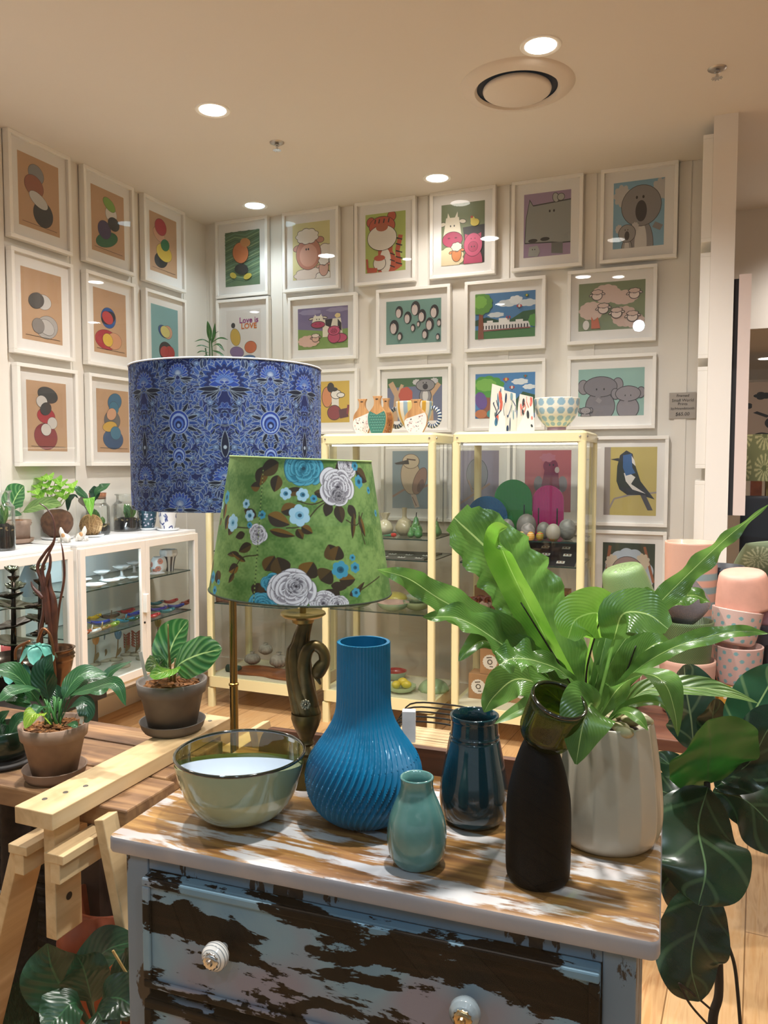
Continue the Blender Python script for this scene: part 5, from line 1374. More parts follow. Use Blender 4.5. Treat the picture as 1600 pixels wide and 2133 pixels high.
C_, pr, mb = turned('v', 868, 1797, [(1799, 36), (1793, 46), (1775, 57), (1750, 62), (1725, 61.5), (1700, 57), (1675, 48), (1655, 39), (1640, 34.5), (1628, 34), (1618, 35.5)], None, '')
o = mb.build('small_vase', simple('celadon_glaze', '#5c8d88', .16, coat=.7, noise=.10, nscale=25), smooth='all', at=(C_.x, C_.y, DZ)); tag(o, 'small pale blue-green glazed vase in front of the ribbed blue vase', 'vase')
C_, pr, mb = turned('v', 987, 1708, [(1710, 44), (1704, 56), (1690, 66), (1665, 71.5), (1635, 71), (1605, 66), (1575, 60), (1550, 55), (1538, 52.5), (1536, 50.5), (1532, 50.5), (1530, 52), (1526, 50), (1510, 49), (1499, 49), (1496, 51), (1488, 51)], None, '')
o = mb.build('dark_vase', simple('deep_teal_glaze', '#06303a', .12, coat=.8, noise=.12, nscale=14), smooth='all', at=(C_.x, C_.y, DZ)); tag(o, 'dark teal glazed vase with a ringed collar, behind the small pale vase', 'vase')

C_ = pt(1120, 1828, Z=DZ); d_ = dep(C_)
pr = densify(pxprof(1120, d_, [(1830, 54), (1824, 61), (1810, 65.5), (1760, 67), (1700, 67), (1660, 65), (1630, 60), (1600, 53), (1575, 45), (1556, 38), (1540, 30), (1525, 20)]), 5); pr[0] = (pr[0][0], DZ)
t = thing('bottle_vase', 'matt black bottle vase topped by a tilted cut green glass cup', 'vase', (C_.x, C_.y, DZ))
MB().lathe([(0, DZ)] + pr + [(0, pr[-1][1])], (C_.x, C_.y, 0), 64).build('bottle_body', simple('matt_black_glass', '#020203', .55, spec=.15), t, smooth='all')
ax = (UP * math.cos(.42) - FWD * math.sin(.40) + RGT * .22).normalized()
cb = pt(1132, 1540, D=d_); GR = pane('bottle_green_glass', (.36, .42, .08), .035, body=.12, bodycol=(.05, .06, .01))
Mx = ax.to_track_quat('Z', 'Y').to_matrix().to_4x4()
Rc = 58 * scal(d_, 1.1); Lc = .073
cup = [(0, -.004), (Rc * .55, -.003), (Rc * .85, .004), (Rc * .97, .014), (Rc, .026), (Rc, Lc)]
cup = densify(cup, 4)
c2_ = cup + [(Rc - .004, Lc)] + [(max(0, r - .004), z + .002) for r, z in cup[::-1] if z < Lc - .01]
MB().lathe(c2_, cb, 64, M=Mx).build('glass_cup', GR, t, smooth='all')
mb = MB(); rr_ = Rc - .002
mb.tube([cb + Mx @ Vector((rr_ * math.cos(a * PI / 32), rr_ * math.sin(a * PI / 32), Lc)) for a in range(65)], .003, 8).build('cup_rim', simple('rim_black_green', '#0b100a', .08, coat=1), t, smooth='all')

# ------------------------------------------------------------------ fluted cream planter (its fern comes with the plants)
PC = pt(1262, 1742, Z=DZ); pD = dep(PC)
pr = densify(pxprof(1262, pD, [(1745, 82), (1740, 92), (1725, 104), (1700, 111), (1660, 112), (1610, 108), (1560, 102), (1510, 94), (1496, 91)]), 5); pr[0] = (pr[0][0], DZ)
PTOP = pr[-1][1]; PRAD = pr[-1][0]


def flute(th, j, z):
    h = min(1, max(0, (z - DZ - .01) / .03)); a = (th * 15 / (2 * PI)) % 1
    return 1 - .035 * h * (1 - abs(2 * a - 1) ** 2.2)


FERN = thing('potted_fern', "bird's nest fern with long wavy glossy leaves in a fluted cream planter", 'potted plant', (PC.x, PC.y, DZ))
MB().lathe([(0, DZ)] + pr + [(PRAD - .003, PTOP + .002), (PRAD - .008, PTOP), (PRAD - .009, PTOP - .04), (0, PTOP - .045)], (PC.x, PC.y, 0), 180, rf=lambda th, j, z: flute(th, j, z) if j <= len(pr) else 1).build('planter', simple('cream_glaze', '#bcb19d', .28, coat=.35), FERN, smooth='all')
MB().ball((PC.x, PC.y, PTOP - .03), (PRAD - .01, PRAD - .01, .022), 24, 8, df=lambda d: 1 + .08 * math.sin(d.x * 40) * math.cos(d.y * 37)).build('potting_mix', simple('dark_mix', '#2a1c12', .9, noise=.5, nscale=80, bump=.8), FERN, smooth=True)
# ================================================================== things on and in the cabinets
def on(px_, py_, z): return pt(px_, py_, Z=z)


def pot_prof(r, h, rt=None, lip=.0, wall=.004):
    rt = rt or r * 1.2
    q = [(0, 0), (r * .96, 0), (r, .003)]
    if lip: q += [(rt * .93, h - lip), (rt, h - lip + .001), (rt * 1.02, h - .002)]
    else: q += [(rt, h - .002)]
    return q + [(rt - wall * .5, h), (rt - wall, h - .003), (r - wall, .01), (0, .009)]


GLZW = simple('white_glaze', '#e6e8ea', .25, coat=.5)
# --- white ruffled dishes on the upper shelf
dish_l = ['ruffled white ceramic dish at the left end of the upper shelf', 'wide white ceramic leaf dish near the front of the upper shelf', 'white ruffled dish right of the wide leaf dish, upper shelf', 'small flat white dish in the middle of the upper shelf', 'white ruffled dish raised on a short foot, behind the wide leaf dish',
          'tallest white ruffled cup dish, left of the door frame on the upper shelf', 'white ruffled dish just left of the door frame, upper shelf back', 'flat white dish with a pale pink rim at the foot of the spotted vase', 'small flat white dish beside the door frame, front of the upper shelf']
for i, (x, y, r, h, foot) in enumerate(((173, 1213, .045, .018, 0), (197, 1224, .055, .018, 0), (231, 1214, .046, .016, 0), (250, 1209, .034, .014, 0), (213, 1208, .042, .02, .028), (254, 1200, .046, .022, .035), (280, 1192, .044, .02, .04), (325, 1197, .048, .010, 0), (277, 1207, .030, .014, 0))):
    p = on(x, y, .822); rg = random.Random(i)
    k_ = rg.choice([6, 7, 8]); ph = rg.random() * 6
    mb = MB().lathe([(0, foot), (r * .5, foot + .001), (r * .8, foot + h * .5), (r, foot + h), (r * .97, foot + h + .0015), (r * .78, foot + h * .5 + .003), (0, foot + .004)], p, 48, rf=lambda th, j, z: 1 + (.09 * math.sin(k_ * th + ph) if j in (3, 4) else 0))
    if foot: mb.lathe([(.018, 0), (.008, .004), (.007, foot + .001)], p, 16)
    tag(mb.build('ceramic_dish', GLZW, smooth='all', at=p), dish_l[i], 'dish', 'white ceramic dishes on the upper shelf')
# --- spotted vase and striped cup
p = on(331, 1193, .822)
t = mb = MB()
def spots(th, z, r):
    for (a, h) in ((4.2, .05), (5.3, .028), (5.6, .07), (3.4, .02), (4.7, .012)):
        d = math.hypot(((th - a + PI) % (2 * PI) - PI) * .042, z - h)
        if d < .016: return lin('#c9816e') if d > .005 else lin('#8f6a62')
    return lin('#dfe3e6')
mb.lathe(densify([(.03, 0), (.042, .02), (.045, .045), (.040, .075), (.030, .092)], 8) + [(.027, .092), (.026, .08)], p, 72, colf=spots)
tag(mb.build('spotted_vase', attr_mat('spot_glaze', .3, coat=.3), smooth='all', at=p), 'white egg-shaped vase with coral spots on the upper shelf', 'vase')
p = on(352, 1189, .822)
mb = MB().lathe(densify([(.028, 0), (.034, .05), (.042, .085)], 8) + densify([(.046, .088), (.050, .105), (.046, .125)], 4), p, 60, colf=lambda th, z, r: lin('#2b3040') if z < .086 and (th * 9 / (2 * PI)) % 1 < .42 else lin('#e2e5e8'), rf=lambda th, j, z: 1 + (.05 * math.sin(9 * th) if z > .088 else 0))
tag(mb.build('striped_cup', MATS['spot_glaze'], smooth='all', at=p), 'tall white ruffle-topped cup with dark stripes behind the spotted vase', 'cup')
# --- coloured glass birds
cols = {'yellow': '#d8ae14', 'cobalt blue': '#2f3f9a', 'olive green': '#7d9a2c', 'sky blue': '#2a8fb5', 'dark brown': '#4a2a20', 'crimson': '#b0202f', 'tan': '#a8854a', 'white': '#d8dadc', 'orange': '#b8552a', 'bottle green': '#35603a', 'teal': '#2a8090', 'violet': '#4a3aa0', 'rust': '#a8452f', 'scarlet': '#c42a32'}
birds = [(198, 1292, 'yellow', 'at the back left'), (209, 1303, 'cobalt blue', 'in front of the yellow one'), (236, 1308, 'olive green', 'front centre'), (261, 1298, 'sky blue', 'right of the olive one'), (230, 1290, 'dark brown', 'behind the olive one'), (266, 1279, 'crimson', 'standing highest behind the door frame'), (280, 1285, 'cobalt blue', 'under the crimson one'),
         (211, 1315, 'tan', 'front left'), (190, 1322, 'white', 'front left with an upright stem'), (171, 1326, 'orange', 'at the left door post'), (277, 1296, 'bottle green', 'left of the door frame'), (326, 1262, 'teal', 'right-hand door, back'), (356, 1258, 'scarlet', 'right-hand door, back'), (330, 1275, 'violet', 'right-hand door, middle'), (366, 1268, 'cobalt blue', 'right-hand door, right of middle'), (388, 1261, 'rust', 'right-hand door, right end'), (316, 1289, 'scarlet', 'beside the door lock'), (349, 1278, 'teal', 'right-hand door, front')]
for i, (x, y, c, where) in enumerate(birds):
    p = on(x, y, .588); a = random.Random(i).uniform(-.5, .5); M_ = Matrix.Rotation(a + PI / 2 - .3, 4, 'Z')
    mb = MB(); L = .047
    mb.grid(lambda u, v: p + M_ @ Vector(((v * 2 - 1) * L * 1.0, (u * 2 - 1) * .024 * math.sqrt(max(0, 1 - (v * 2 - 1) ** 2)) + 0, .003 + .020 * ((u * 2 - 1) ** 2) * .8 + .012 * (v * 2 - 1) ** 2)), 8, 12)
    for s_ in (-1, 1): mb.add([p + M_ @ Vector(q) for q in ((-L * .9, 0, .012), (-L * 1.5, s_ * .012, .028), (-L * 1.1, s_ * .002, .022))], [(0, 1, 2)])
    mb.ball(p + M_ @ Vector((L * .9, 0, .022)), (.010, .008, .008), 8, 6)
    if c in ('white', 'dark brown', 'sky blue', 'tan'): mb.tube([p + Vector((0, 0, .008)), p + M_ @ Vector((.008, 0, .048))], .0022, 6)
    tag(mb.build('glass_bird', simple('bird_glass_' + c, cols[c], .12, coat=.7), smooth='all', at=p, solid=.0025), '%s glass bird dish on the middle shelf, %s' % (c, where), 'glass bird', 'coloured glass bird dishes')
# --- flower stakes and stone discs below
stakes = [(186, 1381, 180, 1342, '#c07a3a', 'orange tulip'), (196, 1385, 199, 1336, '#c8823c', 'amber tulip'), (216, 1377, 212, 1330, '#6f7f8c', 'grey tulip'), (242, 1375, 246, 1325, '#5f86a6', 'blue tulip'), (262, 1364, 262, 1322, '#9a4634', 'leafy red-brown'), (283, 1364, 283, 1318, '#a0503a', 'second leafy red-brown'), (327, 1345, 329, 1300, '#b8a44a', 'yellow tulip')]
WST = simple('stake_wood', '#8a6f4c', .6)
for i, (bx2, by2, hx, hy, c, nm) in enumerate(stakes):
    p = on(bx2, by2, .316); h = pt(hx, hy, D=dep(p)); t = thing('flower_stake', '%s flower stake in the lower compartment, %s' % (nm, ['by the left door post', 'second from the left post', 'third from the left post', 'in the middle', 'left of the door frame', 'nearest the door frame', 'behind the right-hand door'][i]), 'ornament', p, 'wooden flower stakes')
    MB().tube([p + Vector((0, 0, .012)), (p + h) / 2 + RGT * .004, h], .0035, 8).build('stem', WST, t)
    MB().lathe([(0, 0), (.036, 0), (.038, .006), (.034, .012), (0, .012)], p, 20).build('stone_foot', simple('pale_stone', '#b4ab9a', .8, noise=.2), t, smooth='all')
    mb = MB()
    if 'leafy' in nm:
        for k_ in range(6):
            for s_ in (-1, 1): leaf(mb, [p.lerp(h, .35 + .12 * k_), p.lerp(h, .45 + .12 * k_) + RGT * s_ * .02, p.lerp(h, .52 + .12 * k_) + RGT * s_ * .024], .007, -FWD, seg=6, across=2)
    else:
        for s_ in (-1, 0, 1): mb.ball(h + RGT * s_ * .010 + UP * .006, (.011, .007, .026), 10, 8, M=Matrix.Rotation(s_ * .25, 4, FWD))
    mb.build('flower_head', simple('stake_' + nm.replace(' ', '_'), c, .35, coat=.3), t, smooth='all')
    mb = MB(); leaf(mb, [p.lerp(h, .15), p.lerp(h, .4) + RGT * .016, p.lerp(h, .55) + RGT * .02], .010, -FWD, seg=6, across=2); mb.build('wooden_leaf', WST, t, smooth='all')
for (x, y, r, lab) in ((252, 1388, .05, 'pale flat stone disc in the middle of the low white cabinet floor'), (300, 1372, .045, 'pale flat stone disc behind the door frame of the low white cabinet')):
    p = on(x, y, .316); tag(MB().lathe([(0, 0), (r, 0), (r * 1.04, .007), (r * .95, .015), (0, .016)], p, 32).build('stone_disc', simple('pale_stone'), smooth='all', at=p), lab, 'stone')
p = Vector((-2.92, 2.78, .822)); tag(MB().lathe(densify([(.03, 0), (.05, .06), (.03, .12), (.012, .16), (.014, .19)], 4), p, 32).build('grey_vase', simple('blue_grey_glaze', '#8fa3ad', .3), smooth='all', at=p), 'blue-grey curved vase in the left cabinet, behind its right door post', 'vase')
for q, lab in (((-2.88, 2.42), 'pink glass ball at the left picture edge in the white cabinet'), ((-2.86, 2.56), 'coral pink glass ball in the left white cabinet beside the tiered sculpture')):
    p = Vector((q[0], q[1], .588)); tag(MB().ball(p + UP * .04, .04, 20, 14).build('glass_ball', simple('pink_glass', '#d0606a', .15, coat=.6), smooth=True, at=p), lab, 'ball')
# power strip and loose cable on the floor under the white cabinets
cb = MB()
rg = random.Random(3)
for k_ in range(3):
    P_ = [Vector((-2.62 + .07 * math.sin(i * 1.1 + k_ * 2) + .05 * k_, 2.95 + .085 * i + .03 * math.cos(i * 2 + k_), .004 + .003 * k_)) for i in range(10)]
    cb.tube(crom(P_, 60), .0028, 6)
tag(cb.build('white_cable', simple('cable_white', '#c9bfb0', .5), smooth='all', at=(-2.6, 3.3, 0)), 'tangled pale power cable on the floor under the white cabinets', 'cable')
mb = MB(); mb.box(-2.66, -2.62, 3.02, 3.22, .012, .04); o = mb.build('power_strip', simple('strip_white', '#d5cdbf', .5), at=(-2.64, 3.12, .012), bevel=.004); o.location.z = 0; tag(o, 'white power strip on the floor under the white cabinets', 'power strip')

# ================================================================== cream cabinet B
zb = .0; gG = simple('sage_glaze', '#9fb59a', .25, coat=.4)


def bowl_at(x, y, z, rpx, hf, outer, inner, label, name='ceramic_bowl', rim=None, ruffle=0, D=None, cat='bowl'):
    p = on(x, y, z) if D is None else Vector((pt(x, y, Y=D).x, D, z)); r = rpx * scal(dep(p), z); h = r * hf
    t = thing(name, label, cat, p)
    pr = densify([(r * .42, 0), (r * .72, h * .25), (r * .93, h * .65), (r, h)], 3)
    rf = (lambda th, j, zz: 1 + ruffle * math.sin(12 * th)) if ruffle else None
    MB().lathe([(0, 0)] + pr, p, 40, rf=rf).build('bowl_outside', simple('glz' + outer, outer, .25, coat=.4), t, smooth='all')
    q = [(r, h), (r * .96, h * 1.0), (r * .88, h * .65), (r * .66, h * .3), (0, h * .22)]
    MB().lathe(q, p, 40, rf=rf).build('bowl_inside', simple('glz' + inner, inner, .25, coat=.4), t, smooth='all')
    return t, p, r, h


def fruit(p, r, label, col='#d8c23a', name='ceramic_lemon'):
    M_ = Matrix.Rotation(random.random() * 3, 4, 'Z')
    tag(MB().ball(p, (r * 1.25, r, r), 20, 14, M=M_, df=lambda d: 1 + .12 * abs(d.x) ** 6).build(name, simple('lemon' + col, col, .35, coat=.3, noise=.1, nscale=40), smooth=True, at=p), label, 'lemon')


z1, z2, z3, z0 = 1.043, .930, .640, .186
YB = 4.08
def by(x, Y=YB): return pt(x, 1000, Y=Y).x


frost = simple('frosted_glass', '#c9c4a8', .2, coat=.6)
p = Vector((by(802), YB, z1)); tag(MB().lathe(densify([(.02, 0), (.042, .02), (.046, .045), (.03, .075), (.016, .085), (.018, .1), (.028, .125)], 5), p, 32, rf=lambda th, j, z: 1 + (.12 * math.sin(7 * th) if z > .1 else 0)).build('frosted_vase', frost, smooth='all', at=p), 'frosted round vase with a ruffled neck beside the green lampshade', 'vase')
p = Vector((by(840), YB + .02, z1)); tag(MB().lathe(densify([(.025, 0), (.045, .02), (.05, .05), (.035, .085), (.014, .1), (.013, .14), (.016, .155)], 5), p, 32).build('flask_vase', simple('smoky_glass', '#a8a184', .15, coat=.7), smooth='all', at=p), 'smoky round flask vase in front of the kookaburra print', 'vase')
GP = simple('pear_glass', '#4f8a50', .12, coat=.8)
for (x, Y, s_, lab) in ((867, YB, 1.0, 'largest green glass pear in the middle glass cabinet'), (856, YB - .09, .52, 'smallest green glass pear, left in front of the largest'), (872, YB - .10, .62, 'small green glass pear right in front of the largest'), (910, YB + .02, .8, 'green glass pear right of the cabinet post')):
    p = Vector((by(x, Y), Y, z1)); t = thing('glass_pear', lab, 'glass pear', p, 'green glass pears')
    MB().lathe([(0, 0)] + [(r * s_, z * s_) for r, z in densify([(.015, .001), (.034, .02), (.034, .042), (.018, .075), (.012, .098), (.004, .108)], 5)], p, 28).build('pear_body', GP, t, smooth='all')
    MB().tube([p + UP * .106 * s_, p + UP * .132 * s_ + RGT * .003], .0028 * s_, 6).build('pear_stalk', M_BLACK, t)
p = Vector((by(820, 3.98), 3.98, z1)); t = thing('glass_parrot', 'small red and green glass bird lying at the front of the upper shelf', 'glass bird', p)
MB().ball(p + UP * .012, (.018, .012, .012), 14, 10).build('bird_body', simple('red_glass', '#b8281e', .15, coat=.6), t, smooth=True)
MB().tube([p + UP * .01 - Vector((.012, 0, 0)), p + UP * .006 - Vector((.06, .0, 0))], [.009, .003], 8).build('bird_tail', simple('green_glass', '#2f7a5a', .15, coat=.6), t)
# jewellery laid out on shelf two
tag(MB().box(-1.86, -1.36, 3.93, 4.25, z2, z2 + .006).build('display_mat', simple('grey_mat', '#6a675f', .8), at=(-1.6, 4.08, z2)), 'grey mat carrying small jewellery in the middle cabinet', 'mat')
lab_x = ['left', 'left of middle', 'middle', 'right of middle', 'right']
for i in range(5):
    for j in range(2):
        p = Vector((-1.80 + i * .10, 3.97 + j * .12, z2 + .0062)); t = thing('jewellery_card', 'white jewellery card on the grey mat, %s, %s row' % (lab_x[i], ['front', 'back'][j]), 'jewellery card', p, 'jewellery cards on the grey mat')
        MB().box(p.x - .02, p.x + .02, p.y - .015, p.y + .015, p.z, p.z + .002).build('card', simple('card_white', '#d8d4cc', .7), t)
        mb = MB()
        for s_ in (-1, 1): mb.ball(p + Vector((s_ * .008, 0, .004)), (.005, .004, .003), 8, 6)
        mb.build('earrings', simple('earring_dark', '#3a3230', .4), t)
bowl_at(745, 1262, z3, 34, .45, '#8fae94', '#b8694a', 'sage bowl with a rust inside, below the green lampshade', D=4.02)
bowl_at(819, 1265, z3, 34, .5, '#8fb59a', '#d8b8a8', 'small sage bowl with a pink speckled inside, next to the yellow bowl', D=3.99)
bowl_at(869, 1262, z3, 30, .6, '#a3b58a', '#c3cfae', 'olive green bowl beside the cabinet post, under a second bowl', D=4.05)
t, p, r, h = bowl_at(872, 1240, z3 + .045, 26, .5, '#a9bfa2', '#c9d4be', 'pale sage bowl resting inside the olive green bowl', D=4.05)
p = Vector((by(824, 4.14), 4.14, z3)); tag(MB().ball(p + UP * .038, (.07, .06, .038), 24, 14).build('yellow_dish', simple('yellow_glaze', '#d9cc6a', .3, coat=.4), smooth=True, at=p), 'domed yellow ceramic dish behind the pink speckled bowl', 'dish')
bowl_at(822, 1390, z0, 26, .7, '#8fae94', '#a01f2c', 'round bowl with a deep red inside beside the blue vase neck', D=4.22)
t, p, r, h = bowl_at(836, 1430, z0, 31, .45, '#9fc09a', '#b9cfa4', 'green leaf-edged bowl holding lemons at the bottom of the middle cabinet', ruffle=.03, D=4.0)
for k_, (dx, dy, dz, lab) in enumerate(((-.03, .0, 0, 'left lemon in the green leaf-edged bowl'), (.025, .012, .004, 'right lemon in the green leaf-edged bowl'), (-.002, .03, .012, 'back lemon in the green leaf-edged bowl'))):
    fruit(p + Vector((dx, dy, h * .3 + .026 + dz)), .022, lab)
p = Vector((by(905, 4.1), 4.1, z0))
tag(MB().ball(p + UP * .0, (.085, .085, .062), 36, 18, df=lambda d: 1 + .04 * math.sin(11 * math.atan2(d.y, d.x)) * (1 - abs(d.z))).build('cabbage_bowl', simple('cabbage_glaze', '#9dbb8c', .3, coat=.4, noise=.12, nscale=30), smooth='all', at=p), 'upturned green cabbage-leaf bowl behind the cabinet post', 'bowl')
# cut the ball's underside off: it rests on its rim
for v in bpy.data.objects['cabbage_bowl'].data.vertices: v.co.z = max(0, v.co.z)

# ================================================================== cream cabinet C
z1, z2, z3 = 1.058, .935, .645


def arch(x, Y, w_, h, col, label, th=.008):
    p = Vector((by(x, Y), Y, z1)); n_ = 20; q = [(-w_ / 2, 0)] + [(-w_ / 2 * math.cos(PI * i / n_), h - w_ / 2 + w_ / 2 * math.sin(PI * i / n_)) for i in range(n_ + 1)] + [(w_ / 2, 0)]
    t = thing('arched_tray', label, 'tray', p, 'coloured arched trays')
    mb = MB(); mb.prism(q[::-1], p, (1, 0, 0), (0, 0, 1), th); mb.build('tray_panel', simple('acr' + col, col, .25, coat=.5), t)
    mb = MB()
    for i in range(int(w_ / .008)):
        x_ = -w_ / 2 + .006 + i * .008; hh = h - w_ / 2 + math.sqrt(max(0, (w_ / 2) ** 2 - x_ ** 2)) - .006
        mb.box(p.x + x_ - .0015, p.x + x_ + .0015, p.y - .0115, p.y - .008, p.z + .0, p.z + hh)
    mb.build('ribs', simple('rib' + col, [c * 1.25 for c in lin(col)], .25, coat=.5), t)
    for s_ in (-1, 1): MB().box(p.x + s_ * w_ * .3 - .003, p.x + s_ * w_ * .3 + .003, p.y - .014, p.y - .0115, p.z, p.z + h * .55).build('slot', simple('slot_dark', '#15281a', .5), t)


arch(1070, 4.2, .205, .30, '#2f7f35', 'green ribbed arched tray, tallest of the three')
arch(1143, 4.22, .165, .27, '#b52f78', 'magenta ribbed arched tray in front of the rose-red print')
arch(1016, 4.16, .225, .21, '#12527f', 'dark blue half-round tray left of the green one')


def egg(x, Y, r, col, label, marks, z=z1, sp='#6a6a6a', grp='painted eggs'):
    p = Vector((by(x, Y), Y, z)); t = thing('painted_egg', label, 'egg', p, grp)
    rg = random.Random(int(x * 7)); pts = [(rg.uniform(0, 2 * PI), rg.uniform(-.8, .8), rg.uniform(.1, .3)) for _ in range(9)]
    c0, c1 = lin(col), lin(sp)
    def cf(d):
        a = math.atan2(d.y, d.x)
        if marks == 'bands': return c1 if abs(math.sin(d.z * 7 + .5)) > .8 else c0
        if marks == 'marbled': return tuple(c0[i] + (c1[i] - c0[i]) * (.5 + .5 * math.sin(5 * a + 6 * math.sin(3 * d.z))) * .7 for i in range(3))
        if marks == 'hem': return (lin('#c8743a') if math.sin(a * 9) > 0 else lin('#5f9a4a')) if d.z < -.72 else c0
        return c0
    MB().ball(p + UP * r * 1.22, (r, r, r * 1.25), 32, 22, colf=cf, df=lambda d: 1 - .06 * d.z).build('egg_shell', attr_mat('egg_paint', .4), t, smooth=True)
    if marks == 'face':
        c = p + UP * r * 1.35
        for s_ in (-1, 1):
            q = c - FWD * r * .93 + RGT * s_ * r * .45 - UP * r * .15; MB().ball(q, (r * .16,) * 3, 10, 6).build('cheek', simple('cheek_pink', '#d86a7a', .5), t, smooth=True)
            q = c - FWD * r * .96 + RGT * s_ * r * .3 + UP * r * .25; MB().ball(q, (r * .06,) * 3, 8, 6).build('eye', M_BLACK, t, smooth=True)


for a in ((1026, 4.02, .034, '#c9c3bc', 'white painted egg with two pink cheeks and a small face', 'face'), (1057, 4.08, .040, '#8f8c8a', 'grey marbled egg between the cheeked egg and the largest egg', 'marbled'), (1098, 4.08, .052, '#7d7874', 'largest painted egg, grey-brown, before the green tray', 'marbled'),
          (1101, 3.96, .036, '#a29c9c', 'pale marbled egg standing in front of the largest egg', 'marbled'), (1134, 4.06, .036, '#86857f', 'grey-green marbled egg right of the largest egg', 'marbled'), (1154, 3.96, .036, '#a8a49a', 'plain stone-coloured egg with a painted zigzag hem', 'hem'), (986, 4.1, .034, '#8a8078', 'brown-grey egg behind the tip of the fern leaf', 'marbled'), (1183, 4.06, .044, '#8f918d', 'grey egg at the right end of the egg shelf', 'marbled')): egg(*a)
for (x, Y, c, sp, lab) in ((1055, 3.95, '#9a86c0', '#c9a0b8', 'tiny lilac egg, leftmost of the small bright eggs'), (1067, 3.93, '#d8a04a', '#7fae5a', 'tiny orange and green egg beside the lilac one'), (1088, 3.93, '#d8a86a', '#7fae9a', 'tiny pale orange egg in the middle of the small eggs'), (1107, 3.92, '#e0a030', '#e8c890', 'tiny bright orange egg with pale bands, largest of the small eggs'), (1126, 3.94, '#8fa83a', '#c8443a', 'tiny green and red egg, rightmost of the small eggs')):
    egg(x, Y, .019, c, lab, 'bands', sp=sp, grp='small bright eggs')
# black jewellery board
p0 = Vector((-1.02, 3.93, z2)); t = thing('jewellery_board', 'black sloping jewellery board full of small white cards', 'display board', p0)
tl = .33
mb = MB(); A_ = [Vector((x, y, z)) for (x, y, z) in ((-1.14, 3.93, z2 + .002), (-.575, 3.93, z2 + .002), (-.575, 4.22, z2 + .095), (-1.14, 4.22, z2 + .095))]
mb.add(A_ + [a - UP * .002 + Vector((0, 0, 0)) for a in A_], [(0, 1, 2, 3), (7, 6, 5, 4), (0, 4, 5, 1), (1, 5, 6, 2), (2, 6, 7, 3), (3, 7, 4, 0)]); mb.build('board', simple('board_black', '#1c1c20', .6), t)
rows = ['front', 'middle', 'back']; colsn = ['far left', 'left', 'centre', 'right', 'far right']
for j in range(3):
    for i in range(5):
        c = Vector((-1.08 + i * .108 + (j % 2) * .02, 3.965 + j * .085, 0)); c.z = z2 + .0035 + (c.y - 3.93) / .29 * .093
        sl = Vector((0, .29, .093)).normalized(); n_ = Vector((0, -.093, .29)).normalized()
        q = [c + Vector((a * .020, 0, 0)) + sl * (b_ * .014) for a, b_ in ((-1, -1), (1, -1), (1, 1), (-1, 1))]
        o = MB().add(q + [a + n_ * .0015 for a in q], [(3, 2, 1, 0), (4, 5, 6, 7), (0, 1, 5, 4), (1, 2, 6, 5), (2, 3, 7, 6), (3, 0, 4, 7)])
        for s_ in (-1, 1): o.ball(c + Vector((s_ * .008, 0, 0)) + n_ * .003, (.005, .005, .003), 8, 6, mi=1)
        tag(o.build('earring_card', [simple('card_white'), simple('earring_rust', '#8a5a3a', .4)], at=c), 'white earring card on the black board, %s row, %s' % (rows[j], colsn[i]), 'earring card', 'earring cards on the black board')
# bark creatures on shelf three
BARK = simple('bark', '#5a3320', .8, noise=.5, nscale=60, bump=.6)
for i, (x, Y, s_, lab) in enumerate(((985, 4.0, 1, 'brown bark and twig creature at the left end of the shelf'), (1012, 4.06, .95, 'brown bark creature, second from the cabinet post'), (1040, 4.0, .85, 'bark creature with a pale body in the middle of the shelf'), (1068, 4.05, .9, 'bark creature hidden partly behind the big fern leaf'), (1085, 3.96, .75, 'small bark creature with an orange back'), (1172, 4.0, .9, 'bark creature with one upright twig beside the right post'))):
    p = Vector((by(x, Y), Y, z3)); t = thing('bark_creature', lab, 'ornament', p, 'bark creatures')
    rg = random.Random(i)
    MB().ball(p + UP * .045 * s_, (.042 * s_, .032 * s_, .026 * s_), 14, 10, df=lambda d: 1 + .18 * math.sin(d.x * 9 + i) * math.cos(d.y * 8)).build('body', BARK if i % 2 == 0 else simple('gum_nut', '#a88a72', .7, noise=.3, nscale=50), t, smooth=True)
    for k_ in range(4):
        a = p + Vector(((k_ % 2 * 2 - 1) * .024 * s_, (k_ // 2 * 2 - 1) * .016 * s_, .03 * s_)); MB().tube([a, Vector((a.x, a.y, z3)) + Vector(((k_ % 2 * 2 - 1) * .008, 0, 0))], .0045, 6).build('leg', BARK, t)
    mb = MB()
    for k_ in range(7):
        a = p + Vector((rg.uniform(-.03, .03), rg.uniform(-.02, .02), .06)); leaf(mb, [a, a + Vector((rg.uniform(-.02, .02), 0, .02)), a + Vector((rg.uniform(-.04, .04), rg.uniform(-.01, .01), .035))], .012, (rg.uniform(-1, 1), -1, .4), seg=5, across=2)
    mb.build('leafy_crest', simple('dry_leaf', '#6b3218', .6, noise=.4, nscale=50), t, smooth='all')
    MB().tube([p + Vector((.02 * s_, 0, .06)), p + Vector((.024 * s_, 0, .06 + (.075 if i == 5 else .03)))], .003, 6).build('twig', BARK, t)
# kraft boxes
KR = simple('kraft_card', '#a67b54', .75, noise=.06)


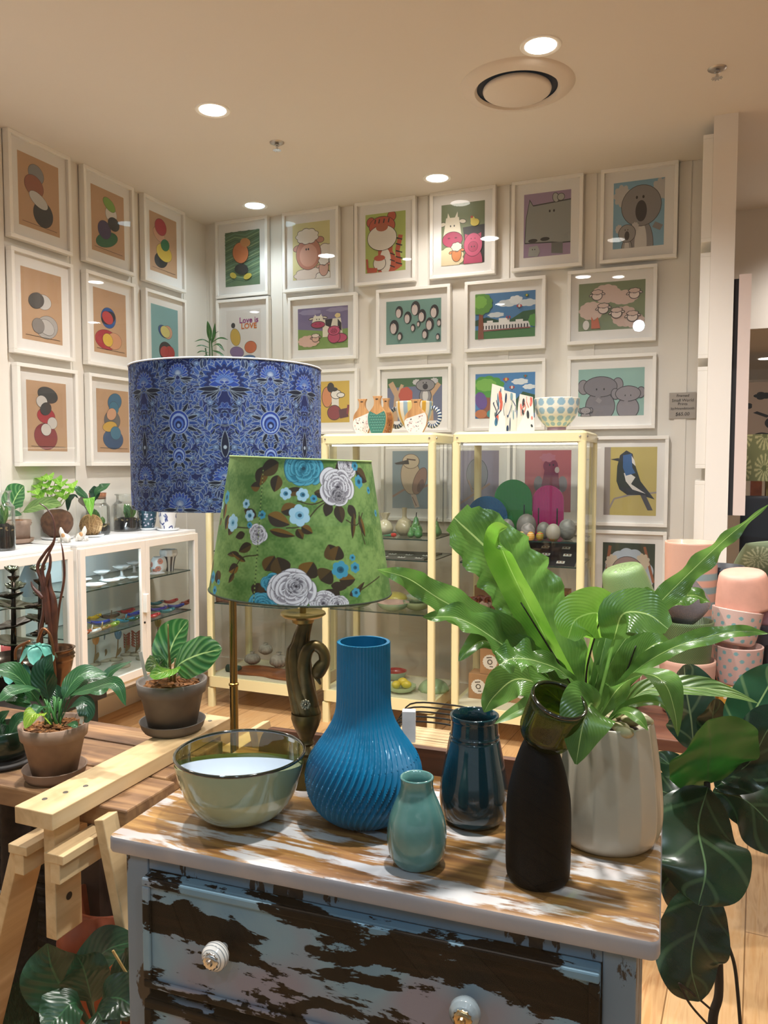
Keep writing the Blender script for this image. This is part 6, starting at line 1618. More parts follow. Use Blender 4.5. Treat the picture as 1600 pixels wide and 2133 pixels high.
def kbox(xl, Y, z, w_, h, d, lab, round_label=True, txt=True):
    x = by(xl, Y); p = Vector((x + w_ / 2, Y + d / 2, z)); t = thing('kraft_box', lab, 'box', p, 'brown gift boxes')
    MB().box(x, x + w_, Y, Y + d, z, z + h).build('carton', KR, t, bevel=.0012)
    if round_label:
        mb = MB(); o = Vector((x + w_ / 2, Y - .0006, z + h * .5)); r = min(w_, h) * .36; n_ = 40; ux, n = Vector((1, 0, 0)), Vector((0, -1, 0))
        mb.add([o] + [o + ux * (r * (1 + .05 * math.sin(i * 2.6)) * math.cos(2 * PI * i / n_)) + UP * (r * (1 + .05 * math.sin(i * 2.6)) * math.sin(2 * PI * i / n_)) for i in range(n_)], [(0, 1 + i, 1 + (i + 1) % n_) for i in range(n_)], 0, lin('#e6e0d8'))
        rg = random.Random(int(xl)); kk = rg.choice([0, 1])
        for k_ in range(10):
            a = 2 * PI * k_ / 10; q = o + (ux * math.cos(a) + UP * math.sin(a)) * r * .3 + n * .0004
            mb.add([q + ux * (r * .10 * math.cos(b_)) + UP * (r * .10 * math.sin(b_)) for b_ in (0, 1.05, 2.1, 3.14, 4.2, 5.2)], [(0, 1, 2, 3, 4, 5)], 0, lin('#3a3632' if kk else '#8a857e'))
        q = o + UP * r * .62 - ux * r * .1 + n * .0004; mb.add([q + ux * a * r * .38 + UP * (b_ * r * .07 + a * r * .06) for a, b_ in ((-1, -1), (1, -1), (1, 1), (-1, 1))], [(0, 1, 2, 3)], 0, lin('#1c1a1a'))
        q = o - UP * r * .62 + ux * r * .2 + n * .0004; mb.add([q + ux * a * r * .25 + UP * (b_ * r * .06) for a, b_ in ((-1, -1), (1, -1), (1, 1), (-1, 1))], [(0, 1, 2, 3)], 0, lin('#1c1a1a'))
        mb.build('round_label', M_PRINT, t)


z0 = .186
kbox(979, 4.03, z0, .108, .135, .11, 'brown gift box with a flower label, front left at the cabinet bottom')
kbox(1024, 4.03, z0, .108, .135, .11, 'brown gift box right of the front left one, bottom layer')
kbox(1068, 4.03, z0, .108, .135, .11, 'brown gift box third from the left, bottom layer')
kbox(1125, 4.03, z0, .13, .12, .11, 'wider brown gift box near the right post, bottom layer')
kbox(1003, 4.04, z0 + .136, .108, .135, .11, 'brown gift box with a round eye-like label, second layer left')
kbox(1050, 4.04, z0 + .136, .108, .135, .11, 'brown gift box second layer, behind the drooping fern leaf')
kbox(1108, 4.045, z0 + .136, .12, .13, .1, 'brown gift box second layer, right')
kbox(990, 4.05, z0 + .272, .12, .12, .10, 'topmost brown gift box under the glass shelf, left', False)
for i, xl in enumerate((990, 1040, 1090, 1140)):
    kbox(xl, 4.19, z3, .12, .125, .1, ['plain brown box behind the bark creatures, leftmost', 'plain brown box behind the bark creatures, second from left', 'plain brown box behind the bark creatures, third from left', 'plain brown box behind the bark creatures, beside the right post'][i], False)

# ================================================================== cream cabinet A
ya = 4.08; z0 = .186
q = [(-.20, -.06), (-.15, -.09), (-.02, -.075), (.08, -.10), (.2, -.09), (.24, 0), (.2, .1), (.05, .08), (-.08, .10), (-.18, .07), (-.22, 0)]
Q = crom([(a, b_, 0) for a, b_ in q + q[:1]], 60)[:-1]
p = Vector((-2.37, 4.05, z0)); mb = MB(); mb.prism([(v.x * 1.05, v.y) for v in Q], p + UP * .001, (1, 0, 0), (0, 1, 0), .016)
tag(mb.build('serving_board', wood('dark_board', ['#5a2c14', '#8a4a22', '#a05c2c'], 0, .8, .4), at=p, bevel=.003), 'wavy-edged reddish wooden board in the left-hand cabinet', 'board')
CL = simple('linen', '#9d968a', .9, noise=.15, nscale=60, bump=.6)
for i, (x, Y, z, r, lab) in enumerate(((522, 4.15, z0, .045, 'grey cloth bundle, left of the pile of three'), (578, 4.15, z0, .052, 'grey cloth bundle, right of the pile, next to the swan'), (550, 4.18, z0 + .062, .04, 'grey cloth bundle resting on top of the pile'))):
    p = Vector((by(x, Y), Y, z)); p.z += .0185
    t = thing('cloth_bundle', lab, 'cloth bundle', p, 'grey cloth bundles')
    MB().ball(p + UP * r * .72, (r * 1.1, r, r * .75), 30, 20, df=lambda d: 1 + .06 * math.sin(14 * math.atan2(d.y, d.x) + 3 * d.z) * (1 - d.z * .3)).build('bundle', CL, t, smooth=True)
    MB().lathe([(r * .2, r * 1.3), (r * .12, r * 1.42), (r * .34, r * 1.72), (r * .1, r * 1.5)], p, 20, rf=lambda th, j, z_: 1 + .15 * math.sin(6 * th)).build('gathered_top', CL, t, smooth='all')
for i, (Y, z, w_, h, c, nm, lab) in enumerate(((4.0, 1.20, .12, .016, '#a88a5a', 'folded_cloth', 'folded yellow cloth on the top shelf beside the left post'), (4.05, .93, .15, .09, '#7a4a2a', 'wicker_basket', 'small brown wicker basket on the middle shelf beside the left post'), (4.0, .62, .16, .045, '#8a5a44', 'book_stack', 'flat reddish parcel on the lower shelf beside the left post'))):
    p = Vector((-2.60, Y, z)); mb = MB()
    if nm == 'wicker_basket':
        for k_ in range(9): mb.tube([p + Vector((.062 * math.cos(a * PI / 12), .05 * math.sin(a * PI / 12), .006 + k_ * .010)) for a in range(25)], .0052, 6)
        mb.lathe([(0, .001), (.06, .001)], p, 24)
    else: rslab(mb, p.x - w_ / 2, p.x + w_ / 2, Y - .06, Y + .06, z, z + h, .01)
    tag(mb.build(nm if nm != 'book_stack' else 'parcel', simple(nm, c, .7, noise=.25, nscale=80, bump=.3), at=p, smooth='all'), lab, 'basket' if i == 1 else 'parcel' if i == 2 else 'cloth')
p = Vector((-2.62, 4.0, .186)); t = thing('rolled_scarf', 'small dark green roll at the left of the reddish board', 'roll', p)
MB().lathe([(0, 0), (.022, 0), (.022, .09), (0, .09)], p + Vector((-.02, 0, .022)), 20, M=Matrix.Rotation(PI / 2, 4, 'Y')).build('roll', simple('dark_green_cloth', '#26443a', .8), t, smooth='all')

# ================================================================== on top of the cream cabinets
ZT = 1.6065; W1 = wood('ply_wood', ['#a8784a', '#c69660', '#d3a872'], 2, 1, .5)


def flat_vase(x, Y, w_, h, col_low, label, cut):
    """plywood silhouette of a vase, lower half papered"""
    hz = by(x, Y); p = Vector((hz, Y, ZT))
    half_ = [(.30, 0), (.46, .22), (.50, .42), (.44, .56), (.24, .70), (.17, .78), (.17, .90), (.25, 1.0)]
    C_ = crom([(a, b_, 0) for a, b_ in half_], 28); poly = [(v.x * w_, v.y * h) for v in C_] + [(-v.x * w_, v.y * h) for v in C_[::-1]]
    t = thing('wooden_vase', label, 'vase', p, 'flat wooden vases')
    mb = MB(); mb.prism(poly, p, (1, 0, 0), (0, 0, 1), .02); mb.build('vase_panel', W1, t, bevel=.0015)
    A_ = Art(col_low, 1); rg = random.Random(int(x))
    if col_low == '#3f7f70':
        for j in range(9):
            for i in range(8): A_.E((i + (j % 2) * .5) / 7.5, .96 - j * .12, .075, .07, '#2b5f55', n=14).E((i + (j % 2) * .5) / 7.5, .955 - j * .12, .055, .05, '#7db3a0', n=14).E((i + (j % 2) * .5) / 7.5, .945 - j * .12, .045, .04, '#3f7f70', n=14)
    else:
        for k_ in range(60): A_.E(rg.random(), rg.random(), rg.uniform(.015, .045), rg.uniform(.012, .03), rg.choice(['#2a2a2e', '#c98a82', '#8a4a3a', '#d8a0a0', '#4a3a3a', '#a8b0a8']), rg.random() * 3, n=8)
    lo = [v for v in poly if v[1] <= h * .62]; xs = [v[0] for v in lo]
    mb = MB(); k0 = 0
    right = sorted([v for v in lo if v[0] > 0], key=lambda v: v[1]); left = sorted([v for v in lo if v[0] < 0], key=lambda v: -v[1])
    region = right + ([(0, h * .5)] if cut == 'wave' else []) + [(v[0], v[1] * (.72 if cut == 'slope' else 1)) for v in left]
    mb.add([p + Vector((a, -.0206, b_)) for a, b_ in region], [tuple(range(len(region)))], 0, lin(col_low))
    for (poly_, c) in A_.L[1:]:
        pl = [(-w_ / 2 + a * w_, b_ * h * .6) for a, b_ in poly_]
        cx_, cy_ = sum(a for a, b_ in pl) / len(pl), sum(b_ for a, b_ in pl) / len(pl)
        hw = np.interp(cy_ / h, [b_ for a, b_ in half_], [a for a, b_ in half_]) * w_
        top_ = h * .6 * (1 if cut != 'slope' else .74 + .26 * (cx_ / w_ + .5)) - (0 if cut != 'wave' else .25 * (w_ / 2 - abs(cx_)))
        if abs(cx_) < hw - .006 and cy_ < top_ - .01 and cy_ > .004: mb.add([p + Vector((a, -.0210 - .00004 * len(mb.F) / 40, b_)) for a, b_ in pl], [tuple(range(len(pl)))], 0, lin(c))
    mb.build('paper_pattern', M_PRINT, t)
    MB().box(p.x - w_ * .07, p.x + w_ * .07, p.y - .0208, p.y - .019, p.z + h * .90, p.z + h * .93).build('hanging_slot', simple('slot_brown', '#2e1c10', .8), t)


flat_vase(757, 4.0, .105, .19, '#e8ddd8', 'flat wooden vase with a white speckled lower half, left of the green one', 'slope')
flat_vase(788, 3.96, .105, .20, '#3f7f70', 'flat wooden vase with a green scale-patterned lower half', 'wave')
flat_vase(806, 4.06, .085, .195, '#a06a3a', 'plain brown wooden vase silhouette behind the green scale one', 'none')
flat_vase(868, 3.95, .125, .175, '#e8ddd8', 'flat wooden vase with a white speckled lower half, before the striped bowl', 'slope')
p = Vector((by(863, 4.1), 4.1, ZT)); t = thing('striped_bowl', 'tall striped bowl with round blue ring handles behind a wooden vase', 'bowl', p)
st = ['#d8c878', '#8fa9b8', '#e8e2d2', '#d9a83a', '#e8e2d2', '#8fa9b8']
MB().lathe([(0, 0)] + densify([(.035, .0), (.04, .02), (.075, .06), (.098, .12), (.102, .175)], 5) + [(.098, .175), (.09, .12)], p, 96, colf=lambda th, z, r: lin(st[int(th / (2 * PI) * 24) % 6]) if z > .03 else lin('#d8d4c8')).build('bowl_body', MATS['spot_glaze'], t, smooth='all')
for s_ in (-1, 1):
    mb = MB(); c = p + Vector((s_ * .105, 0, .09)); P_ = [c + Vector((.042 * math.cos(a * PI / 20), 0, .050 * math.sin(a * PI / 20))) for a in range(41)]
    for a in range(40):
        mb.tube([P_[a], P_[a + 1]], .012, 8, col=lin('#22406a' if a % 2 else '#d8dde0'), cap=False)
    mb.build('ring_handle', MATS['spot_glaze'], t, smooth='all')


def facet_vase(x, Y, w_, h, seed, cols_, label, twist=.15):
    p = Vector((by(x, Y), Y, ZT)); t = thing('angular_vase', label, 'vase', p, 'white painted angular vases')
    q = [(-1, -.8), (1, -1), (.9, .8), (-.9, 1)]; M0 = [Vector((a * w_ / 2, b_ * w_ * .4, 0)) for a, b_ in q]
    topv = [Matrix.Rotation(twist, 3, 'Z') @ (v * .72) + Vector((0, 0, h * (1 - .08 * i))) for i, v in enumerate(M0)]
    R_ = Matrix.Rotation(YAW * .8, 3, 'Z'); V = [p + R_ @ v for v in M0 + topv]
    mb = MB(); mb.add(V, [(3, 2, 1, 0), (0, 1, 5, 4), (1, 2, 6, 5), (2, 3, 7, 6), (3, 0, 4, 7), (4, 5, 6, 7)], 0, lin('#e8e2d4')); rg = random.Random(seed)
    for (a, b_, c, d) in ((0, 1, 5, 4), (1, 2, 6, 5)):
        n_ = (V[b_] - V[a]).cross(V[d] - V[a]).normalized()
        A_ = Art('#e8e2d4', 1)
        for k_ in range(9):
            c0 = rg.choice(cols_); x_, y_ = rg.uniform(.1, .9), rg.uniform(.05, .95); A_.E(x_, y_, rg.uniform(.03, .12), rg.uniform(.02, .2), c0, rg.uniform(-.8, .8), n=14)
        for k_ in range(4): x_, y_ = rg.random(), rg.random(); A_.Ln([(x_, y_), (x_ + rg.uniform(-.2, .2), y_ + .15), (x_ + rg.uniform(-.3, .3), y_ + .3)], .03, cols_[0])
        for k2, (poly_, c1_) in enumerate(A_.L[1:]):
            pl = clip(poly_, .02, .02, .98, .98)
            if pl: mb.add([(V[a].lerp(V[b_], u)).lerp(V[d].lerp(V[c], u), v) + n_ * (.0004 + .00005 * k2) for u, v in pl], [tuple(range(len(pl)))], 0, lin(c1_))
    mb.build('vase_body', MATS['spot_glaze'], t)


facet_vase(1034, 4.0, .085, .245, 5, ['#23304a', '#3f6f8c', '#c9604a', '#6a7a6a'], 'tallest white angular vase with blue and red brushmarks')
facet_vase(1058, 4.05, .085, .215, 8, ['#2a4a7a', '#2a3a5a', '#7fa0a8', '#b0b8a0'], 'middle white angular vase with dark blue brushmarks')
facet_vase(1092, 3.97, .09, .185, 12, ['#d86a5a', '#e08070', '#d8604a', '#3a3a3a'], 'shorter angular vase with large coral brushmarks')
p = Vector((by(1158, 4.04), 4.04, ZT)); t = thing('dotted_bowl', 'large white footed bowl with rows of pale blue ovals', 'bowl', p)


def dots(th, z, r):
    for k_, (zc, hh) in enumerate(((.142, .019), (.10, .017), (.062, .014), (.035, .009))):
        u = ((th * 13 / (2 * PI)) + k_ * .0) % 1 - .5
        if (u / .36) ** 2 + ((z - zc) / hh) ** 2 < 1: return lin('#8fb2c4')
    if z < .022 and z > .003: return lin('#2a2f5a') if int(z * 1000 / 3.2) % 2 else lin('#c9a0b0')
    return lin('#e6e4d6')


pr = densify([(.05, 0), (.048, .02), (.062, .032), (.092, .07), (.108, .11), (.113, .165)], 12)
MB().lathe([(0, 0)] + pr + [(.109, .166), (.10, .12), (.05, .04), (0, .035)], p, 156, colf=dots).build('bowl_body', MATS['spot_glaze'], t, smooth='all')

# ================================================================== stacked planters on a timber bench at the right
PD = 2.45
bz = .665
pl_ = pt(1352, 1515, D=2.42)
t = thing('timber_bench', 'reddish timber bench carrying the stacked planters at the right', 'bench', (.2, 2.55, 0))
RW = wood('red_timber', ['#3a2016', '#5c3424', '#6e4630'], 0, .7, .55)
x0 = -.19
MB().box(x0, .62, 2.33, 3.14, bz - .035, bz).build('bench_top', RW, t, bevel=.003)
for (x, y) in ((x0 + .03, 2.37), (.58, 2.37), (x0 + .03, 3.10), (.58, 3.10)): MB().box(x - .03, x + .03, y - .03, y + .03, 0, bz - .035).build('leg', RW, t)


def planter(x, yb, yt, hwb, hwt, mat, label, D=PD, tilt=0, lean=0, flip=False, colf=None, snap=None, cat='pot'):
    """thick-walled pot placed by its axis; tilt turns it about the sight line, lean toward the viewer"""
    s_ = scal(D, 1.0); h = (yb - yt) * s_; rb, rt = hwb * s_, hwt * s_
    c = pt(x, (yb + yt) / 2, D=D)
    if snap is not None: c.z = snap + h / 2
    nn = 90 if colf else 14
    q = [(0, -h / 2), (rb * .9, -h / 2), (rb, -h / 2 + .006)] + [(rb + (rt - rb) * (f ** .6), -h / 2 + .006 + (h - .008) * f) for f in [i / nn for i in range(1, nn + 1)]] + [(rt - .002, h / 2), (rt - .006, h / 2 - .001), (rb - .006, -h / 2 + .02), (0, -h / 2 + .018)]
    M_ = Matrix.Rotation(tilt, 4, FWD) @ Matrix.Rotation(lean, 4, RGT)
    if flip: M_ = M_ @ Matrix.Rotation(PI, 4, 'X')
    base = c - UP * h / 2
    o = MB().lathe(q, c, 160 if colf else 64, M=M_, colf=colf).build('planter_pot', mat, at=base, smooth='all')
    return tag(o, label, cat, 'stacked planters at the right'), h


def weave(name, col, amp=.5):
    if name in MATS: return MATS[name]
    m, nt, b = nodes(name); c = lin(col); b.inputs['Roughness'].default_value = .35; b.inputs['Coat Weight'].default_value = .2
    tc = N(nt, 'ShaderNodeUVMap'); mp = N(nt, 'ShaderNodeMapping'); mp.inputs['Rotation'].default_value = (0, 0, .7); mp.inputs['Scale'].default_value = (110, 40, 1)
    ck = N(nt, 'ShaderNodeTexVoronoi'); ck.inputs['Randomness'].default_value = 0; ck.inputs['Scale'].default_value = 1
    nt.links.new(tc.outputs[0], mp.inputs[0]); nt.links.new(mp.outputs[0], ck.inputs['Vector'])
    r = ramp(nt, [(.15, [x * 1.0 for x in c]), (.55, [x * .35 for x in c])]); nt.links.new(ck.outputs['Distance'], r.inputs[0]); nt.links.new(r.outputs[0], b.inputs['Base Color'])
    bp = N(nt, 'ShaderNodeBump'); bp.invert = True; bp.inputs['Strength'].default_value = amp; bp.inputs['Distance'].default_value = .002; nt.links.new(ck.outputs['Distance'], bp.inputs['Height']); nt.links.new(bp.outputs[0], b.inputs['Normal'])
    MATS[name] = m; return m


def dotted(basec, dotc, n_=10, rows=(-.045, -.022, .001, .024, .047), rad=.0062, rr_=.075):
    b_, d = lin(basec), lin(dotc)
    def f(th, z, r):
        for k_, zc in enumerate(rows):
            u = ((th * n_ / (2 * PI) + .5 * (k_ % 2)) % 1 - .5) * 2 * PI * max(.03, r) / n_
            if math.hypot(u, z - zc) < rad: return d
        return b_
    return f


def rowsprof(o): return o


DOTM = attr_mat('dotted_glaze', .45, coat=.1, bump=.15, bscale=300)
LG, DG_ = weave('green_weave', '#8fb070'), weave('dark_green_weave', '#6c8352')
planter(1290, 1478, 1266, 40, 46, simple('peach_clay', '#cfa08c', .55), 'peach planter behind the fern, its rim just under the light green pot', D=2.50, snap=bz)
planter(1305, 1258, 1180, 40, 52, LG, 'light green woven-texture planter upside down, tilted on the peach rim', tilt=-.30, lean=.05, flip=True, D=2.48)
planter(1430, 1512, 1398, 48, 56, simple('peach_clay'), 'peach planter under the dark green one, mostly behind leaves', snap=bz, D=2.44)
planter(1430, 1393, 1290, 44, 53.5, DG_, 'dark green woven-texture planter standing upright beneath the grey one', D=2.44)
planter(1422, 1293, 1212, 40, 52, weave('grey_weave', '#8d868a'), 'grey woven-texture planter tipped over inside the dark green one', tilt=-.80, lean=-.12, D=2.44)
def stripe(th, z, r):
    a, b_ = lin('#cf9f8a'), lin('#87a0a2'); k_ = int((z + .2) / .024); ang = ((th - 5.6 + PI) % (2 * PI)) - PI
    return b_ if k_ % 2 == 0 and abs(ang) < 1.0 and z > 0 and z < .19 else a
planter(1435, 1512, 1196, 46, 52, DOTM, 'tall peach planter with blue-grey stripes behind the grey tipped one', D=2.66, colf=stripe, snap=bz)
planter(1530, 1512, 1426, 46, 34, DOTM, 'mustard yellow planter with white dots at the foot of the pink stack', colf=dotted('#d0943a', '#e6d9c0', 9, (-.04, -.01, .02, .05)), snap=bz)
planter(1537, 1424, 1342, 40, 49, DOTM, 'pink planter with turquoise dots, lower of the two', colf=dotted('#d2ab9f', '#7fa9aa', 13, (-.045, -.022, .001, .024, .047)))
planter(1532, 1340, 1268, 40, 50, DOTM, 'pink planter with turquoise dots, upper one, tilted on the lower', colf=dotted('#d8b4a8', '#7fa9aa', 13, (-.038, -.015, .008, .031)), tilt=.14, lean=-.05)
planter(1548, 1264, 1190, 44, 55, simple('salmon_clay', '#d8a08c', .5, noise=.05), 'large salmon planter lying upside down on top of the pink dotted stack', tilt=-.10, flip=True, lean=.1, D=2.47)
planter(1499, 1512, 1256, 40, 44, simple('navy_glaze', '#22262e', .4, coat=.3), 'dark navy planter behind the pink dotted stack', D=2.72, snap=bz)
planter(1606, 1300, 1236, 30, 38, simple('lilac_clay', '#c9a0b0', .45), 'lilac planter at the right picture edge, upper of two', D=2.5)
planter(1610, 1376, 1302, 32, 38, weave('slate_weave', '#6a6a74'), 'slate grey planter at the right picture edge under the lilac one', D=2.5)
planter(1612, 1512, 1376, 36, 40, simple('dark_clay', '#2c2c30', .5), 'dark planter at the right picture edge, lowest of three', D=2.5, snap=bz)

# ================================================================== the far room beyond the pillar
t = pt(1600, 955, D=4.2); c0, c1_ = lin('#858a5c'), lin('#c9c690')


def burst(th, z, r):
    u = (th * 9 / (2 * PI)) % 1 - .5; v = ((z + .02) / .17) % 1 - .5; d = math.hypot(u, v); a = math.atan2(v, u)
    if d < .1: return lin('#6f7548')
    return c1_ if (math.sin(a * 14) > .1 and d < .44) else c0


p = Vector((t.x, t.y, 0)); L = thing('far_lamp', 'lamp with an olive starburst drum shade at the right picture edge', 'lamp', p)
zA, zB = pt(1600, 1001, D=4.2).z, pt(1600, 906, D=4.2).z; r = 62 * scal(4.2, 1.4)
MB().lathe([(r, zA + (zB - zA) * i / 40) for i in range(41)], p, 320, colf=lambda th, z, r_: burst(th, z - zA, r_)).build('lamp_shade', attr_mat('olive_print', .85), L, smooth='all')
MB().lathe([(.14, 0), (.14, .02), (.012, .03), (.012, zB - .04)], p, 24).build('lamp_stand', M_BRASS, L, smooth='all')
# big cow picture far away
q = pt(1610, 850, D=6.0); p = Vector((q.x, q.y, 0)); A_ = Art('#d8ccc4', .7)
A_.W(.20, .62, .05, .05, '#1d1f22', 5).W(.34, .78, .06, .05, '#1d1f22', 5, .3).Ln([(.28, .52), (.4, .44), (.55, .5)], .05, '#1d1f22').W(.56, .34, .16, .22, '#23262b', 7, .2).W(.36, .12, .1, .06, '#1d1f22', 5).W(.8, .7, .12, .14, '#1d1f22', 6, .2)
zA, zB = pt(1610, 925, D=6).z, pt(1610, 795, D=6).z
t = thing('cow_picture', 'large unframed picture of a black and white cow hide in the far room', 'picture', (p.x, p.y, zA))
wv_ = .78; o = Vector((p.x - .34, p.y, zA))
MB().box(o.x, o.x + wv_, p.y + .001, p.y + .03, zA, zB).build('canvas', simple('canvas_edge'), t)
mb = MB(); A_.emit(mb, o, Vector((wv_, 0, 0)), Vector((0, 0, zB - zA)), Vector((0, -1, 0))); mb.build('print', M_PRINT, t)
tcp = MB().box(o.x - .2, o.x + 1.0, p.y + .031, p.y + .1, 0, zB + .02)
struct(tcp.build('trim_20', wallm))
# chair, post and cushion
q = pt(1574, 1040, D=4.6)
tag(MB().box(q.x - .03, q.x + .03, q.y - .03, q.y + .03, 0, 1.36).build('timber_post', simple('orange_timber', '#a3582c', .5, noise=.2), at=(q.x, q.y, 0)), 'orange timber post behind the starburst cushion', 'post')
tag(MB().box(q.x + .09, q.x + .125, q.y - .02, q.y + .02, 0, 1.36).build('white_post', M_WHITE, at=(q.x + .1, q.y, 0)), 'thin white post right of the orange timber post', 'post')
q = pt(1580, 1150, D=3.7); q.x += .17
t = thing('dark_armchair', 'dark armchair in the far room under the starburst cushion', 'armchair', (q.x + .1, q.y, 0)); DK = simple('dark_fabric', '#1b1c24', .8)
zc = pt(1560, 1195, D=3.7).z
rslab(MB(), q.x - .22, q.x + .42, q.y - .25, q.y + .25, .35, zc - .10, .04, er=.02).build('seat', DK, t, smooth='all'); rslab(MB(), q.x - .24, q.x + .44, q.y + .25, q.y + .36, .25, 1.28, .04, er=.02).build('backrest', DK, t, smooth='all')
for sx in (-.24, .38): MB().box(q.x + sx, q.x + sx + .05, q.y - .25, q.y + .25, .35, zc + .0).build('armrest', simple('red_wood', '#6a2f1a', .4), t, bevel=.01)
for (a, b_) in ((-.2, -.22), (.38, -.22), (-.2, .3), (.38, .3)): MB().box(q.x + a, q.x + a + .04, q.y + b_, q.y + b_ + .04, 0, .35).build('leg', simple('red_wood'), t)
p = Vector((q.x - .08, q.y - .02, zc - .10)); mb = MB()
def cush(u, v):
    a, b_ = (u * 2 - 1), (v * 2 - 1); k_ = (1 - a * a) ** .5 * (1 - b_ * b_) ** .5 if abs(a) < 1 and abs(b_) < 1 else 0
    return k_
Mc = Matrix.Rotation(YAW, 3, 'Z') @ Matrix.Rotation(-.9, 3, 'X')
for s_ in (-1, 1):
    mb.grid(lambda u, v: p + Vector((0, 0, .135)) + Mc @ Vector(((u * 2 - 1) * .22 * (1 - .06 * (v * 2 - 1) ** 2), (v * 2 - 1) * .17 * (1 - .06 * (u * 2 - 1) ** 2), s_ * .06 * cush(u, v))), 90, 70,
            colf=lambda u, v: lin('#b7c0a0') if (math.sin(16 * math.atan2(((v * 2.4) % 1) - .5, ((u * 3) % 1) - .5)) > .3 and math.hypot(((v * 2.4) % 1) - .5, ((u * 3) % 1) - .5) < .42) else lin('#7c8a6c'))
tag(mb.build('starburst_cushion', attr_mat('cushion_cloth', .9), smooth='all', at=p), 'sage green cushion with a starburst pattern beside the white pillar', 'cushion')
# ================================================================== plants
L_FERN = leafmat('fern_leaf', '#43682a', '#5f8840', '#a4bf78', .24, .28, veins=26, vw=.016, vs_=.08, bs=.12)
L_FERNB = leafmat('fern_leaf_backlit', '#5a8a2a', '#78a040', '#94b860', .3, .42, veins=26, vw=.014, vs_=.06, bs=.1)  # backlit fronds: light coming through is put into a brighter green
L_FIG = leafmat('fig_leaf', '#0b2214', '#14301d', '#4f6a48', .26, .08, veins=3, vw=.010, vs_=.30)
L_LILY = leafmat('lily_leaf', '#1f4a2a', '#306038', '#5f8a5a', .28, .2, veins=14, vw=.02, vs_=.2, bs=.2)
L_DARK = leafmat('dark_lily_leaf', '#0e2a1b', '#193f28', '#2f5a3a', .3, .1, veins=12, vw=.016, vs_=.25, bs=.16)
L_CAL = leafmat('calathea_leaf', '#23592f', '#2f7038', '#a9cf8a', .32, .25, veins=8, vw=.02, patt=.45, pattcol='#6a9f62', vs_=.15)
L_LIME = leafmat('lime_leaf', '#6fa030', '#8cba48', '#b8d888', .35, .35, veins=6, vw=.02)
L_OLIVE = leafmat('olive_leaf', '#4a6a34', '#5f8040', '#8fa868', .35, .25, veins=8, vw=.02)
TERRA = simple('terracotta', '#8f7664', .75, noise=.18, nscale=18, bump=.15)
TERRAG = simple('grey_terracotta', '#6f6760', .75, noise=.15, nscale=16, bump=.15)
BARKM = simple('bark_chips', '#7a4f28', .9, noise=.6, nscale=90, bump=1.0)
UPV = (UP * .8 - FWD * .6).normalized()


def W(x, y, D): return pt(x, y, D=D)


def frond(par, pts, w_, mat, nrm=None, name='leaf', **k):
    P_ = [W(*p) for p in pts]; D = sum(p[2] for p in pts) / len(pts)
    return leaf(MB(), P_, w_ * scal(D, P_[0].z), nrm if nrm is not None else UPV, **k).build(name, mat, par, smooth='all')


def chips(mb, c, r, h, n, seed, s_=.012):
    rg = random.Random(seed)
    for i in range(n):
        a, q = rg.uniform(0, 2 * PI), r * math.sqrt(rg.random()); p = Vector(c) + Vector((q * math.cos(a), q * math.sin(a), h * (1 - (q / r) ** 2) + rg.uniform(0, .005)))
        M_ = Matrix.Rotation(rg.uniform(0, 6), 4, 'Z') @ Matrix.Rotation(rg.uniform(-.6, .6), 4, 'X')
        e = s_ * rg.uniform(.5, 1.3); mb.box(-e, e, -e * .4, e * .4, -e * .15, e * .15, M=Matrix.Translation(p) @ M_)


def clay_pot(par, c, z, rb, rt, h, mat, seed, saucer=True, sr=1.15, soil=BARKM):
    zz = z
    if saucer:
        MB().lathe([(0, .001), (rt * .80, .001), (rt * sr * .93, .010), (rt * sr * .98, .024), (rt * sr, .026), (rt * sr * .95, .026), (rt * sr * .88, .012), (0, .010)], (c.x, c.y, z), 56).build('saucer', mat, par, smooth='all'); zz = z + .010
    MB().lathe([(0, .001), (rb, .001), (rb + (rt * .88 - rb) * .98, h * .72), (rt * .95, h * .74), (rt, h * .99), (rt - .004, h), (rt - .008, h * .97), (rt * .80, h * .80), (0, h * .79)], (c.x, c.y, zz), 64).build('pot', mat, par, smooth='all')
    mb = MB().ball((c.x, c.y, zz + h * .80), (rt * .84, rt * .84, h * .13), 24, 8); chips(mb, (c.x, c.y, zz + h * .84), rt * .78, h * .10, 150, seed); mb.build('bark_mulch', soil, par)
    return zz + h * .9


# ------------------------------------------------------------------ bird's nest fern in the cream planter
def ff(pts, w_, mat=L_FERN, **k):
    k.setdefault('fold', .28); k.setdefault('wave', .30); k.setdefault('wn', 5); k.setdefault('seg', 44); k.setdefault('across', 10)
    return frond(FERN, pts, w_, mat, name='frond', **k)


blunt = lambda v: max(.10, min(1, .16 + 1.5 * v) if v < .55 else 1 - .35 * ((v - .55) / .45) ** 2.5) if v < .97 else .45
strap = lambda v: max(.05, math.sin(PI * min(1, v ** .75)) ** .7)
ff([(1222, 1470, 1.27), (1190, 1400, 1.27), (1120, 1280, 1.26), (1040, 1170, 1.24), (946, 1078, 1.22)], 74, prof=blunt, wn=9, wave=.22, ruffle=.05, nrm=(UP * .5 - FWD * .9 - RGT * .1))
ff([(1215, 1460, 1.25), (1160, 1370, 1.24), (1085, 1230, 1.22), (1045, 1140, 1.20), (1042, 1108, 1.18), (1058, 1098, 1.16)], 32, L_FERNB, fold=.75, wave=.08, wn=4, nrm=(-RGT * .55 - FWD * .7 + UP * .4))
ff([(1215, 1470, 1.24), (1150, 1400, 1.22), (1040, 1315, 1.18), (920, 1250, 1.14), (850, 1205, 1.11), (785, 1186, 1.10)], 34, wn=5, wave=.45, twist=-.9, nrm=(UP * .8 - FWD * .7))
